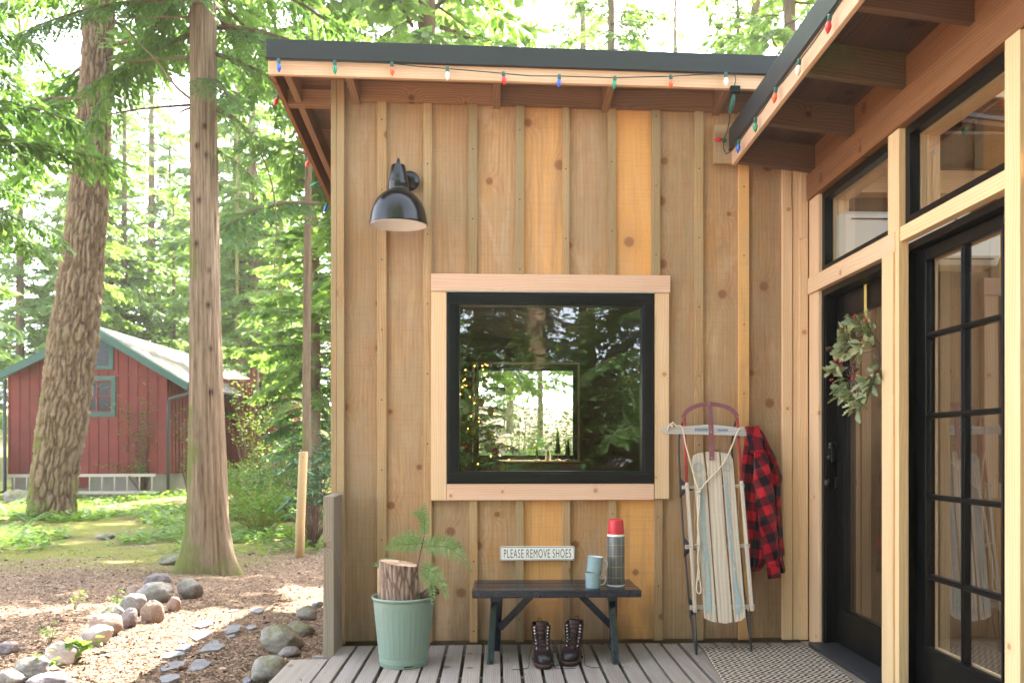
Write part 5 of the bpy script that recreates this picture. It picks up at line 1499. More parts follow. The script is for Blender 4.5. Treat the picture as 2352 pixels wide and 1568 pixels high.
# ------------------------------------------------------------------ coloured bulbs
BD = {}
def light_string(label, bulbs, cordpts, extra=None):
    """bulbs: (top point, colour, lean vector)"""
    t = thing('light_string', label, 'string lights', bulbs[0][0], 'coloured bulb strings on the eaves')
    m = MB()
    for pts in cordpts: m.tube(pts, .0028, 6)
    m.build('cord', M['cord'], t)
    for (p, c, ax_) in bulbs:
        z_ = -Vector(ax_).normalized(); q = z_.to_track_quat('Z', 'Y').to_matrix().to_4x4(); mx_ = Matrix.Translation(p) @ q
        mx_ = mx_ @ Matrix.Scale(.78, 4); so_ = MB(); so_.lathe([(.002, .006), (.0105, .005), (.0125, -.004), (.0125, -.026), (.0105, -.029)], mx_, 16)
        sk = so_.build('socket', M['socket_green'], t)
        bl = MB(); bl.lathe([(.0095, -.028), (.0112, -.034), (.0162, -.047), (.0168, -.055), (.0145, -.067), (.0095, -.079), (.005, -.087), (.001, -.091)], mx_, 18)
        bl.build('bulb', M['bulb_' + c], t)
    if extra: extra(t)
FP = ((640, 137, 'blue'), (769, 141, 'green'), (900, 145, 'orange'), (1028, 156, 'white'), (1156, 167, 'red'), (1285, 173, 'blue'), (1413, 177, 'green'), (1541, 174, 'orange'), (1667, 169, 'white'))
fb = [(at(px, py, 4.815), c, (random.uniform(-.1, .1), .05, -1)) for px, py, c in FP]
cordF = [[at(px, py + dy, 4.818) for px, py, dy in ((618, 139, 0), (640, 138, 0), (769, 141, 0), (900, 146, 0), (960, 153, 0), (1028, 158, 0), (1156, 169, 0), (1220, 175, 0), (1285, 175, 0), (1413, 179, 0), (1480, 177, 0), (1541, 176, 0), (1600, 172, 0), (1667, 170, 0), (1688, 172, 0), (1690, 185, 0), (1686, 200, 0))]]
rk = []
for (px, py, c) in ((640, 218, 'red'), (711, 363, 'orange'), (732, 419, 'green'), (752, 467, 'blue')):
    p = atX(px, py, XE - .025); rk.append((p, c, (-.35, -.1, -1) if c != 'green' else (-.9, -.1, -.5)))
cordF.append([atX(618, 139, XE - .02)] + [p for p, _, _ in rk])
def plug(t):
    m = MB(); c_ = at(1688, 206, 4.83); m.aabb(c_.x - .028, c_.x + .028, 4.815, 4.845, c_.z - .018, c_.z + .018); m.build('timer_box', M['black'], t, bevel=.004)
    m = MB(); m.tube([at(1686, 218, 4.83), at(1683, 232, 4.84), at(1679, 248, 4.86), at(1676, 262, 4.88)], [.008, .0135, .0125, .007], 10); m.build('plug', M['socket_green'], t)
light_string('string of coloured bulbs along the front eave and down the left roof edge', fb + rk, cordF, plug)
RP = ((1906, 36, 'red'), (1836, 138, 'white'), (1782, 203, 'orange'), (1735, 272, 'green'), (1697, 322, 'blue'))
rb = [(atX(px, py, XF - .030), c, (random.uniform(-.1, .1), .25, -1)) for px, py, c in RP]
cr = [atX(px, py, XF - .024) for px, py in ((1945, -20), (1915, 30), (1870, 96), (1838, 138), (1800, 186), (1783, 204), (1750, 256), (1736, 272), (1705, 316), (1690, 336), (1681, 346))]
cr += [at(1668, 354, 5.08), at(1661, 340, 5.085), at(1664, 318, 5.085), at(1671, 300, 5.085), at(1676, 275, 4.95), at(1676, 262, 4.88)]
rb.append((at(1667, 322, 5.08), 'red', (-1, 0, .05)))
light_string('string of coloured bulbs running up the eave above the doors', rb, [cr])

# ------------------------------------------------------------------ air conditioner, seen through the transom
ya_ = 4.80
q0, q1 = at(1940, 605, ya_), at(2300, 486, ya_)
ac = thing('air_conditioner', 'white wall-mounted air conditioner seen through the glass above the entry door', 'air conditioner', ((q0.x + q1.x) / 2, ya_ + .1, q0.z))
poly = [(q0.x, ya_ + .21, q0.z), (q0.x, ya_ + .03, q0.z), (q0.x, ya_ - .0, q0.z + .05), (q0.x, ya_ + .005, q1.z - .02), (q0.x, ya_ + .03, q1.z), (q0.x, ya_ + .21, q1.z)]
m = MB(); m.prism(poly, (q1.x - q0.x, 0, 0)); m.build('casing', M['white_pvc'], ac, bevel=.012)
m = MB(); m.aabb(q0.x + .04, q1.x - .04, ya_ - .004, ya_ + .004, q1.z - .05, q1.z - .045); m.aabb(q0.x + .04, q1.x - .04, ya_ - .003, ya_ + .01, q0.z + .03, q0.z + .034); m.build('vent_slot', M['black'], ac)
# ------------------------------------------------------------------ rocks
def rock(label, px, pyb, wpx, hpx, mname, seed, group, nm='rock', squash=1.0):
    p = atG(px, pyb - hpx * .12); k = p.y / F
    w_, h_ = wpx * k, hpx * k
    N_, Mr = 40, 26
    rs = np.random.RandomState(seed)
    fl = [(Vector(rs.normal(size=3)).normalized(), rs.uniform(.66, .93)) for _ in range(10)]
    ph, a = np.meshgrid(math.pi * (np.arange(Mr + 1) + .01) / (Mr + .02), 2 * math.pi * np.arange(N_) / N_, indexing='ij')
    D = np.stack([np.sin(ph) * np.cos(a), np.sin(ph) * np.sin(a), np.cos(ph)], -1); S_ = np.ones(ph.shape)
    for f_, c_ in fl:
        q = D @ np.array(f_); hit = q * S_ > c_
        S_ = np.where(hit, S_ * .25 + .75 * c_ / np.maximum(q, .05), S_)
    rough_ = 1.6 if 'moss' in mname or 'purple' in mname else 1.0
    S_ = S_ * (1 + .30 * (fbm(D * 1.5 + seed, 3, seed) - .5) + .17 * rough_ * (fbm(D * 6 + seed, 4, seed) - .5))
    Pq = np.stack([D[..., 0] * w_ / 2 * S_ * 1.06, D[..., 1] * w_ * .42 * S_ * squash, (D[..., 2] * S_ * .54 + .37) * h_ * 1.1], -1)
    sk = rs.uniform(-.25, .25); Pq[..., 0] += sk * (Pq[..., 2] - .4 * h_)
    m = MB(); m.grid([[Vector(v) for v in row] for row in Pq], closed=True)
    r_ = Vector((p.x, p.y + w_ * .30, gz(p.x, p.y + w_ * .3) - .02 * h_))
    m.v = [tuple(Vector(v) + r_) for v in m.v]
    o = m.build(nm, M[mname], None); return tag(o, label, 'rock', group)
GR = 'rocks edging the path'
rock('smooth round grey boulder sitting alone near the cedar trunk', 432, 1380, 56, 48, 'rock_grey', 1, GR, 'boulder')
rock('small pointed tan stone just below the round boulder', 396, 1408, 30, 33, 'rock_brown', 2, GR)
rock('egg-shaped reddish brown boulder at the front of the stone pile', 342, 1437, 54, 51, 'rock_brown', 3, GR, 'boulder')
rock('smooth purple-grey stone left of the reddish brown boulder', 292, 1446, 38, 44, 'rock_purple', 4, GR)
rock('pitted blue-grey rock behind the purple stone', 300, 1420, 60, 50, 'rock_grey', 5, GR)
rock('long flat-topped grey rock across the middle of the stone pile', 346, 1388, 82, 44, 'rock_grey', 6, GR)
rock('lumpy dark grey rock at the top of the stone pile', 356, 1358, 62, 36, 'rock_purple', 7, GR)
rock('small dark stone at the left back of the stone pile', 305, 1372, 34, 25, 'rock_brown', 8, GR)
rock('dull mossy stone with a rounded top beside a green sprout', 252, 1430, 48, 34, 'rock_moss', 9, GR)
rock('broad low brown boulder with a pink end', 237, 1465, 76, 47, 'rock_brown', 10, GR, 'boulder')
rock('pale rounded stone at the edge of the sunlit patch', 213, 1490, 70, 46, 'rock_pale', 11, GR)
rock('pale cream boulder with a small plant at its right side', 134, 1536, 74, 54, 'rock_pale', 12, GR, 'boulder')
rock('flat pinkish stone in front of the pale cream boulder', 102, 1552, 48, 20, 'rock_brown', 13, GR)
rock('large grey boulder near the lower left corner', 58, 1574, 82, 54, 'rock_grey', 14, GR, 'boulder')
rock('grey stone cut by the left border of the photo, lowest', 12, 1580, 66, 34, 'rock_grey', 15, GR)
rock('grey rock cut by the bottom border below the flat pinkish stone', 98, 1592, 96, 36, 'rock_purple', 16, GR)
rock('flat grey slab alone in the litter at the left border', 12, 1508, 44, 30, 'rock_purple', 17, GR)
rock('small dark stone tucked behind the pale rounded stone', 170, 1500, 34, 20, 'rock_grey', 37, GR)
GD = 'rocks beside the deck'
rock('large domed mossy grey boulder beside the deck', 641, 1505, 96, 58, 'rock_moss', 20, GD, 'boulder')
rock('grey-brown boulder against the left end of the deck, lowest', 612, 1574, 76, 62, 'rock_moss', 21, GD, 'boulder')
rock('upright grey stone near the timber by the cabin corner', 700, 1428, 48, 34, 'rock_grey', 22, GD)
rock('small grey stone half hidden behind the timber', 727, 1400, 26, 17, 'rock_grey', 23, GD)
rock('low mossy mound-like stone above the domed boulder', 690, 1466, 58, 30, 'rock_moss', 24, GD)
rock('thin flat pale grey stone below the upright stone', 676, 1448, 42, 17, 'rock_grey', 25, GD)
rock('dark green-grey stone between the domed boulder and the deck', 662, 1512, 50, 22, 'rock_purple', 26, GD)
GM = 'mossy stones farther back'
rock('low moss-covered stone at the foot of the cedar, left side', 392, 1300, 64, 24, 'rock_moss', 30, GM)
rock('flat grey stone behind the cedar foot', 425, 1284, 40, 26, 'rock_grey', 31, GM)
rock('green mossy stone by the corner of the red house', 370, 1134, 40, 22, 'rock_moss', 32, GM)
rock('pale grey stone next to the mossy stone by the red house', 402, 1133, 30, 22, 'rock_grey', 33, GM)
rock('dark mossy lump beside the fir roots at the left', 30, 1160, 60, 32, 'rock_moss', 34, GM)
rock('rounded mossy stone under the red house window', 290, 1134, 40, 26, 'rock_moss', 35, GM)
rock('mossy flat stone in the leaves between the two near trunks', 240, 1240, 46, 14, 'rock_moss', 36, GM)

# ------------------------------------------------------------------ flagstones
def flag(label, pts, seed):
    random.seed(seed)
    P_ = [atG(367.5 + x * .1797, 1286 + y * .1797) for x, y in pts]
    c_ = sum(P_, Vector()) / len(P_)
    Q = []
    for i in range(len(P_)):
        a, b_ = P_[i], P_[(i + 1) % len(P_)]
        for t in (0, .33, .67):
            q = a.lerp(b_, t) + Vector((random.uniform(-.008, .008), random.uniform(-.012, .012), 0)); Q.append(q)
    zt_ = max(gz(q.x, q.y) for q in Q) + .012
    for q in Q: q.z = zt_ - .05
    m = MB(); m.prism(Q, (0, 0, .05)); o = m.build('flagstone', M['slate'], None, bevel=.005)
    tag(o, label, 'paving stone', 'flagstones in the path')
flag('long lens-shaped flagstone at the lower edge of the far sunlit streak', [(405, 850), (480, 800), (600, 785), (700, 800), (660, 850), (530, 882)], 1)
flag('squarish flagstone just below the sunlit streak, in the middle of the path', [(805, 930), (850, 845), (1000, 838), (1035, 880), (1025, 925), (860, 965)], 2)
flag('diamond flagstone left of the middle of the path', [(360, 985), (440, 925), (600, 915), (670, 935), (580, 1005), (450, 1055)], 3)
flag('tiny flagstone chip at the left edge of the path', [(200, 1045), (260, 1032), (345, 1045), (300, 1075), (230, 1072)], 4)
flag('kite-shaped flagstone below the diamond one', [(180, 1150), (280, 1095), (415, 1080), (400, 1130), (330, 1168)], 5)
flag('largest flagstone, with a notched right end', [(490, 1185), (580, 1100), (690, 1030), (760, 1050), (740, 1080), (850, 1105), (760, 1175), (620, 1182)], 6)
flag('wide flagstone below the kite-shaped one', [(30, 1265), (60, 1200), (180, 1180), (325, 1200), (300, 1235), (150, 1262)], 7)
flag('broad pale flagstone with a pine cone lying beside it', [(0, 1400), (60, 1340), (200, 1310), (330, 1320), (310, 1390), (120, 1430), (20, 1440)], 8)
flag('broad flagstone with a dark chipped corner', [(360, 1420), (440, 1290), (560, 1280), (655, 1330), (640, 1370), (540, 1425), (430, 1440)], 9)
flag('small flagstone to the lower left of the squarish one', [(850, 985), (900, 962), (965, 970), (950, 995), (880, 1005)], 10)
flag('oval pinkish flagstone right of the squarish one', [(1075, 875), (1120, 848), (1230, 845), (1225, 880), (1150, 900)], 11)
flag('flagstone half in the far sunlit streak', [(1150, 680), (1170, 635), (1290, 625), (1345, 640), (1290, 690)], 12)
flag('narrow flagstone farthest up the path', [(850, 660), (900, 645), (1000, 650), (990, 668), (890, 675)], 13)
flag('flagstone cut by the bottom border, at the left of the path', [(0, 1510), (100, 1475), (250, 1480), (260, 1530), (120, 1590), (0, 1590)], 14)
flag('flagstone by the deck boulder at the bottom border', [(1040, 1560), (1080, 1510), (1150, 1495), (1150, 1560), (1090, 1600)], 15)
p = atG(413, 1541)
m = MB()
for k in range(7): m.lathe([(.003, k * .007), (.017 + .004 * math.sin(k * 1.1) - .0016 * k, .004 + k * .007), (.004, .010 + k * .007)], Matrix.Translation((p.x, p.y, p.z + .02)) @ Matrix.Rotation(R(80), 4, 'Y') @ Matrix.Rotation(.3, 4, 'X'), 11)
tag(m.build('pine_cone', M['cone'], None), 'dark pine cone lying on the path among the flagstones', 'pine cone')

# ------------------------------------------------------------------ stake by the rhododendron
p = atG(688, 1280)
xb = p.x; q = at(697, 1037, p.y)
stk = thing('wooden_stake', 'upright pale wooden stake standing among the rhododendron leaves', 'stake', p)
m = MB(); m.tube([(p.x, p.y, p.z - .05), (p.x + .01, p.y, p.z + .4), (q.x, p.y, q.z - .004), (q.x, p.y, q.z)], [.062, .058, .056, .05], 14); m.build('post', M['stake'], stk)
m = MB(); m.tube([(q.x, p.y, q.z - .002), (q.x, p.y, q.z + .003)], [.050, .048], 14); m.build('cut_top', M['cut_wood'], stk)

# ------------------------------------------------------------------ tree trunks
def trunk_mesh(path, rads, n=64, m_=90, kind='cedar', seed=0, flare=None, amp=1.0):
    """path: list of points, rads: radii -> dense tube with bark relief; returns MB"""
    P_ = bez_chain([Vector(q) for q in path]); Rr = np.interp(np.linspace(0, len(rads) - 1, len(P_)), range(len(rads)), rads)
    L_ = [0]
    for i in range(1, len(P_)): L_.append(L_[-1] + (P_[i] - P_[i - 1]).length)
    T_ = np.linspace(0, 1, m_) ** (1.0) * L_[-1]
    X = np.stack([np.interp(T_, L_, [q[a] for q in P_]) for a in range(3)], -1); rr_ = np.interp(T_, L_, Rr)
    A = np.linspace(0, 2 * math.pi, n, endpoint=False)
    aa, tt = np.meshgrid(A, T_); r_ = np.repeat(rr_[:, None], n, 1)
    u = aa * float(np.mean(rads))
    if kind == 'fir':
        warp = fbm(np.stack([u * 5, tt * 3.0, 0 * u], -1), 4, seed) * 1.5; warp2 = fbm(np.stack([u * 9, tt * 5.0, 0 * u + 5], -1), 4, seed + 3) * 1.1
        d1, d2, idv = worley(u / .075 + warp, tt / .46 + warp2, seed)
        e1, e2, _i = worley(u / .045 + warp * 1.5, tt / .15 + warp2 * 2, seed + 6)
        dep = np.clip((d2 - d1) * 2.0, 0, 1) * .7 + .3 * np.clip((e2 - e1) * 2.2, 0, 1)
        fine = fbm(np.stack([u * 40, tt * 22, 0 * u], -1), 3, seed)
        r_ = r_ + amp * (.048 * (dep - .6) + .018 * (fine - .5) + .02 * (idv - .5) * dep)
        tone = np.clip(dep * .8 + .35 * (fine - .5) + .25 * (idv - .5), 0, 1)
    else:
        fine = fbm(np.stack([u * 70, tt * 2.4, 0 * u], -1), 4, seed)
        rid = np.abs(fbm(np.stack([u * 22, tt * .8, 0 * u + 3], -1), 3, seed + 2) - .5) * 2
        r_ = r_ + amp * (.014 * (fine - .5) - .004 * (rid < .12) * 1.0 + .02 * (fbm(np.stack([np.cos(aa) * 1.2, np.sin(aa) * 1.2, tt * .8], -1), 2, seed) - .5))
        tone = np.clip(.55 + 1.3 * (fine - .5), 0, 1)
    if flare is not None:
        fh, fr_, nl = flare
        k = np.exp(-tt / fh)
        lob = .18 + 1.05 * (.5 + .5 * np.cos(aa * nl + 1.3 + .7 * np.sin(aa * 2 + seed))) ** 1.6 + .25 * np.cos(aa * 2 + seed)
        r_ = r_ + fr_ * k * lob
    V = np.stack([X[:, None, 0] + r_ * np.cos(aa), X[:, None, 1] + r_ * np.sin(aa), np.repeat(X[:, 2:3], n, 1)], -1).reshape(-1, 3)
    ii = (np.arange(m_ - 1)[:, None] * n + np.arange(n)[None]); jj = (np.arange(m_ - 1)[:, None] * n + (np.arange(n)[None] + 1) % n)
    Fq = np.stack([ii, jj, jj + n, ii + n], -1).reshape(-1, 4)
    G = np.stack([u, tt, 0 * u], -1).reshape(-1, 3)
    return V, Fq, G, tone.reshape(-1)

# branches: built once as arrays of leaf quads, then set around the trunks
def branch(seed, L, ntw, nlf, ll, lw, droop, style='cedar'):
    rng = np.random.RandomState(seed)
    vs, ts = [], []
    def axis(t): return np.array([L * t, .10 * L * math.sin(t * 3 + seed), .12 * L * t - droop * L * t * t])
    for k in range(ntw):
        t = .12 + .88 * (k + rng.rand() * .8) / ntw; p0 = axis(t); d0 = axis(min(1, t + .02)) - axis(t - .02); d0 /= np.linalg.norm(d0)
        for sd in (-1, 1):
            sv = np.array([-d0[1], d0[0], 0]) * sd; sv /= np.linalg.norm(sv)
            dd = d0 * rng.uniform(.45, .8) + sv * rng.uniform(.6, 1) + np.array([0, 0, rng.uniform(-.45, .05)]); dd /= np.linalg.norm(dd)
            tl_ = L * .36 * (1 - .62 * t) * rng.uniform(.6, 1.15)
            base_t = rng.rand() * .6
            for q in range(nlf):
                s_ = (q + rng.rand() * .7) / nlf; p = p0 + dd * tl_ * s_ + np.array([0, 0, -.35 * tl_ * s_ * s_])
                for s2 in (-1, 1):
                    sd2 = np.cross(dd, [0, 0, 1.0]); sd2 /= np.linalg.norm(sd2) + 1e-6
                    ld = dd * .8 + sd2 * s2 * rng.uniform(.4, .9) + np.array([0, 0, rng.uniform(-.5, .15)]); ld /= np.linalg.norm(ld)
                    up_ = np.array([rng.normal() * .35, rng.normal() * .35, 1.0])
                    wv = np.cross(ld, up_); wv /= np.linalg.norm(wv)
                    l_ = ll * rng.uniform(.6, 1.2) * (1 - .4 * s_); w_ = lw * rng.uniform(.7, 1.2)
                    vs += [p, p + ld * l_ * .5 + wv * w_ / 2, p + ld * l_ + np.array([0, 0, -.12 * l_]), p + ld * l_ * .5 - wv * w_ / 2]
                    tn = min(1, max(0, base_t + .3 * s_ + rng.normal() * .12)); ts += [tn] * 4
    ax_ = np.array([axis(t) for t in np.linspace(0, 1, 7)])
    return np.array(vs), np.array(ts), ax_
BR_N = [branch(s_, 1.0, 13, 7, .105, .034, .28) for s_ in (1, 2, 3)]
BR_F = [branch(s_ + 10, 1.0, 9, 5, .15, .060, .25) for s_ in (1, 2, 3)]
BR_X = [branch(s_ + 20, 1.0, 22, 13, .058, .017, .30) for s_ in (1, 2)]
def crown(branches, specs, seed, yr=0.5):
    """specs: list of (base point, azimuth, length, pitch)"""
    rng = np.random.RandomState(seed); Vs, Ts = [], []; limbs = MB()
    for (bp, az, L, pitch) in specs:
        v, t, ax_ = branches[rng.randint(len(branches))]
        roll = rng.normal() * .25
        Rm = np.array((Matrix.Rotation(az, 3, 'Z') @ Matrix.Rotation(-pitch, 3, 'Y') @ Matrix.Rotation(roll, 3, 'X')))
        Vs.append((v * L) @ Rm.T + np.array(bp)); Ts.append(np.clip(t + rng.normal() * .1, 0, 1))
        A_ = (ax_ * L) @ Rm.T + np.array(bp)
        limbs.tube([Vector(q) for q in A_], [max(.004, .016 * L * (1 - .85 * k / 6)) for k in range(7)], 5, tone=.3)
    V = np.concatenate(Vs); T = np.concatenate(Ts)
    Fq = np.arange(len(V)).reshape(-1, 4)
    return V, Fq, T, limbs
def cone_specs(h0, h1, n, Lmax, Lmin, seed, lean=0.0, pitch=(-.25, .15), rad=0.12):
    rng = np.random.RandomState(seed); out = []
    for k in range(n):
        t = (k + rng.rand()) / n; h = h0 + (h1 - h0) * t; az = k * 2.39996 + rng.normal() * .3
        L = (Lmax * (1 - t) + Lmin * t) * rng.uniform(.6, 1.15)
        out.append(((rad * (1 - t) * math.cos(az), rad * (1 - t) * math.sin(az), h), az, L, rng.uniform(*pitch)))
    return out
def limb_children(nm, V, Fq, T, limbs, mleaf, mbark, parent):
    c_ = mesh_obj(nm, V, Fq, mleaf, parent, None, T, None)
    limbs.build('limbs', mbark, parent); return c_
PROTO = []
def proto_tree(seed, h, h0, n, L0, r, br, mleaf, mbark, label, cat='tree', nm='conifer', group='conifers in the forest around the cabin'):
    t = thing(nm, label, cat, (0, 0, 0), group)
    V, Fq, G, T = trunk_mesh([(0, 0, -.4), (random.uniform(-.1, .1), 0, h * .4), (0, random.uniform(-.1, .1), h)], [r, r * .72, .03], 14, 40, 'cedar', seed, (.5, r * .6, 5))
    mesh_obj('trunk', V, Fq, mbark, t, G, T, True)
    V, Fq, T, lb = crown(br, cone_specs(h0, h, n, L0, .35, seed, rad=r * .7), seed)
    limb_children('crown', V, Fq, T, lb, mleaf, mbark, t)
    return t
# near copies use finer leaves
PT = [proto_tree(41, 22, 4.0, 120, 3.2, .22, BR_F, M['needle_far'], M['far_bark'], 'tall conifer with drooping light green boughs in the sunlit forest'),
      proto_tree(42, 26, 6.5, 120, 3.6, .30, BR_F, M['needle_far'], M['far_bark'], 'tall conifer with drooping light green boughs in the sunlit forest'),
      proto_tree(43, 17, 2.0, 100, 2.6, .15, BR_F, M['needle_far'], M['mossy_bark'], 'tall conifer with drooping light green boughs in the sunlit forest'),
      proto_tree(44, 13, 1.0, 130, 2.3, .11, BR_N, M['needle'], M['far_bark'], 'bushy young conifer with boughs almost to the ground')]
used_p = set()
def place_tree(k, x, y, s_=1.0, rz=None, label=None, group=None):
    o = PT[k] if k not in used_p else copy_tree(PT[k])
    used_p.add(k)
    o.location = (x, y, gz(x, y)); o.rotation_euler = (0, 0, random.uniform(0, 6.28) if rz is None else rz); o.scale = (s_, s_, s_ * random.uniform(.92, 1.1))
    o['label'] = label or 'hazy distant conifer, one of many in the pale woods behind the red house and cabin'
    if not label: o['group'] = 'distant conifers in the hazy woods'
    if group: o['group'] = group
    return o
random.seed(21)
HX0, HX1, HY0, HY1 = -16.5, -8.0, 24.5, 40.0
def at_px(k, px, Y, s_, label):
    x = at(px, 1000, Y).x; return place_tree(k, x, Y, s_, None, label)
at_px(0, 46, 43, 1.1, 'slim pale-barked conifer left of the big fir, behind the red house eave')
at_px(0, 285, 47, 1.1, 'hazy conifer behind the red house ridge, just right of the big fir')
at_px(1, 345, 54, 1.1, 'faint conifer over the red house roof, midway between fir and cedar')
at_px(2, 250, 58, 1.2, 'thin faint conifer far behind the red house, touching the big fir on the right')
at_px(2, 545, 42, 1.0, 'mossy yellow trunk rising just above the far end of the red house roof')
at_px(1, 576, 44, 1.1, 'stout trunk rising beside the mossy one above the far end of the red house roof')
at_px(2, 645, 33, .9, 'mossy trunk standing alone right of the red house')
at_px(0, 724, 25, .8, 'straight grey trunk close to the left edge of the cabin')
at_px(0, 400, 50, .8, 'thin dark trunk seen over the red house ridge, between fir and cedar')
at_px(0, 1404, 24, .9, 'pale trunk above the cabin roof near its middle')
at_px(0, 1070, 31, .95, 'conifer whose pale boughs show above the left half of the cabin roof')
at_px(1, 1335, 36, 1.0, 'hazy conifer above the cabin roof, left of the middle pale trunk')
at_px(0, 1550, 38, 1.1, 'faint conifer above the cabin roof, right of its middle')
at_px(1, 1806, 22, .9, 'thick pale trunk above the right end of the cabin roof')
at_px(0, 1698, 30, .8, 'slim pale trunk above the cabin roof, left of the thick one')
at_px(3, 712, 26, .7, 'bushy young conifer in shade beside the left edge of the cabin')
n_ = 0
while n_ < 46:
    x, y = random.uniform(-50, 26), random.uniform(32, 90)
    if HX0 - 2 < x < HX1 + 3 and y < HY1 + 2: continue
    if x > -3 and y < 34: continue
    if random.random() < .35 and x > -2: continue
    place_tree(random.choice((0, 1, 2, 0, 1, 3)), x, y, random.uniform(.8, 1.2)); n_ += 1
place_tree(0, -19, 30, 1.0, None, 'conifer just beyond the left border, whose boughs enter the view above the red house')
for (k, x, y, s_, lb_) in ((1, 9, 30, 1.0, 'tall conifer rising behind the right half of the cabin roof'), (0, -1.0, 24, .8, 'conifer with boughs hanging behind the cabin roof above the wall lamp'), (1, -1.4, 17.8, .85, 'nearest conifer behind the cabin, its boughs over the left end of the roof'), (1, -2.4, 21.5, .8, 'conifer behind the cabin just left of the nearest one')):  # last two added behind the cabin to shade the ground at left
    place_tree(k, x, y, s_, None, lb_)
# trees behind the camera: they show in the glass
for (k, x, y, s_) in ((0, -5.5, -9, 1.0), (3, -2.2, -7.5, .9), (1, 1.0, -11, 1.0), (3, 3.4, -8, 1.0), (0, -9, -7, 1.0), (3, 6.5, -10, 1.1), (0, 4.6, -13, 1.1), (3, -6.5, -13, 1.2), (3, .4, -14, 1.2), (1, -3.5, -17, 1.0), (1, 3.0, -18, 1.1), (0, 6.8, -16, 1.0), (0, -.6, -20, 1.2), (1, -7.5, -19, 1.1), (1, 9, -20, 1.1)):
    place_tree(k, x, y, s_, None, 'conifer of the woods behind the viewer, mirrored in the picture window', 'conifers mirrored in the glass')

#@BEHIND
# ------------------------------------------------------------------ the two near trunks
# big leaning fir
b0 = atG(128, 1190); YB_ = b0.y
fir = thing('fir_tree', 'huge leaning fir with deeply furrowed mossy bark in front of the red house', 'tree', b0)
ctr = [(116, 1215), (122, 1120), (145, 960), (168, 780), (190, 600), (208, 400), (220, 200), (230, 0), (245, -300), (260, -700), (268, -1300)]
wid = [84, 94, 101, 102, 88, 74, 66, 61, 58, 52, 46, 25]
V, Fq, G, T = trunk_mesh([at(px, py, YB_) for px, py in ctr], [wd_ / 2 / F * YB_ * .98 for wd_ in wid[:len(ctr)]], 200, 520, 'fir', 4, (.5, .22, 4), 1.5)
mesh_obj('trunk', V, Fq, M['fir_bark'], fir, G, T, True); fir.children[0].data.transform(Matrix.Translation(-b0))
rng = random.Random(3); sp_ = []
def on_path(py):
    px = np.interp(py, [c[1] for c in ctr][::-1], [c[0] for c in ctr][::-1]); return at(px, py, YB_)
for k in range(46):
    py = rng.uniform(-1250, 330); p = on_path(py)
    if py > -150 and k % 2: py -= 200; p = on_path(py)
    sp_.append((tuple(p - b0), rng.uniform(0, 6.28), rng.uniform(1.8, 3.6), rng.uniform(-.35, .1)))
V, Fq, T, lb = crown(BR_N, sp_, 8); lb.v = [tuple(Vector(v) + b0) for v in lb.v]
limb_children('crown', V, Fq, T, lb, M['needle'], M['far_bark'], fir)
# cedar
c0 = atG(482, 1312); YC = c0.y
ced = thing('cedar_tree', 'straight cedar with stringy brown bark, small knots and a flared mossy foot', 'tree', c0)
ctr = [(480, 1345), (482, 1300), (478, 1150), (474, 900), (471, 700), (470, 500), (468, 250), (466, 0), (466, -400), (466, -900), (466, -1500)]
wid = [86, 86, 84, 74, 67, 62, 59, 57, 52, 44, 30]
V, Fq, G, T = trunk_mesh([at(px, py, YC) for px, py in ctr], [wd_ / 2 / F * YC for wd_ in wid], 180, 520, 'cedar', 7, (.34, .27, 3))
# branch scars
for (px, py) in ((470, 290), (452, 335), (475, 355), (482, 620), (480, 700), (487, 800), (450, 560), (465, 880), (485, 900), (458, 460), (490, 480), (455, 1000), (490, 540)):
    s0 = at(px, py, YC - .15); d_ = np.linalg.norm((V - np.array(s0)) * np.array([1, 1, .8]), axis=1); kk = np.exp(-(d_ / .028) ** 2)
    V[:, 1] -= kk * .022; T = np.clip(T - kk * .9, -.3, 1)
mesh_obj('trunk', V - np.array(c0), Fq, M['cedar_bark'], ced, G, T, True)
rng = random.Random(6); sp_ = []
for k in range(70):
    py = rng.uniform(-1450, -40); p = at(467, py, YC)
    sp_.append((tuple(p - c0), rng.uniform(0, 6.28), rng.uniform(1.3, 2.6) * (1 - (.5 if py < -900 else 0)), rng.uniform(-.5, .0)))
for (px, py, az, L, pi_) in ((462, 70, 2.9, 1.6, -.15), (480, 120, .3, 1.7, -.35), (478, 180, -.9, 1.2, -.4), (480, 60, -.2, 2.0, -.2), (475, 20, .7, 2.2, -.3), (460, 10, 3.6, 1.9, -.2), (484, 250, .1, 1.0, -.5), (470, -60, -1.2, 1.8, -.4), (480, 330, .15, .9, -.6)):
    sp_.append((tuple(at(px, py, YC) - c0), az, L, pi_))
V, Fq, T, lb = crown(BR_X, sp_, 9); lb.v = [tuple(Vector(v) + c0) for v in lb.v]
limb_children('crown', V, Fq, T, lb, M['needle'], M['far_bark'], ced)
m = MB()
for pts in (((452, 238, 0), (405, 200, -.1), (360, 140, -.2), (310, 90, -.2), (245, 10, -.3)), ((452, 243, 0), (420, 255, -.1), (395, 275, -.15)), ((455, 240, 0), (330, 250, -.4), (240, 265, -.6)), ((455, 40, .0), (380, 40, -.2), (260, 42, -.4)), ((486, 240, 0), (560, 290, .1), (615, 390, .1), (634, 500, .0), (628, 640, 0)), ((486, 30, 0), (540, -10, .1)), ((455, 130, 0), (330, 140, 0), (240, 142, 0))):
    m.tube(bez_chain([at(px, py, YC + dy) for px, py, dy in pts]), [.018 - .013 * k / ((len(pts) - 1) * 6) for k in range((len(pts) - 1) * 6 + 1)], 6)
m.build('bare_limbs', M['far_bark'], ced)
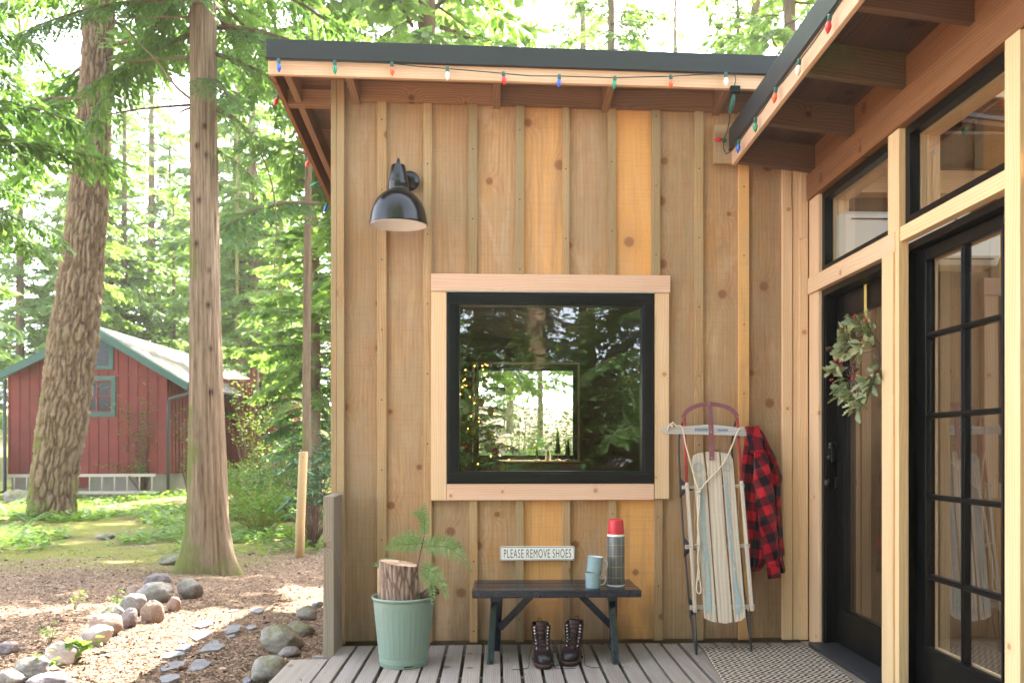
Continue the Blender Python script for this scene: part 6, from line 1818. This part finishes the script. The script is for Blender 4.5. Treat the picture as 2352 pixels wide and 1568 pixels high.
# a hemlock just outside the left border, its boughs reach into the picture
h0 = Vector((-8.2, 11.5, gz(-8.2, 11.5)))
hem = thing('hemlock_tree', 'hemlock beyond the left border whose dark feathery boughs hang into the upper left corner', 'tree', h0)
V, Fq, G, T = trunk_mesh([(0, 0, -.4), (0, .1, 5), (.1, 0, 11), (.1, 0, 17)], [.24, .19, .13, .02], 24, 60, 'cedar', 9, (.4, .12, 4))
mesh_obj('trunk', V, Fq, M['far_bark'], hem, G, T, True)
rng = random.Random(12); sp_ = []
for k in range(60):
    h = rng.uniform(4.6, 15); sp_.append(((0, 0, h), rng.uniform(-1.9, 1.4), rng.uniform(2.2, 3.6) * (1.1 - h / 20), rng.uniform(-.2, .25)))
V, Fq, T, lb = crown(BR_X, sp_, 10); lb.v = [tuple(Vector(v) + h0) for v in lb.v]
limb_children('crown', V, Fq, T, lb, M['needle'], M['far_bark'], hem)
# a hemlock behind the cabin roof's left end
h1 = Vector((-3.35, 15.5, gz(-3.35, 15.5)))
hm2 = thing('hemlock_tree', 'hemlock with hanging green sprays beside the left end of the cabin roof', 'tree', h1)
V, Fq, G, T = trunk_mesh([(0, 0, -.4), (0, .1, 5), (.1, 0, 11), (.1, 0, 17)], [.08, .07, .055, .02], 20, 60, 'cedar', 11, (.3, .06, 4))
mesh_obj('trunk', V, Fq, M['far_bark'], hm2, G, T, True)
rng = random.Random(14); sp_ = []
for k in range(36):
    h = rng.uniform(5.6, 15); sp_.append(((0, 0, h), rng.uniform(0, 6.28), rng.uniform(1.6, 2.9) * (1.1 - h / 22), rng.uniform(-.55, .0)))
V, Fq, T, lb = crown(BR_N, sp_, 13); lb.v = [tuple(Vector(v) + h1) for v in lb.v]
limb_children('crown', V, Fq, T, lb, M['needle'], M['far_bark'], hm2)

# ------------------------------------------------------------------ shrubs
def leafy(nm, label, cat, loc, specs, mleaf, mbark, group, seed, leaf=(.09, .035), per=14, whorl=False, layered=False, flat=.3):
    """specs: list of stem tips (relative), each stem gets leaves along its outer half"""
    t = thing(nm, label, cat, loc, group); rs = np.random.RandomState(seed)
    vs, ts = [], []; st = MB()
    for tip in specs:
        tip = np.array(tip); n2 = np.linalg.norm(tip[:2]) + 1e-6
        mid = tip * .5 + np.array([0, 0, .12 * np.linalg.norm(tip)]) + rs.normal(size=3) * .06 * min(1, np.linalg.norm(tip))
        kq = min(1, np.linalg.norm(tip) / .8); st.tube([Vector((0, 0, -.05 * kq)), Vector(mid * .5 + rs.normal(size=3) * .02 * kq), Vector(mid), Vector(tip)], [.012 * kq, .009 * kq, .006 * kq, .003 * kq], 5)
        bt = rs.rand() * .7
        for q in range(per):
            if whorl:
                a = q * 2.4; d = np.array([math.cos(a), math.sin(a), rs.uniform(-.55, .35)]); p = tip + rs.normal(size=3) * .015
            else:
                s_ = rs.uniform(.35, 1.05); base = mid * (1 - s_) * 2 if s_ < .5 else mid + (tip - mid) * (s_ - .5) * 2
                p = mid + (tip - mid) * rs.uniform(0, 1.05) + rs.normal(size=3) * np.array([.09, .09, .02 if layered else .07]) * min(1, np.linalg.norm(tip))
                d = rs.normal(size=3); d[2] = d[2] * flat - .15
            d /= np.linalg.norm(d)
            up_ = np.array([rs.normal() * flat, rs.normal() * flat, 1.0]); wv = np.cross(d, up_); wv /= np.linalg.norm(wv) + 1e-6
            l_ = leaf[0] * rs.uniform(.6, 1.2); w_ = leaf[1] * rs.uniform(.8, 1.2); nn = np.cross(wv, d)
            c1 = p + d * l_ * .35; c2 = p + d * l_ * .7
            vs += [p, c1 + wv * w_ / 2 + nn * w_ * .12, c2 + wv * w_ * .42 + nn * w_ * .12, p + d * l_ - nn * l_ * .1, c2 - wv * w_ * .42 + nn * w_ * .12, c1 - wv * w_ / 2 + nn * w_ * .12]
            ts += [min(1, max(0, bt + rs.normal() * .18))] * 6
    V = np.array(vs); n = len(V) // 6; i = np.arange(n)[:, None] * 6
    Fq = np.concatenate([i + np.array([[0, 1, 2, 3]]), i + np.array([[0, 3, 4, 5]])])
    mesh_obj('leaves', V, Fq, mleaf, t, None, np.array(ts), None)
    o = st.build('stems', mbark, None); o.parent = t
    return t
def dome(rs, n, r, h, base=.2):
    out = []
    for _ in range(n):
        a = rs.uniform(0, 6.28); q = rs.rand() ** .5; out.append((r * q * math.cos(a), r * q * math.sin(a), base + (h - base) * rs.uniform(.35, 1) * (1 - .45 * q * q)))
    return out
rs = np.random.RandomState(77)
def on(px, py): return atG(px, py)
rh = on(700, 1262)
leafy('rhododendron', 'rhododendron with glossy dark green whorled leaves around the wooden stake', 'shrub', (rh.x + .05, rh.y + .25, rh.z), dome(rs, 46, .62, 1.55, .15), M['rhodo'], M['twig'], 'rhododendrons by the cabin', 1, (.17, .05), 11, True)
rh = on(735, 1175)
leafy('rhododendron', 'taller rhododendron against the cabin corner, behind the wooden stake', 'shrub', (rh.x - .1, rh.y, rh.z), dome(rs, 60, .9, 2.2, .3), M['rhodo'], M['twig'], 'rhododendrons by the cabin', 2, (.17, .05), 11, True)
sh_specs = [(600, 1225, 1.0, 1.1, 'loose shrub with thin arching twigs right of the cedar trunk'), (655, 1190, 1.2, 1.5, 'dense low shrub between the cedar and the wooden stake'), (560, 1170, 1.1, 1.3, 'shrub with small leaves close behind the cedar trunk'),
            (640, 1140, 1.3, 1.3, 'big rounded shrub at the far right end of the red house'), (700, 1120, 1.5, 2.1, 'dark shrub in front of the young conifer by the cabin'), (545, 1120, .9, .9, 'airy shrub in front of the red house side wall'), (600, 1110, 1.1, 1.3, 'leafy shrub low in front of the lit red wall')]
proto_sh = []
for k, (px, py, r_, h_, lb_) in enumerate(sh_specs):
    p = on(px, py)
    leafy('shrub', lb_, 'shrub', p, dome(rs, int(60 * r_), r_, h_, .1), M['shrub'] if k % 2 else M['maple'], M['mossy_bark'], 'understorey shrubs right of the cedar', 20 + k, (.07, .04), 26)
# vine maples with layered leaves
def maple(label, px, py, layers, seed):
    p = on(px, py); rs2 = np.random.RandomState(seed); sp2 = []
    for (dx, dz, w_) in layers:
        for _ in range(int(9 * w_ + 4)): sp2.append((dx + rs2.uniform(-w_, w_), rs2.uniform(-.5, .5), dz + rs2.normal() * .05))
    leafy('vine_maple', label, 'small tree', p, sp2, M['maple'], M['twig'], 'vine maples', seed, (.085, .06), 16, False, True, .25)
maple('slender vine maple with flat tiers of yellow-green leaves before the red gable', 330, 1140, [(-.5, 1.0, .7), (.2, 1.1, .4), (-.3, 1.9, .6), (.25, 2.2, .5), (-.4, 2.9, .5), (.1, 3.2, .3)], 31)
maple('vine maple with pale leaf tiers right of the cedar, against the lit red wall', 570, 1130, [(-.3, 1.0, .8), (.5, 1.6, .8), (-.2, 2.4, .9), (.6, 3.0, .7), (0, 3.8, .7)], 32)
maple('bright vine maple beyond the far end of the red house', 655, 1090, [(0, 1.5, 1.2), (.4, 2.6, 1.3), (-.4, 3.6, 1.2), (.2, 4.8, 1.1), (0, 6.0, 1.0)], 33)
maple('thin vine maple with few leaves beside the dark house corner', 432, 1135, [(-.1, 1.2, .3), (.1, 2.0, .35), (-.1, 2.7, .3)], 34)
# beyond the cabin's back window
for k, (x, y, r_, h_) in enumerate(((.0, 15.5, 1.5, 2.0), (1.4, 16.5, 1.5, 2.3), (.6, 22, 2.2, 3.6), (2.6, 24, 2.2, 3.0))):
    leafy('shrub', 'sunlit pale green bush seen through the cabin and its back window', 'shrub', (x, y, gz(x, y)), dome(rs, 60, r_, h_, .1), M['maple'], M['twig'], 'bushes beyond the back window', 50 + k, (.12, .07), 22)
bsh = leafy('shrub', 'big leafy bush behind the viewer, mirrored in the picture window', 'shrub', (0, 0, 0), dome(rs, 130, 1.9, 4.2, .1), M['shrub'], M['mossy_bark'], 'bushes mirrored in the glass', 80, (.17, .09), 26)
for k, (x, y, s_) in enumerate(((-4.5, -6.5, .9), (-2.3, -8.5, 1.1), (-.4, -7.2, .8), (1.5, -9.2, 1.2), (3.6, -7.0, .9), (5.4, -8.6, 1.1), (7.6, -7.2, 1.0), (2.4, -11.5, 1.5), (-1.6, -12, 1.5), (5.8, -12, 1.5), (-6.8, -9, 1.2))):
    o = bsh if k == 0 else copy_tree(bsh)
    o.location = (x, y, gz(x, y)); o.rotation_euler = (0, 0, k * 1.7); o.scale = (s_, s_, s_)
# sword ferns
def sword(label, px, py, s_, seed):
    p = on(px, py); t = thing('sword_fern', label, 'fern', p, 'sword ferns on the forest floor'); rs2 = np.random.RandomState(seed); m = MB()
    for k in range(13):
        a = k * 2.4 + rs2.rand(); L_ = s_ * rs2.uniform(.6, 1); el = rs2.uniform(.5, 1.1); tn = rs2.rand()
        prev = Vector((0, 0, 0)); d = Vector((math.cos(a) * math.cos(el), math.sin(a) * math.cos(el), math.sin(el)))
        for i in range(16):
            q = i / 16; d2 = (d + Vector((0, 0, -1.3 * q * q))).normalized(); p2 = prev + d2 * L_ / 16
            sv = d2.cross(Vector((0, 0, 1))).normalized(); wl = .11 * s_ * math.sin(math.pi * min(1, .15 + q * .85)) + .01
            for sd in (-1, 1): leaf_quads(m, p2, sv * sd + d2 * .35, Vector((0, 0, 1)), wl, .028 * s_, tn)
            prev = p2
    m.v = [tuple(Vector(v) + p) for v in m.v]
    m.build('fronds', M['fern'], t)
for k, (px, py, s_, lb_) in enumerate(((70, 1205, .8, 'sword fern at the mossy foot of the big fir, right in front'), (20, 1185, .9, 'sword fern at the left border, beside the fir roots'), (30, 1250, .7, 'low sword fern at the left border below the fir'), (150, 1235, .5, 'small sword fern on the litter below the fir trunk'), (225, 1175, .6, 'sword fern in the ivy right of the fir trunk'), (300, 1190, .6, 'sword fern in the leaf carpet between fir and cedar'), (600, 1150, .9, 'sword fern in deep shade right of the cedar'), (20, 1120, .9, 'sword fern by the left corner of the red house'))):
    sword(lb_, px, py, s_, 60 + k)
# leafy ground cover
rs = np.random.RandomState(5); vs, ts = [], []
cnt = 0
cpx, cpy = rs.uniform(-60, 745, 60000), rs.uniform(1128, 1300, 60000)
ok_ = ~((cpy > 1170) & (rs.rand(60000) < (cpy - 1170) / 110)); cpx, cpy = cpx[ok_], cpy[ok_]
cP = np.array([atZ(a, b_, -.28)[:2] for a, b_ in zip(cpx, cpy)])
ok_ = fbm(np.stack([cP[:, 0] * .8, cP[:, 1] * .5, 0 * cP[:, 0] + 2], -1), 3, 14) > .47; cP = cP[ok_][:15000]
for p in cP:
    p = Vector((p[0], p[1], 0))
    z = gz(p.x, p.y) + abs(rs.normal()) * .07 + .01
    a = rs.uniform(0, 6.28); l_ = rs.uniform(.045, .12) * (1.0 if p.y < 16 else 1.2); d = np.array([math.cos(a), math.sin(a), rs.uniform(-.2, .4)]); wv = np.array([-math.sin(a), math.cos(a), rs.normal() * .3])
    p0 = np.array([p.x, p.y, z]); vs += [p0, p0 + d * l_ * .5 + wv * l_ * .38, p0 + d * l_, p0 + d * l_ * .5 - wv * l_ * .38]; ts += [min(1, max(0, .5 + rs.normal() * .3))] * 4; cnt += 1
tag(mesh_obj('ground_cover', np.array(vs), np.arange(len(vs)).reshape(-1, 4), M['maple'], None, None, np.array(ts), None), kind='stuff')
# bark and leaf litter chips
s = NT('litter_chip'); tn = s.attr('tone', 'Fac')
s.pbr(s.ramp(tn, [(0, (.045, .024, .015)), (.4, (.15, .098, .065)), (.75, (.28, .195, .135)), (1, (.44, .33, .24))]), .9, .1); M['chip'] = s.m
N_ = 26000; px = rs.uniform(-80, 760, N_); py = 1255 + (1620 - 1255) * rs.rand(N_) ** .8
k_ = (.28 + 1.15) / ((py - CY) / F); X = np.array([atZ(a, b_, -.28)[:2] for a, b_ in zip(px, py)])
keep = ~((X[:, 0] > -1.1) & (X[:, 1] < 5.2)); X = X[keep]; n = len(X)
zd = rs.uniform(size=(130, 2)); Xd = np.stack([-1.1 + 2.9 * zd[:, 0], 5.07 - .75 * zd[:, 1] ** 2.2], -1)
zz = ground_z(X[:, 0], X[:, 1]) + (fbm(np.stack([X[:, 0] * 5, X[:, 1] * 5, 0 * X[:, 0]], -1), 3, 8) - .5) * .035 + .004
X = np.concatenate([X, Xd]); zz = np.concatenate([zz, np.full(130, .002)]); n = len(X)
a = rs.uniform(0, 6.28, n); l_ = rs.uniform(.010, .034, n) * np.where(np.arange(n) >= n - 130, .5, 1) * np.where(rs.rand(n) < .06, 2.2, 1); w_ = l_ * rs.uniform(.25, .6, n)
D = np.stack([np.cos(a), np.sin(a), rs.normal(size=n) * .25], -1) * l_[:, None] / 2; W = np.stack([-np.sin(a), np.cos(a), rs.normal(size=n) * .35], -1) * w_[:, None] / 2
P0 = np.stack([X[:, 0], X[:, 1], zz + rs.rand(n) * .006], -1)
V = np.stack([P0 - D, P0 + W, P0 + D, P0 - W], 1).reshape(-1, 3)
tag(mesh_obj('leaf_litter', V, np.arange(4 * n).reshape(-1, 4), M['chip'], None, None, np.repeat(rs.rand(n), 4), None), kind='stuff')
# seedlings
for k, (px, py, s_, lb_) in enumerate(((268, 1405, .05, 'bright green seedling with round leaves behind the broad brown boulder'), (172, 1400, .04, 'thin seedling alone in the bark litter'), (178, 1520, .07, 'small sunlit plant beside the pale cream boulder'), (114, 1478, .04, 'tiny pale seedling left of the pale rounded stone'), (110, 1558, .04, 'tiny seedling in front of the flat pinkish stone'))):
    p = on(px, py)
    leafy('seedling', lb_, 'plant', p, [(rs.normal() * .04, rs.normal() * .04, rs.uniform(.06, .16)) for _ in range(6)], M['maple'], M['twig'], 'seedlings among the stones', 90 + k, (s_, s_ * .7), 4, True)

# ------------------------------------------------------------------ red house
YH = 26.0
def hx(px, Y=YH): return at(px, 1000, Y).x
def hz(py, Y=YH): return at(200, py, Y).z
house = thing('red_house', 'barn red board and batten house with green trim and a mossy shingle roof', 'house', (hx(200), YH, -.3))
xl, xr = hx(18), hx(383); zf_, zw_ = hz(1088), hz(872)
xm = hx(214); zrd = hz(757)
YM, YE = 31.0, 38.5
def wall(poly, dv, nm='wall', mat_='red_wall', par=house):
    m = MB(); m.prism(poly, dv); return m.build(nm, M[mat_], par)
wx_0, wx_1 = hx(152), hx(258); q0, q1 = hz(948), hz(872)
u0, u1 = hz(846), hz(765)
# gable wall in strips round the windows
zwl = zw_ + .12
def gab(x): return zwl + (zrd - zwl) * (1 - abs(x - xm) / (xr - xm if x > xm else xm - xl))
def gpoly(xa, xb, z0):
    xs_ = [xa] + ([xm] if xa < xm < xb else []) + [xb]
    return [(xa, YH, z0), (xb, YH, z0)] + [(x, YH, gab(x)) for x in xs_[::-1]]
m = MB()
m.prism(gpoly(xl, wx_0, zf_), (0, .1, 0)); m.prism(gpoly(wx_1, xr, zf_), (0, .1, 0))
m.prism([(wx_0, YH, zf_), (wx_1, YH, zf_), (wx_1, YH, q0), (wx_0, YH, q0)], (0, .1, 0))
m.prism([(wx_0, YH, q1), (wx_1, YH, q1), (wx_1, YH, u0), (wx_0, YH, u0)], (0, .1, 0))
x = xl + .02
while x < xr:
    segs = [(zf_, gab(x + .02))]
    if wx_0 - .05 < x < wx_1 + .08: segs = [(zf_, q0 - .05), (q1 + .1, u0 - .05)]
    for a_, b2 in segs: m.aabb(x, x + .045, YH - .025, YH + .001, a_, b2)
    x += .283
m.aabb(xl, wx_0, YH - .03, YH, hz(862) - .03, hz(862) + .03); m.aabb(wx_1, xr, YH - .03, YH, hz(862) - .03, hz(862) + .03)
m.build('wall', M['red_wall'], house)
m = MB(); m.aabb(xr - .1, xr, YH + .1, YM, zf_, zwl); m.aabb(xl, xl + .1, YH + .1, YE, zf_, zwl)
y = YH + .1
while y < YM: m.aabb(xr, xr + .025, y, y + .045, zf_, zwl); y += .29
m.build('wall', M['red_wall'], house)
XR2 = xr + 1.1
m = MB(); m.aabb(xr - .1, XR2, YM, YM + .1, zf_, zwl + .3); m.aabb(XR2 - .1, XR2, YM + .1, YE, zf_, hz(905, 31) + .0); m.aabb(XR2 - .1, XR2, YM + .1, YE, hz(905, 31) + .95, zwl + .15)
y = YM + .1
while y < YE: m.aabb(XR2, XR2 + .025, y, y + .045, zf_, hz(905, 31)); y += .24
x = xr + .1
while x < XR2: m.aabb(x, x + .045, YM - .025, YM, zf_, zwl + .2); x += .26
m.aabb(xl, XR2, YE, YE + .1, zf_, zwl)
m.build('wall', M['red_wall'], house)
# side windows
for k in range(3):
    ya = YM + .6 + k * 2.3; z0, z1 = hz(905, 31), hz(905, 31) + .95
    m = MB(); ring_x(m, ya, ya + 1.5, z0, z1, .09, XR2 - .06, XR2 + .05); f = m.build('window', M['ladder'], house)
    m = MB(); m.aabb(XR2 - .03, XR2 - .02, ya + .05, ya + 1.45, z0 + .05, z1 - .05); m.build('pane', M['house_glass'], f)
    m = MB(); m.aabb(XR2 - .1, XR2, ya + 1.5, ya + 2.3, z0, z1); m.build('wall', M['red_wall'], house)
# foundation
m = MB(); m.aabb(xl + .08, xr - .08, YH + .04, YE, -.6, zf_); m.build('foundation', M['concrete'], house)
m = MB(); m.aabb(hx(176), hx(203), YH - .02, YH + .06, hz(1120), hz(1090)); m.build('vent_hatch', M['red_wall'], house)
# gable windows
def hwin(xa, xb, za, zb, cols, rows_):
    m = MB(); ring(m, xa - .11, xb + .11, za - .11, zb + .11, .125, YH - .05, YH + .04); f = m.build('window', M['green_trim'], house)
    m = MB(); ring(m, xa + .012, xb - .012, za + .012, zb - .012, .05, YH - .01, YH + .05)
    for c in range(1, cols): m.aabb(xa + (xb - xa) * c / cols - .02, xa + (xb - xa) * c / cols + .02, YH, YH + .045, za + .05, zb - .05)
    for r2 in range(1, rows_): m.aabb(xa + .05, xb - .05, YH + .002, YH + .042, za + (zb - za) * r2 / rows_ - .02, za + (zb - za) * r2 / rows_ + .02)
    m.build('sash', M['red_wall'], f)
    m = MB(); m.aabb(xa + .03, xb - .03, YH + .03, YH + .034, za + .03, zb - .03); m.build('pane', M['house_glass'], f)
hwin(wx_0, wx_1, q0, q1, 3, 2)
m = MB(); tri_ = [(wx_0, u0), (wx_1, u0), (wx_1, gab(wx_1) - .10), (xm, zrd - .12), (wx_0, gab(wx_0) - .10)]
def sc_(k, y): 
    cx_, cz_ = sum(p[0] for p in tri_) / 5, sum(p[1] for p in tri_) / 5
    return [(cx_ + (p[0] - cx_) * k, y, cz_ + (p[1] - cz_) * k) for p in tri_]
o_, i_ = sc_(1.06, YH - .05), sc_(.86, YH - .05); o2, i2 = sc_(1.06, YH + .04), sc_(.86, YH + .04)
fs = [(k, (k + 1) % 5, 5 + (k + 1) % 5, 5 + k) for k in range(5)] + [(5 + k, 5 + (k + 1) % 5, 15 + (k + 1) % 5, 15 + k) for k in range(5)] + [(k, 10 + k, 10 + (k + 1) % 5, (k + 1) % 5) for k in range(5)]
m.add(o_ + i_ + o2 + i2, fs); f = m.build('window', M['green_trim'], house)
m = MB(); m.prism(sc_(.9, YH + .02), (0, .004, 0)); m.build('pane', M['house_glass'], f)
# roof
exr, ezr = hx(432, YH - .4), at(432, 876, YH - .4).z
exl, ezl = hx(2, YH - .4), at(2, 850, YH - .4).z
xm2, zr2 = hx(216, YH - .4), at(216, 746, YH - .4).z
def roofside(xa, za, xb, zb, y0, y1, th, nm='roof', mat_='shingle'):
    m = MB(); m.prism([(xa, y0, za), (xb, y0, zb), (xb, y0, zb + th), (xa, y0, za + th)], (0, y1 - y0, 0)); return m.build(nm, M[mat_], house)
roofside(xm2, zr2 - .08, exr, ezr - .08, YH - .4, YE, .08); roofside(xm2, zr2 - .08, exl, ezl - .08, YH - .4, YE, .08)
def rake(xa, za, xb, zb, y, h=.26):
    m = MB(); m.prism([(xa, y, za - h), (xb, y, zb - h * .9), (xb, y, zb), (xa, y, za)], (0, .06, 0)); m.build('barge_board', M['green_trim'], house)
rake(xm2, zr2 - .03, exr, ezr - .03, YH - .47); rake(xm2, zr2 - .03, exl, ezl - .03, YH - .47)
# raised rear roof
ax_, az_ = hx(345, YM - .3), at(345, 786, YM - .3).z
bx_, bz_ = hx(535, YM - .3), at(535, 905, YM - .3).z
roofside(ax_, az_ - .08, bx_, bz_ - .08, YM - .3, YE + .3, .08); roofside(ax_, az_ - .08, ax_ - 3.2, az_ - .08 - 2.0, YM - .3, YE + .3, .08)
rake(ax_, az_ - .03, bx_, bz_ - .03, YM - .36, .24)
m = MB(); m.prism([(ax_, YM - .2, az_ - .2), (bx_ - .3, YM - .2, bz_ - .02), (bx_ - .3, YM - .2, zwl - .1), (ax_ - 1, YM - .2, zwl - .1), (ax_ - 1, YM - .2, az_ - .75)], (0, .08, 0)); m.build('wall', M['red_wall'], house)
# small porch roof, gutter, pipes, vents
px0, pz0 = hx(512, 32), at(512, 895, 32).z
roofside(XR2 - .1, pz0 + .25, XR2 + .75, pz0 - .12, YM + 1.0, YM + 3.2, .09, 'porch_roof')
m = MB(); m.bar((XR2, YM + 1.2, pz0 - .9), (XR2 + .6, YM + 1.2, pz0 - .1), (0, .1, 0), (.08, 0, .06)); m.build('bracket', M['green_trim'], house)
m = MB(); m.tube([(exr + .03, YH - .45, ezr - .1), (exr + .03, YM - .3, ezr - .1)], .07, 10); m.build('gutter', M['gutter'], house)
m = MB(); m.tube([(exr + .0, YH - .3, ezr - .14), (exr - .05, YH - .28, ezr - .35), (xr + .1, YH - .05, ezr - .48), (xr + .06, YH - .05, ezr - .7), (xr + .06, YH - .05, -.25)], .05, 10); m.build('downspout', M['gutter'], house)
m = MB(); m.tube([(xl - .06, YH - .05, zw_), (xl - .06, YH - .05, -.1), (xl - .3, YH - .2, -.25)], .05, 10); m.build('downspout', M['gutter'], house)
for (px, py, Y) in ((316, 800, 28), (447, 862, 28.5), (504, 868, 35)):
    c_ = at(px, py, Y); m = MB(); m.tube([(c_.x, Y, c_.z - .25), (c_.x, Y, c_.z + .1)], .06, 10); m.build('roof_vent', M['gutter'], house)
# ladder lying on its edge along the foundation
lad = thing('ladder', 'pale wooden ladder lying on its side along the base of the red house', 'ladder', (hx(215), YH - .35, -.3))
for za in (hz(1091), hz(1130)):
    m = MB(); m.bar((hx(32), YH - .35, za), (hx(368), YH - .35, za + .015), (0, .045, 0), (0, 0, .085)); m.build('side_rail', M['ladder'], lad)
for k in range(12):
    x = hx(48) + (hx(360) - hx(48)) * k / 11
    m = MB(); m.tube([(x, YH - .35, hz(1091)), (x, YH - .35, hz(1130))], .022, 8); m.build('rung', M['ladder'], lad)
# low red fence at the far left
m = MB(); fp = at(8, 1000, 25)
for k in range(7): m.aabb(fp.x - 1.6 + k * .22, fp.x - 1.6 + k * .22 + .15, 25, 25.03, -.3, at(0, 985, 25).z)
tag(m.build('red_fence', M['red_wall'], None), 'low red board fence at the left border beside the red house', 'fence')

# ------------------------------------------------------------------ things inside the cabin
ct = Vector((at(1092, 1000, 6.9).x, 6.9, 0.02))
xt = thing('christmas_tree', 'lit christmas tree inside the cabin at the left of the picture window', 'christmas tree', ct)
m = MB(); m.tube([(0, 0, 0), (0, 0, 1.0), (.02, 0, 1.95)], [.03, .022, .005], 8); o = m.build('trunk', M['twig'], None); o.parent = xt
sp_ = cone_specs(.35, 1.95, 80, .62, .10, 71, pitch=(-.05, .35), rad=.02)
V, Fq, T, lb = crown(BR_N, sp_, 72); mesh_obj('boughs', V, Fq, M['needle'], xt, None, T, None)
rng = random.Random(9); fl = MB()
for k in range(90):
    h = rng.uniform(.35, 1.8); r_ = .52 * (1 - (h - .3) / 1.75) * rng.uniform(.55, 1.0) + .03; a = rng.uniform(0, 6.28)
    fl.sphere((r_ * math.cos(a), r_ * math.sin(a), h), .005, 6, 4)
o = fl.build('fairy_lights', M['fairy'], None); o.parent = xt
for nm, c in (('ornament_gold', (.55, .36, .02)), ('ornament_cream', (.75, .58, .34)), ('ornament_red', (.55, .02, .03)), ('ornament_coral', (.65, .16, .07))):
    M[nm] = plain(nm, c, .2, .6, .1)
for (zx, zy, c, lb_) in ((222, 948, 'cream', 'cream bauble on the left edge of the lit tree'), (335, 885, 'coral', 'coral bauble near the top of the lit tree'), (412, 948, 'gold', 'gold bauble at the upper right of the lit tree'), (268, 1115, 'gold', 'gold bauble at the middle left of the lit tree'), (396, 1138, 'gold', 'large gold bauble before the back window, right side of the lit tree'), (405, 1240, 'cream', 'pale bauble half hidden beside the red one'), (448, 1262, 'red', 'red bauble at the lower right of the lit tree'), (500, 1385, 'gold', 'gold bauble lowest on the lit tree'), (205, 1225, 'coral', 'dull coral bauble at the lower left of the lit tree')):
    p = at(1004.5 + zx * .297, 661.5 + zy * .297, 6.45)
    b_ = thing('bauble', lb_, 'ornament', p, 'baubles on the lit tree')
    m = MB(); m.sphere(p, 30 * .297 / F * 6.45, 20, 14); m.build('ball', M['ornament_' + c], b_)
    m = MB(); rb2 = 30 * .297 / F * 6.45; m.lathe([(.008, rb2 - .002), (.008, rb2 + .008), (.001, rb2 + .010)], Matrix.Translation(p), 10); m.build('cap', M['gold'], b_)
YS2 = YB - .09
zsill = at(1200, 1061, YB).z + .02
for (zx, z0, z1, w_, lb_, sd) in ((932, 1330, 1075, 70, 'taller dark bottle-brush tree on the back window sill', 1), (1010, 1335, 1155, 60, 'shorter dark bottle-brush tree at the right end of the sill', 2), (770, 1335, 1205, 22, 'smallest bottle-brush tree, thin and brown, on the back window sill', 3)):
    px = 1004.5 + zx * .297; b_ = at(px, 661.5 + z0 * .297, YS2); hgt = (z0 - z1) * .297 / F * YS2; rw = w_ / 2 * .297 / F * YS2
    t = thing('bottle_brush_tree', lb_, 'decoration', (b_.x, YS2, zsill), 'small trees on the back sill')
    rs2 = np.random.RandomState(sd); m = MB()
    for k in range(700):
        q = rs2.rand() ** 1.4; a = rs2.uniform(0, 6.28); rr_ = rw * (1 - q) * rs2.uniform(.7, 1) + .003
        p0 = Vector((b_.x, YS2, zsill + hgt * (.2 + .8 * q))); d = Vector((math.cos(a), math.sin(a), .25))
        leaf_quads(m, p0, d, Vector((-math.sin(a), math.cos(a), .3)), rr_, .006, rs2.rand())
    m.build('bristles', M['brush'], t)
    m = MB(); m.tube([(b_.x, YS2, zsill), (b_.x, YS2, zsill + hgt * .9)], .004, 6); m.build('stem', M['twig'], t)
    m = MB(); m.lathe([(.001, .0), (.032, .0), (.030, .014), (.001, .016)], Matrix.Translation((b_.x, YS2, zsill)), 16); m.build('base', M['pale_wood'], t)
px = 1004.5 + 856 * .297; b_ = at(px, 661.5 + 1335 * .297, YS2)
t = thing('figurine', 'small pale antlered figurine between the bottle-brush trees on the sill', 'figurine', (b_.x, YS2, zsill))
m = MB(); m.lathe([(.001, 0), (.034, 0), (.030, .04), (.022, .075), (.016, .085), (.020, .10), (.016, .118), (.001, .122)], Matrix.Translation((b_.x, YS2, zsill)), 16); m.build('body', M['pale_wood'], t)
for sd in (-1, 1):
    m = MB(); m.tube([(b_.x + sd * .010, YS2, zsill + .115), (b_.x + sd * .022, YS2, zsill + .14), (b_.x + sd * .018, YS2, zsill + .165)], .003, 6); m.build('antler', M['twig'], t)

# ------------------------------------------------------------------ haze volume added to wash out the background like veiling glare
s = NT('glare_haze'); vp = s.n('VolumePrincipled'); vp.inputs['Density'].default_value = GLARE_HAZE_DENSITY; vp.inputs['Anisotropy'].default_value = 0.3
vp.inputs['Color'].default_value = (0.95, 0.97, 0.93, 1)
s.l(vp.outputs[0], s.out.inputs[1])
m = MB(); m.aabb(-115, 115, -65, 155, -3.0, 42); hz_ = m.build('glare_haze', s.m); tag(hz_, kind='stuff')
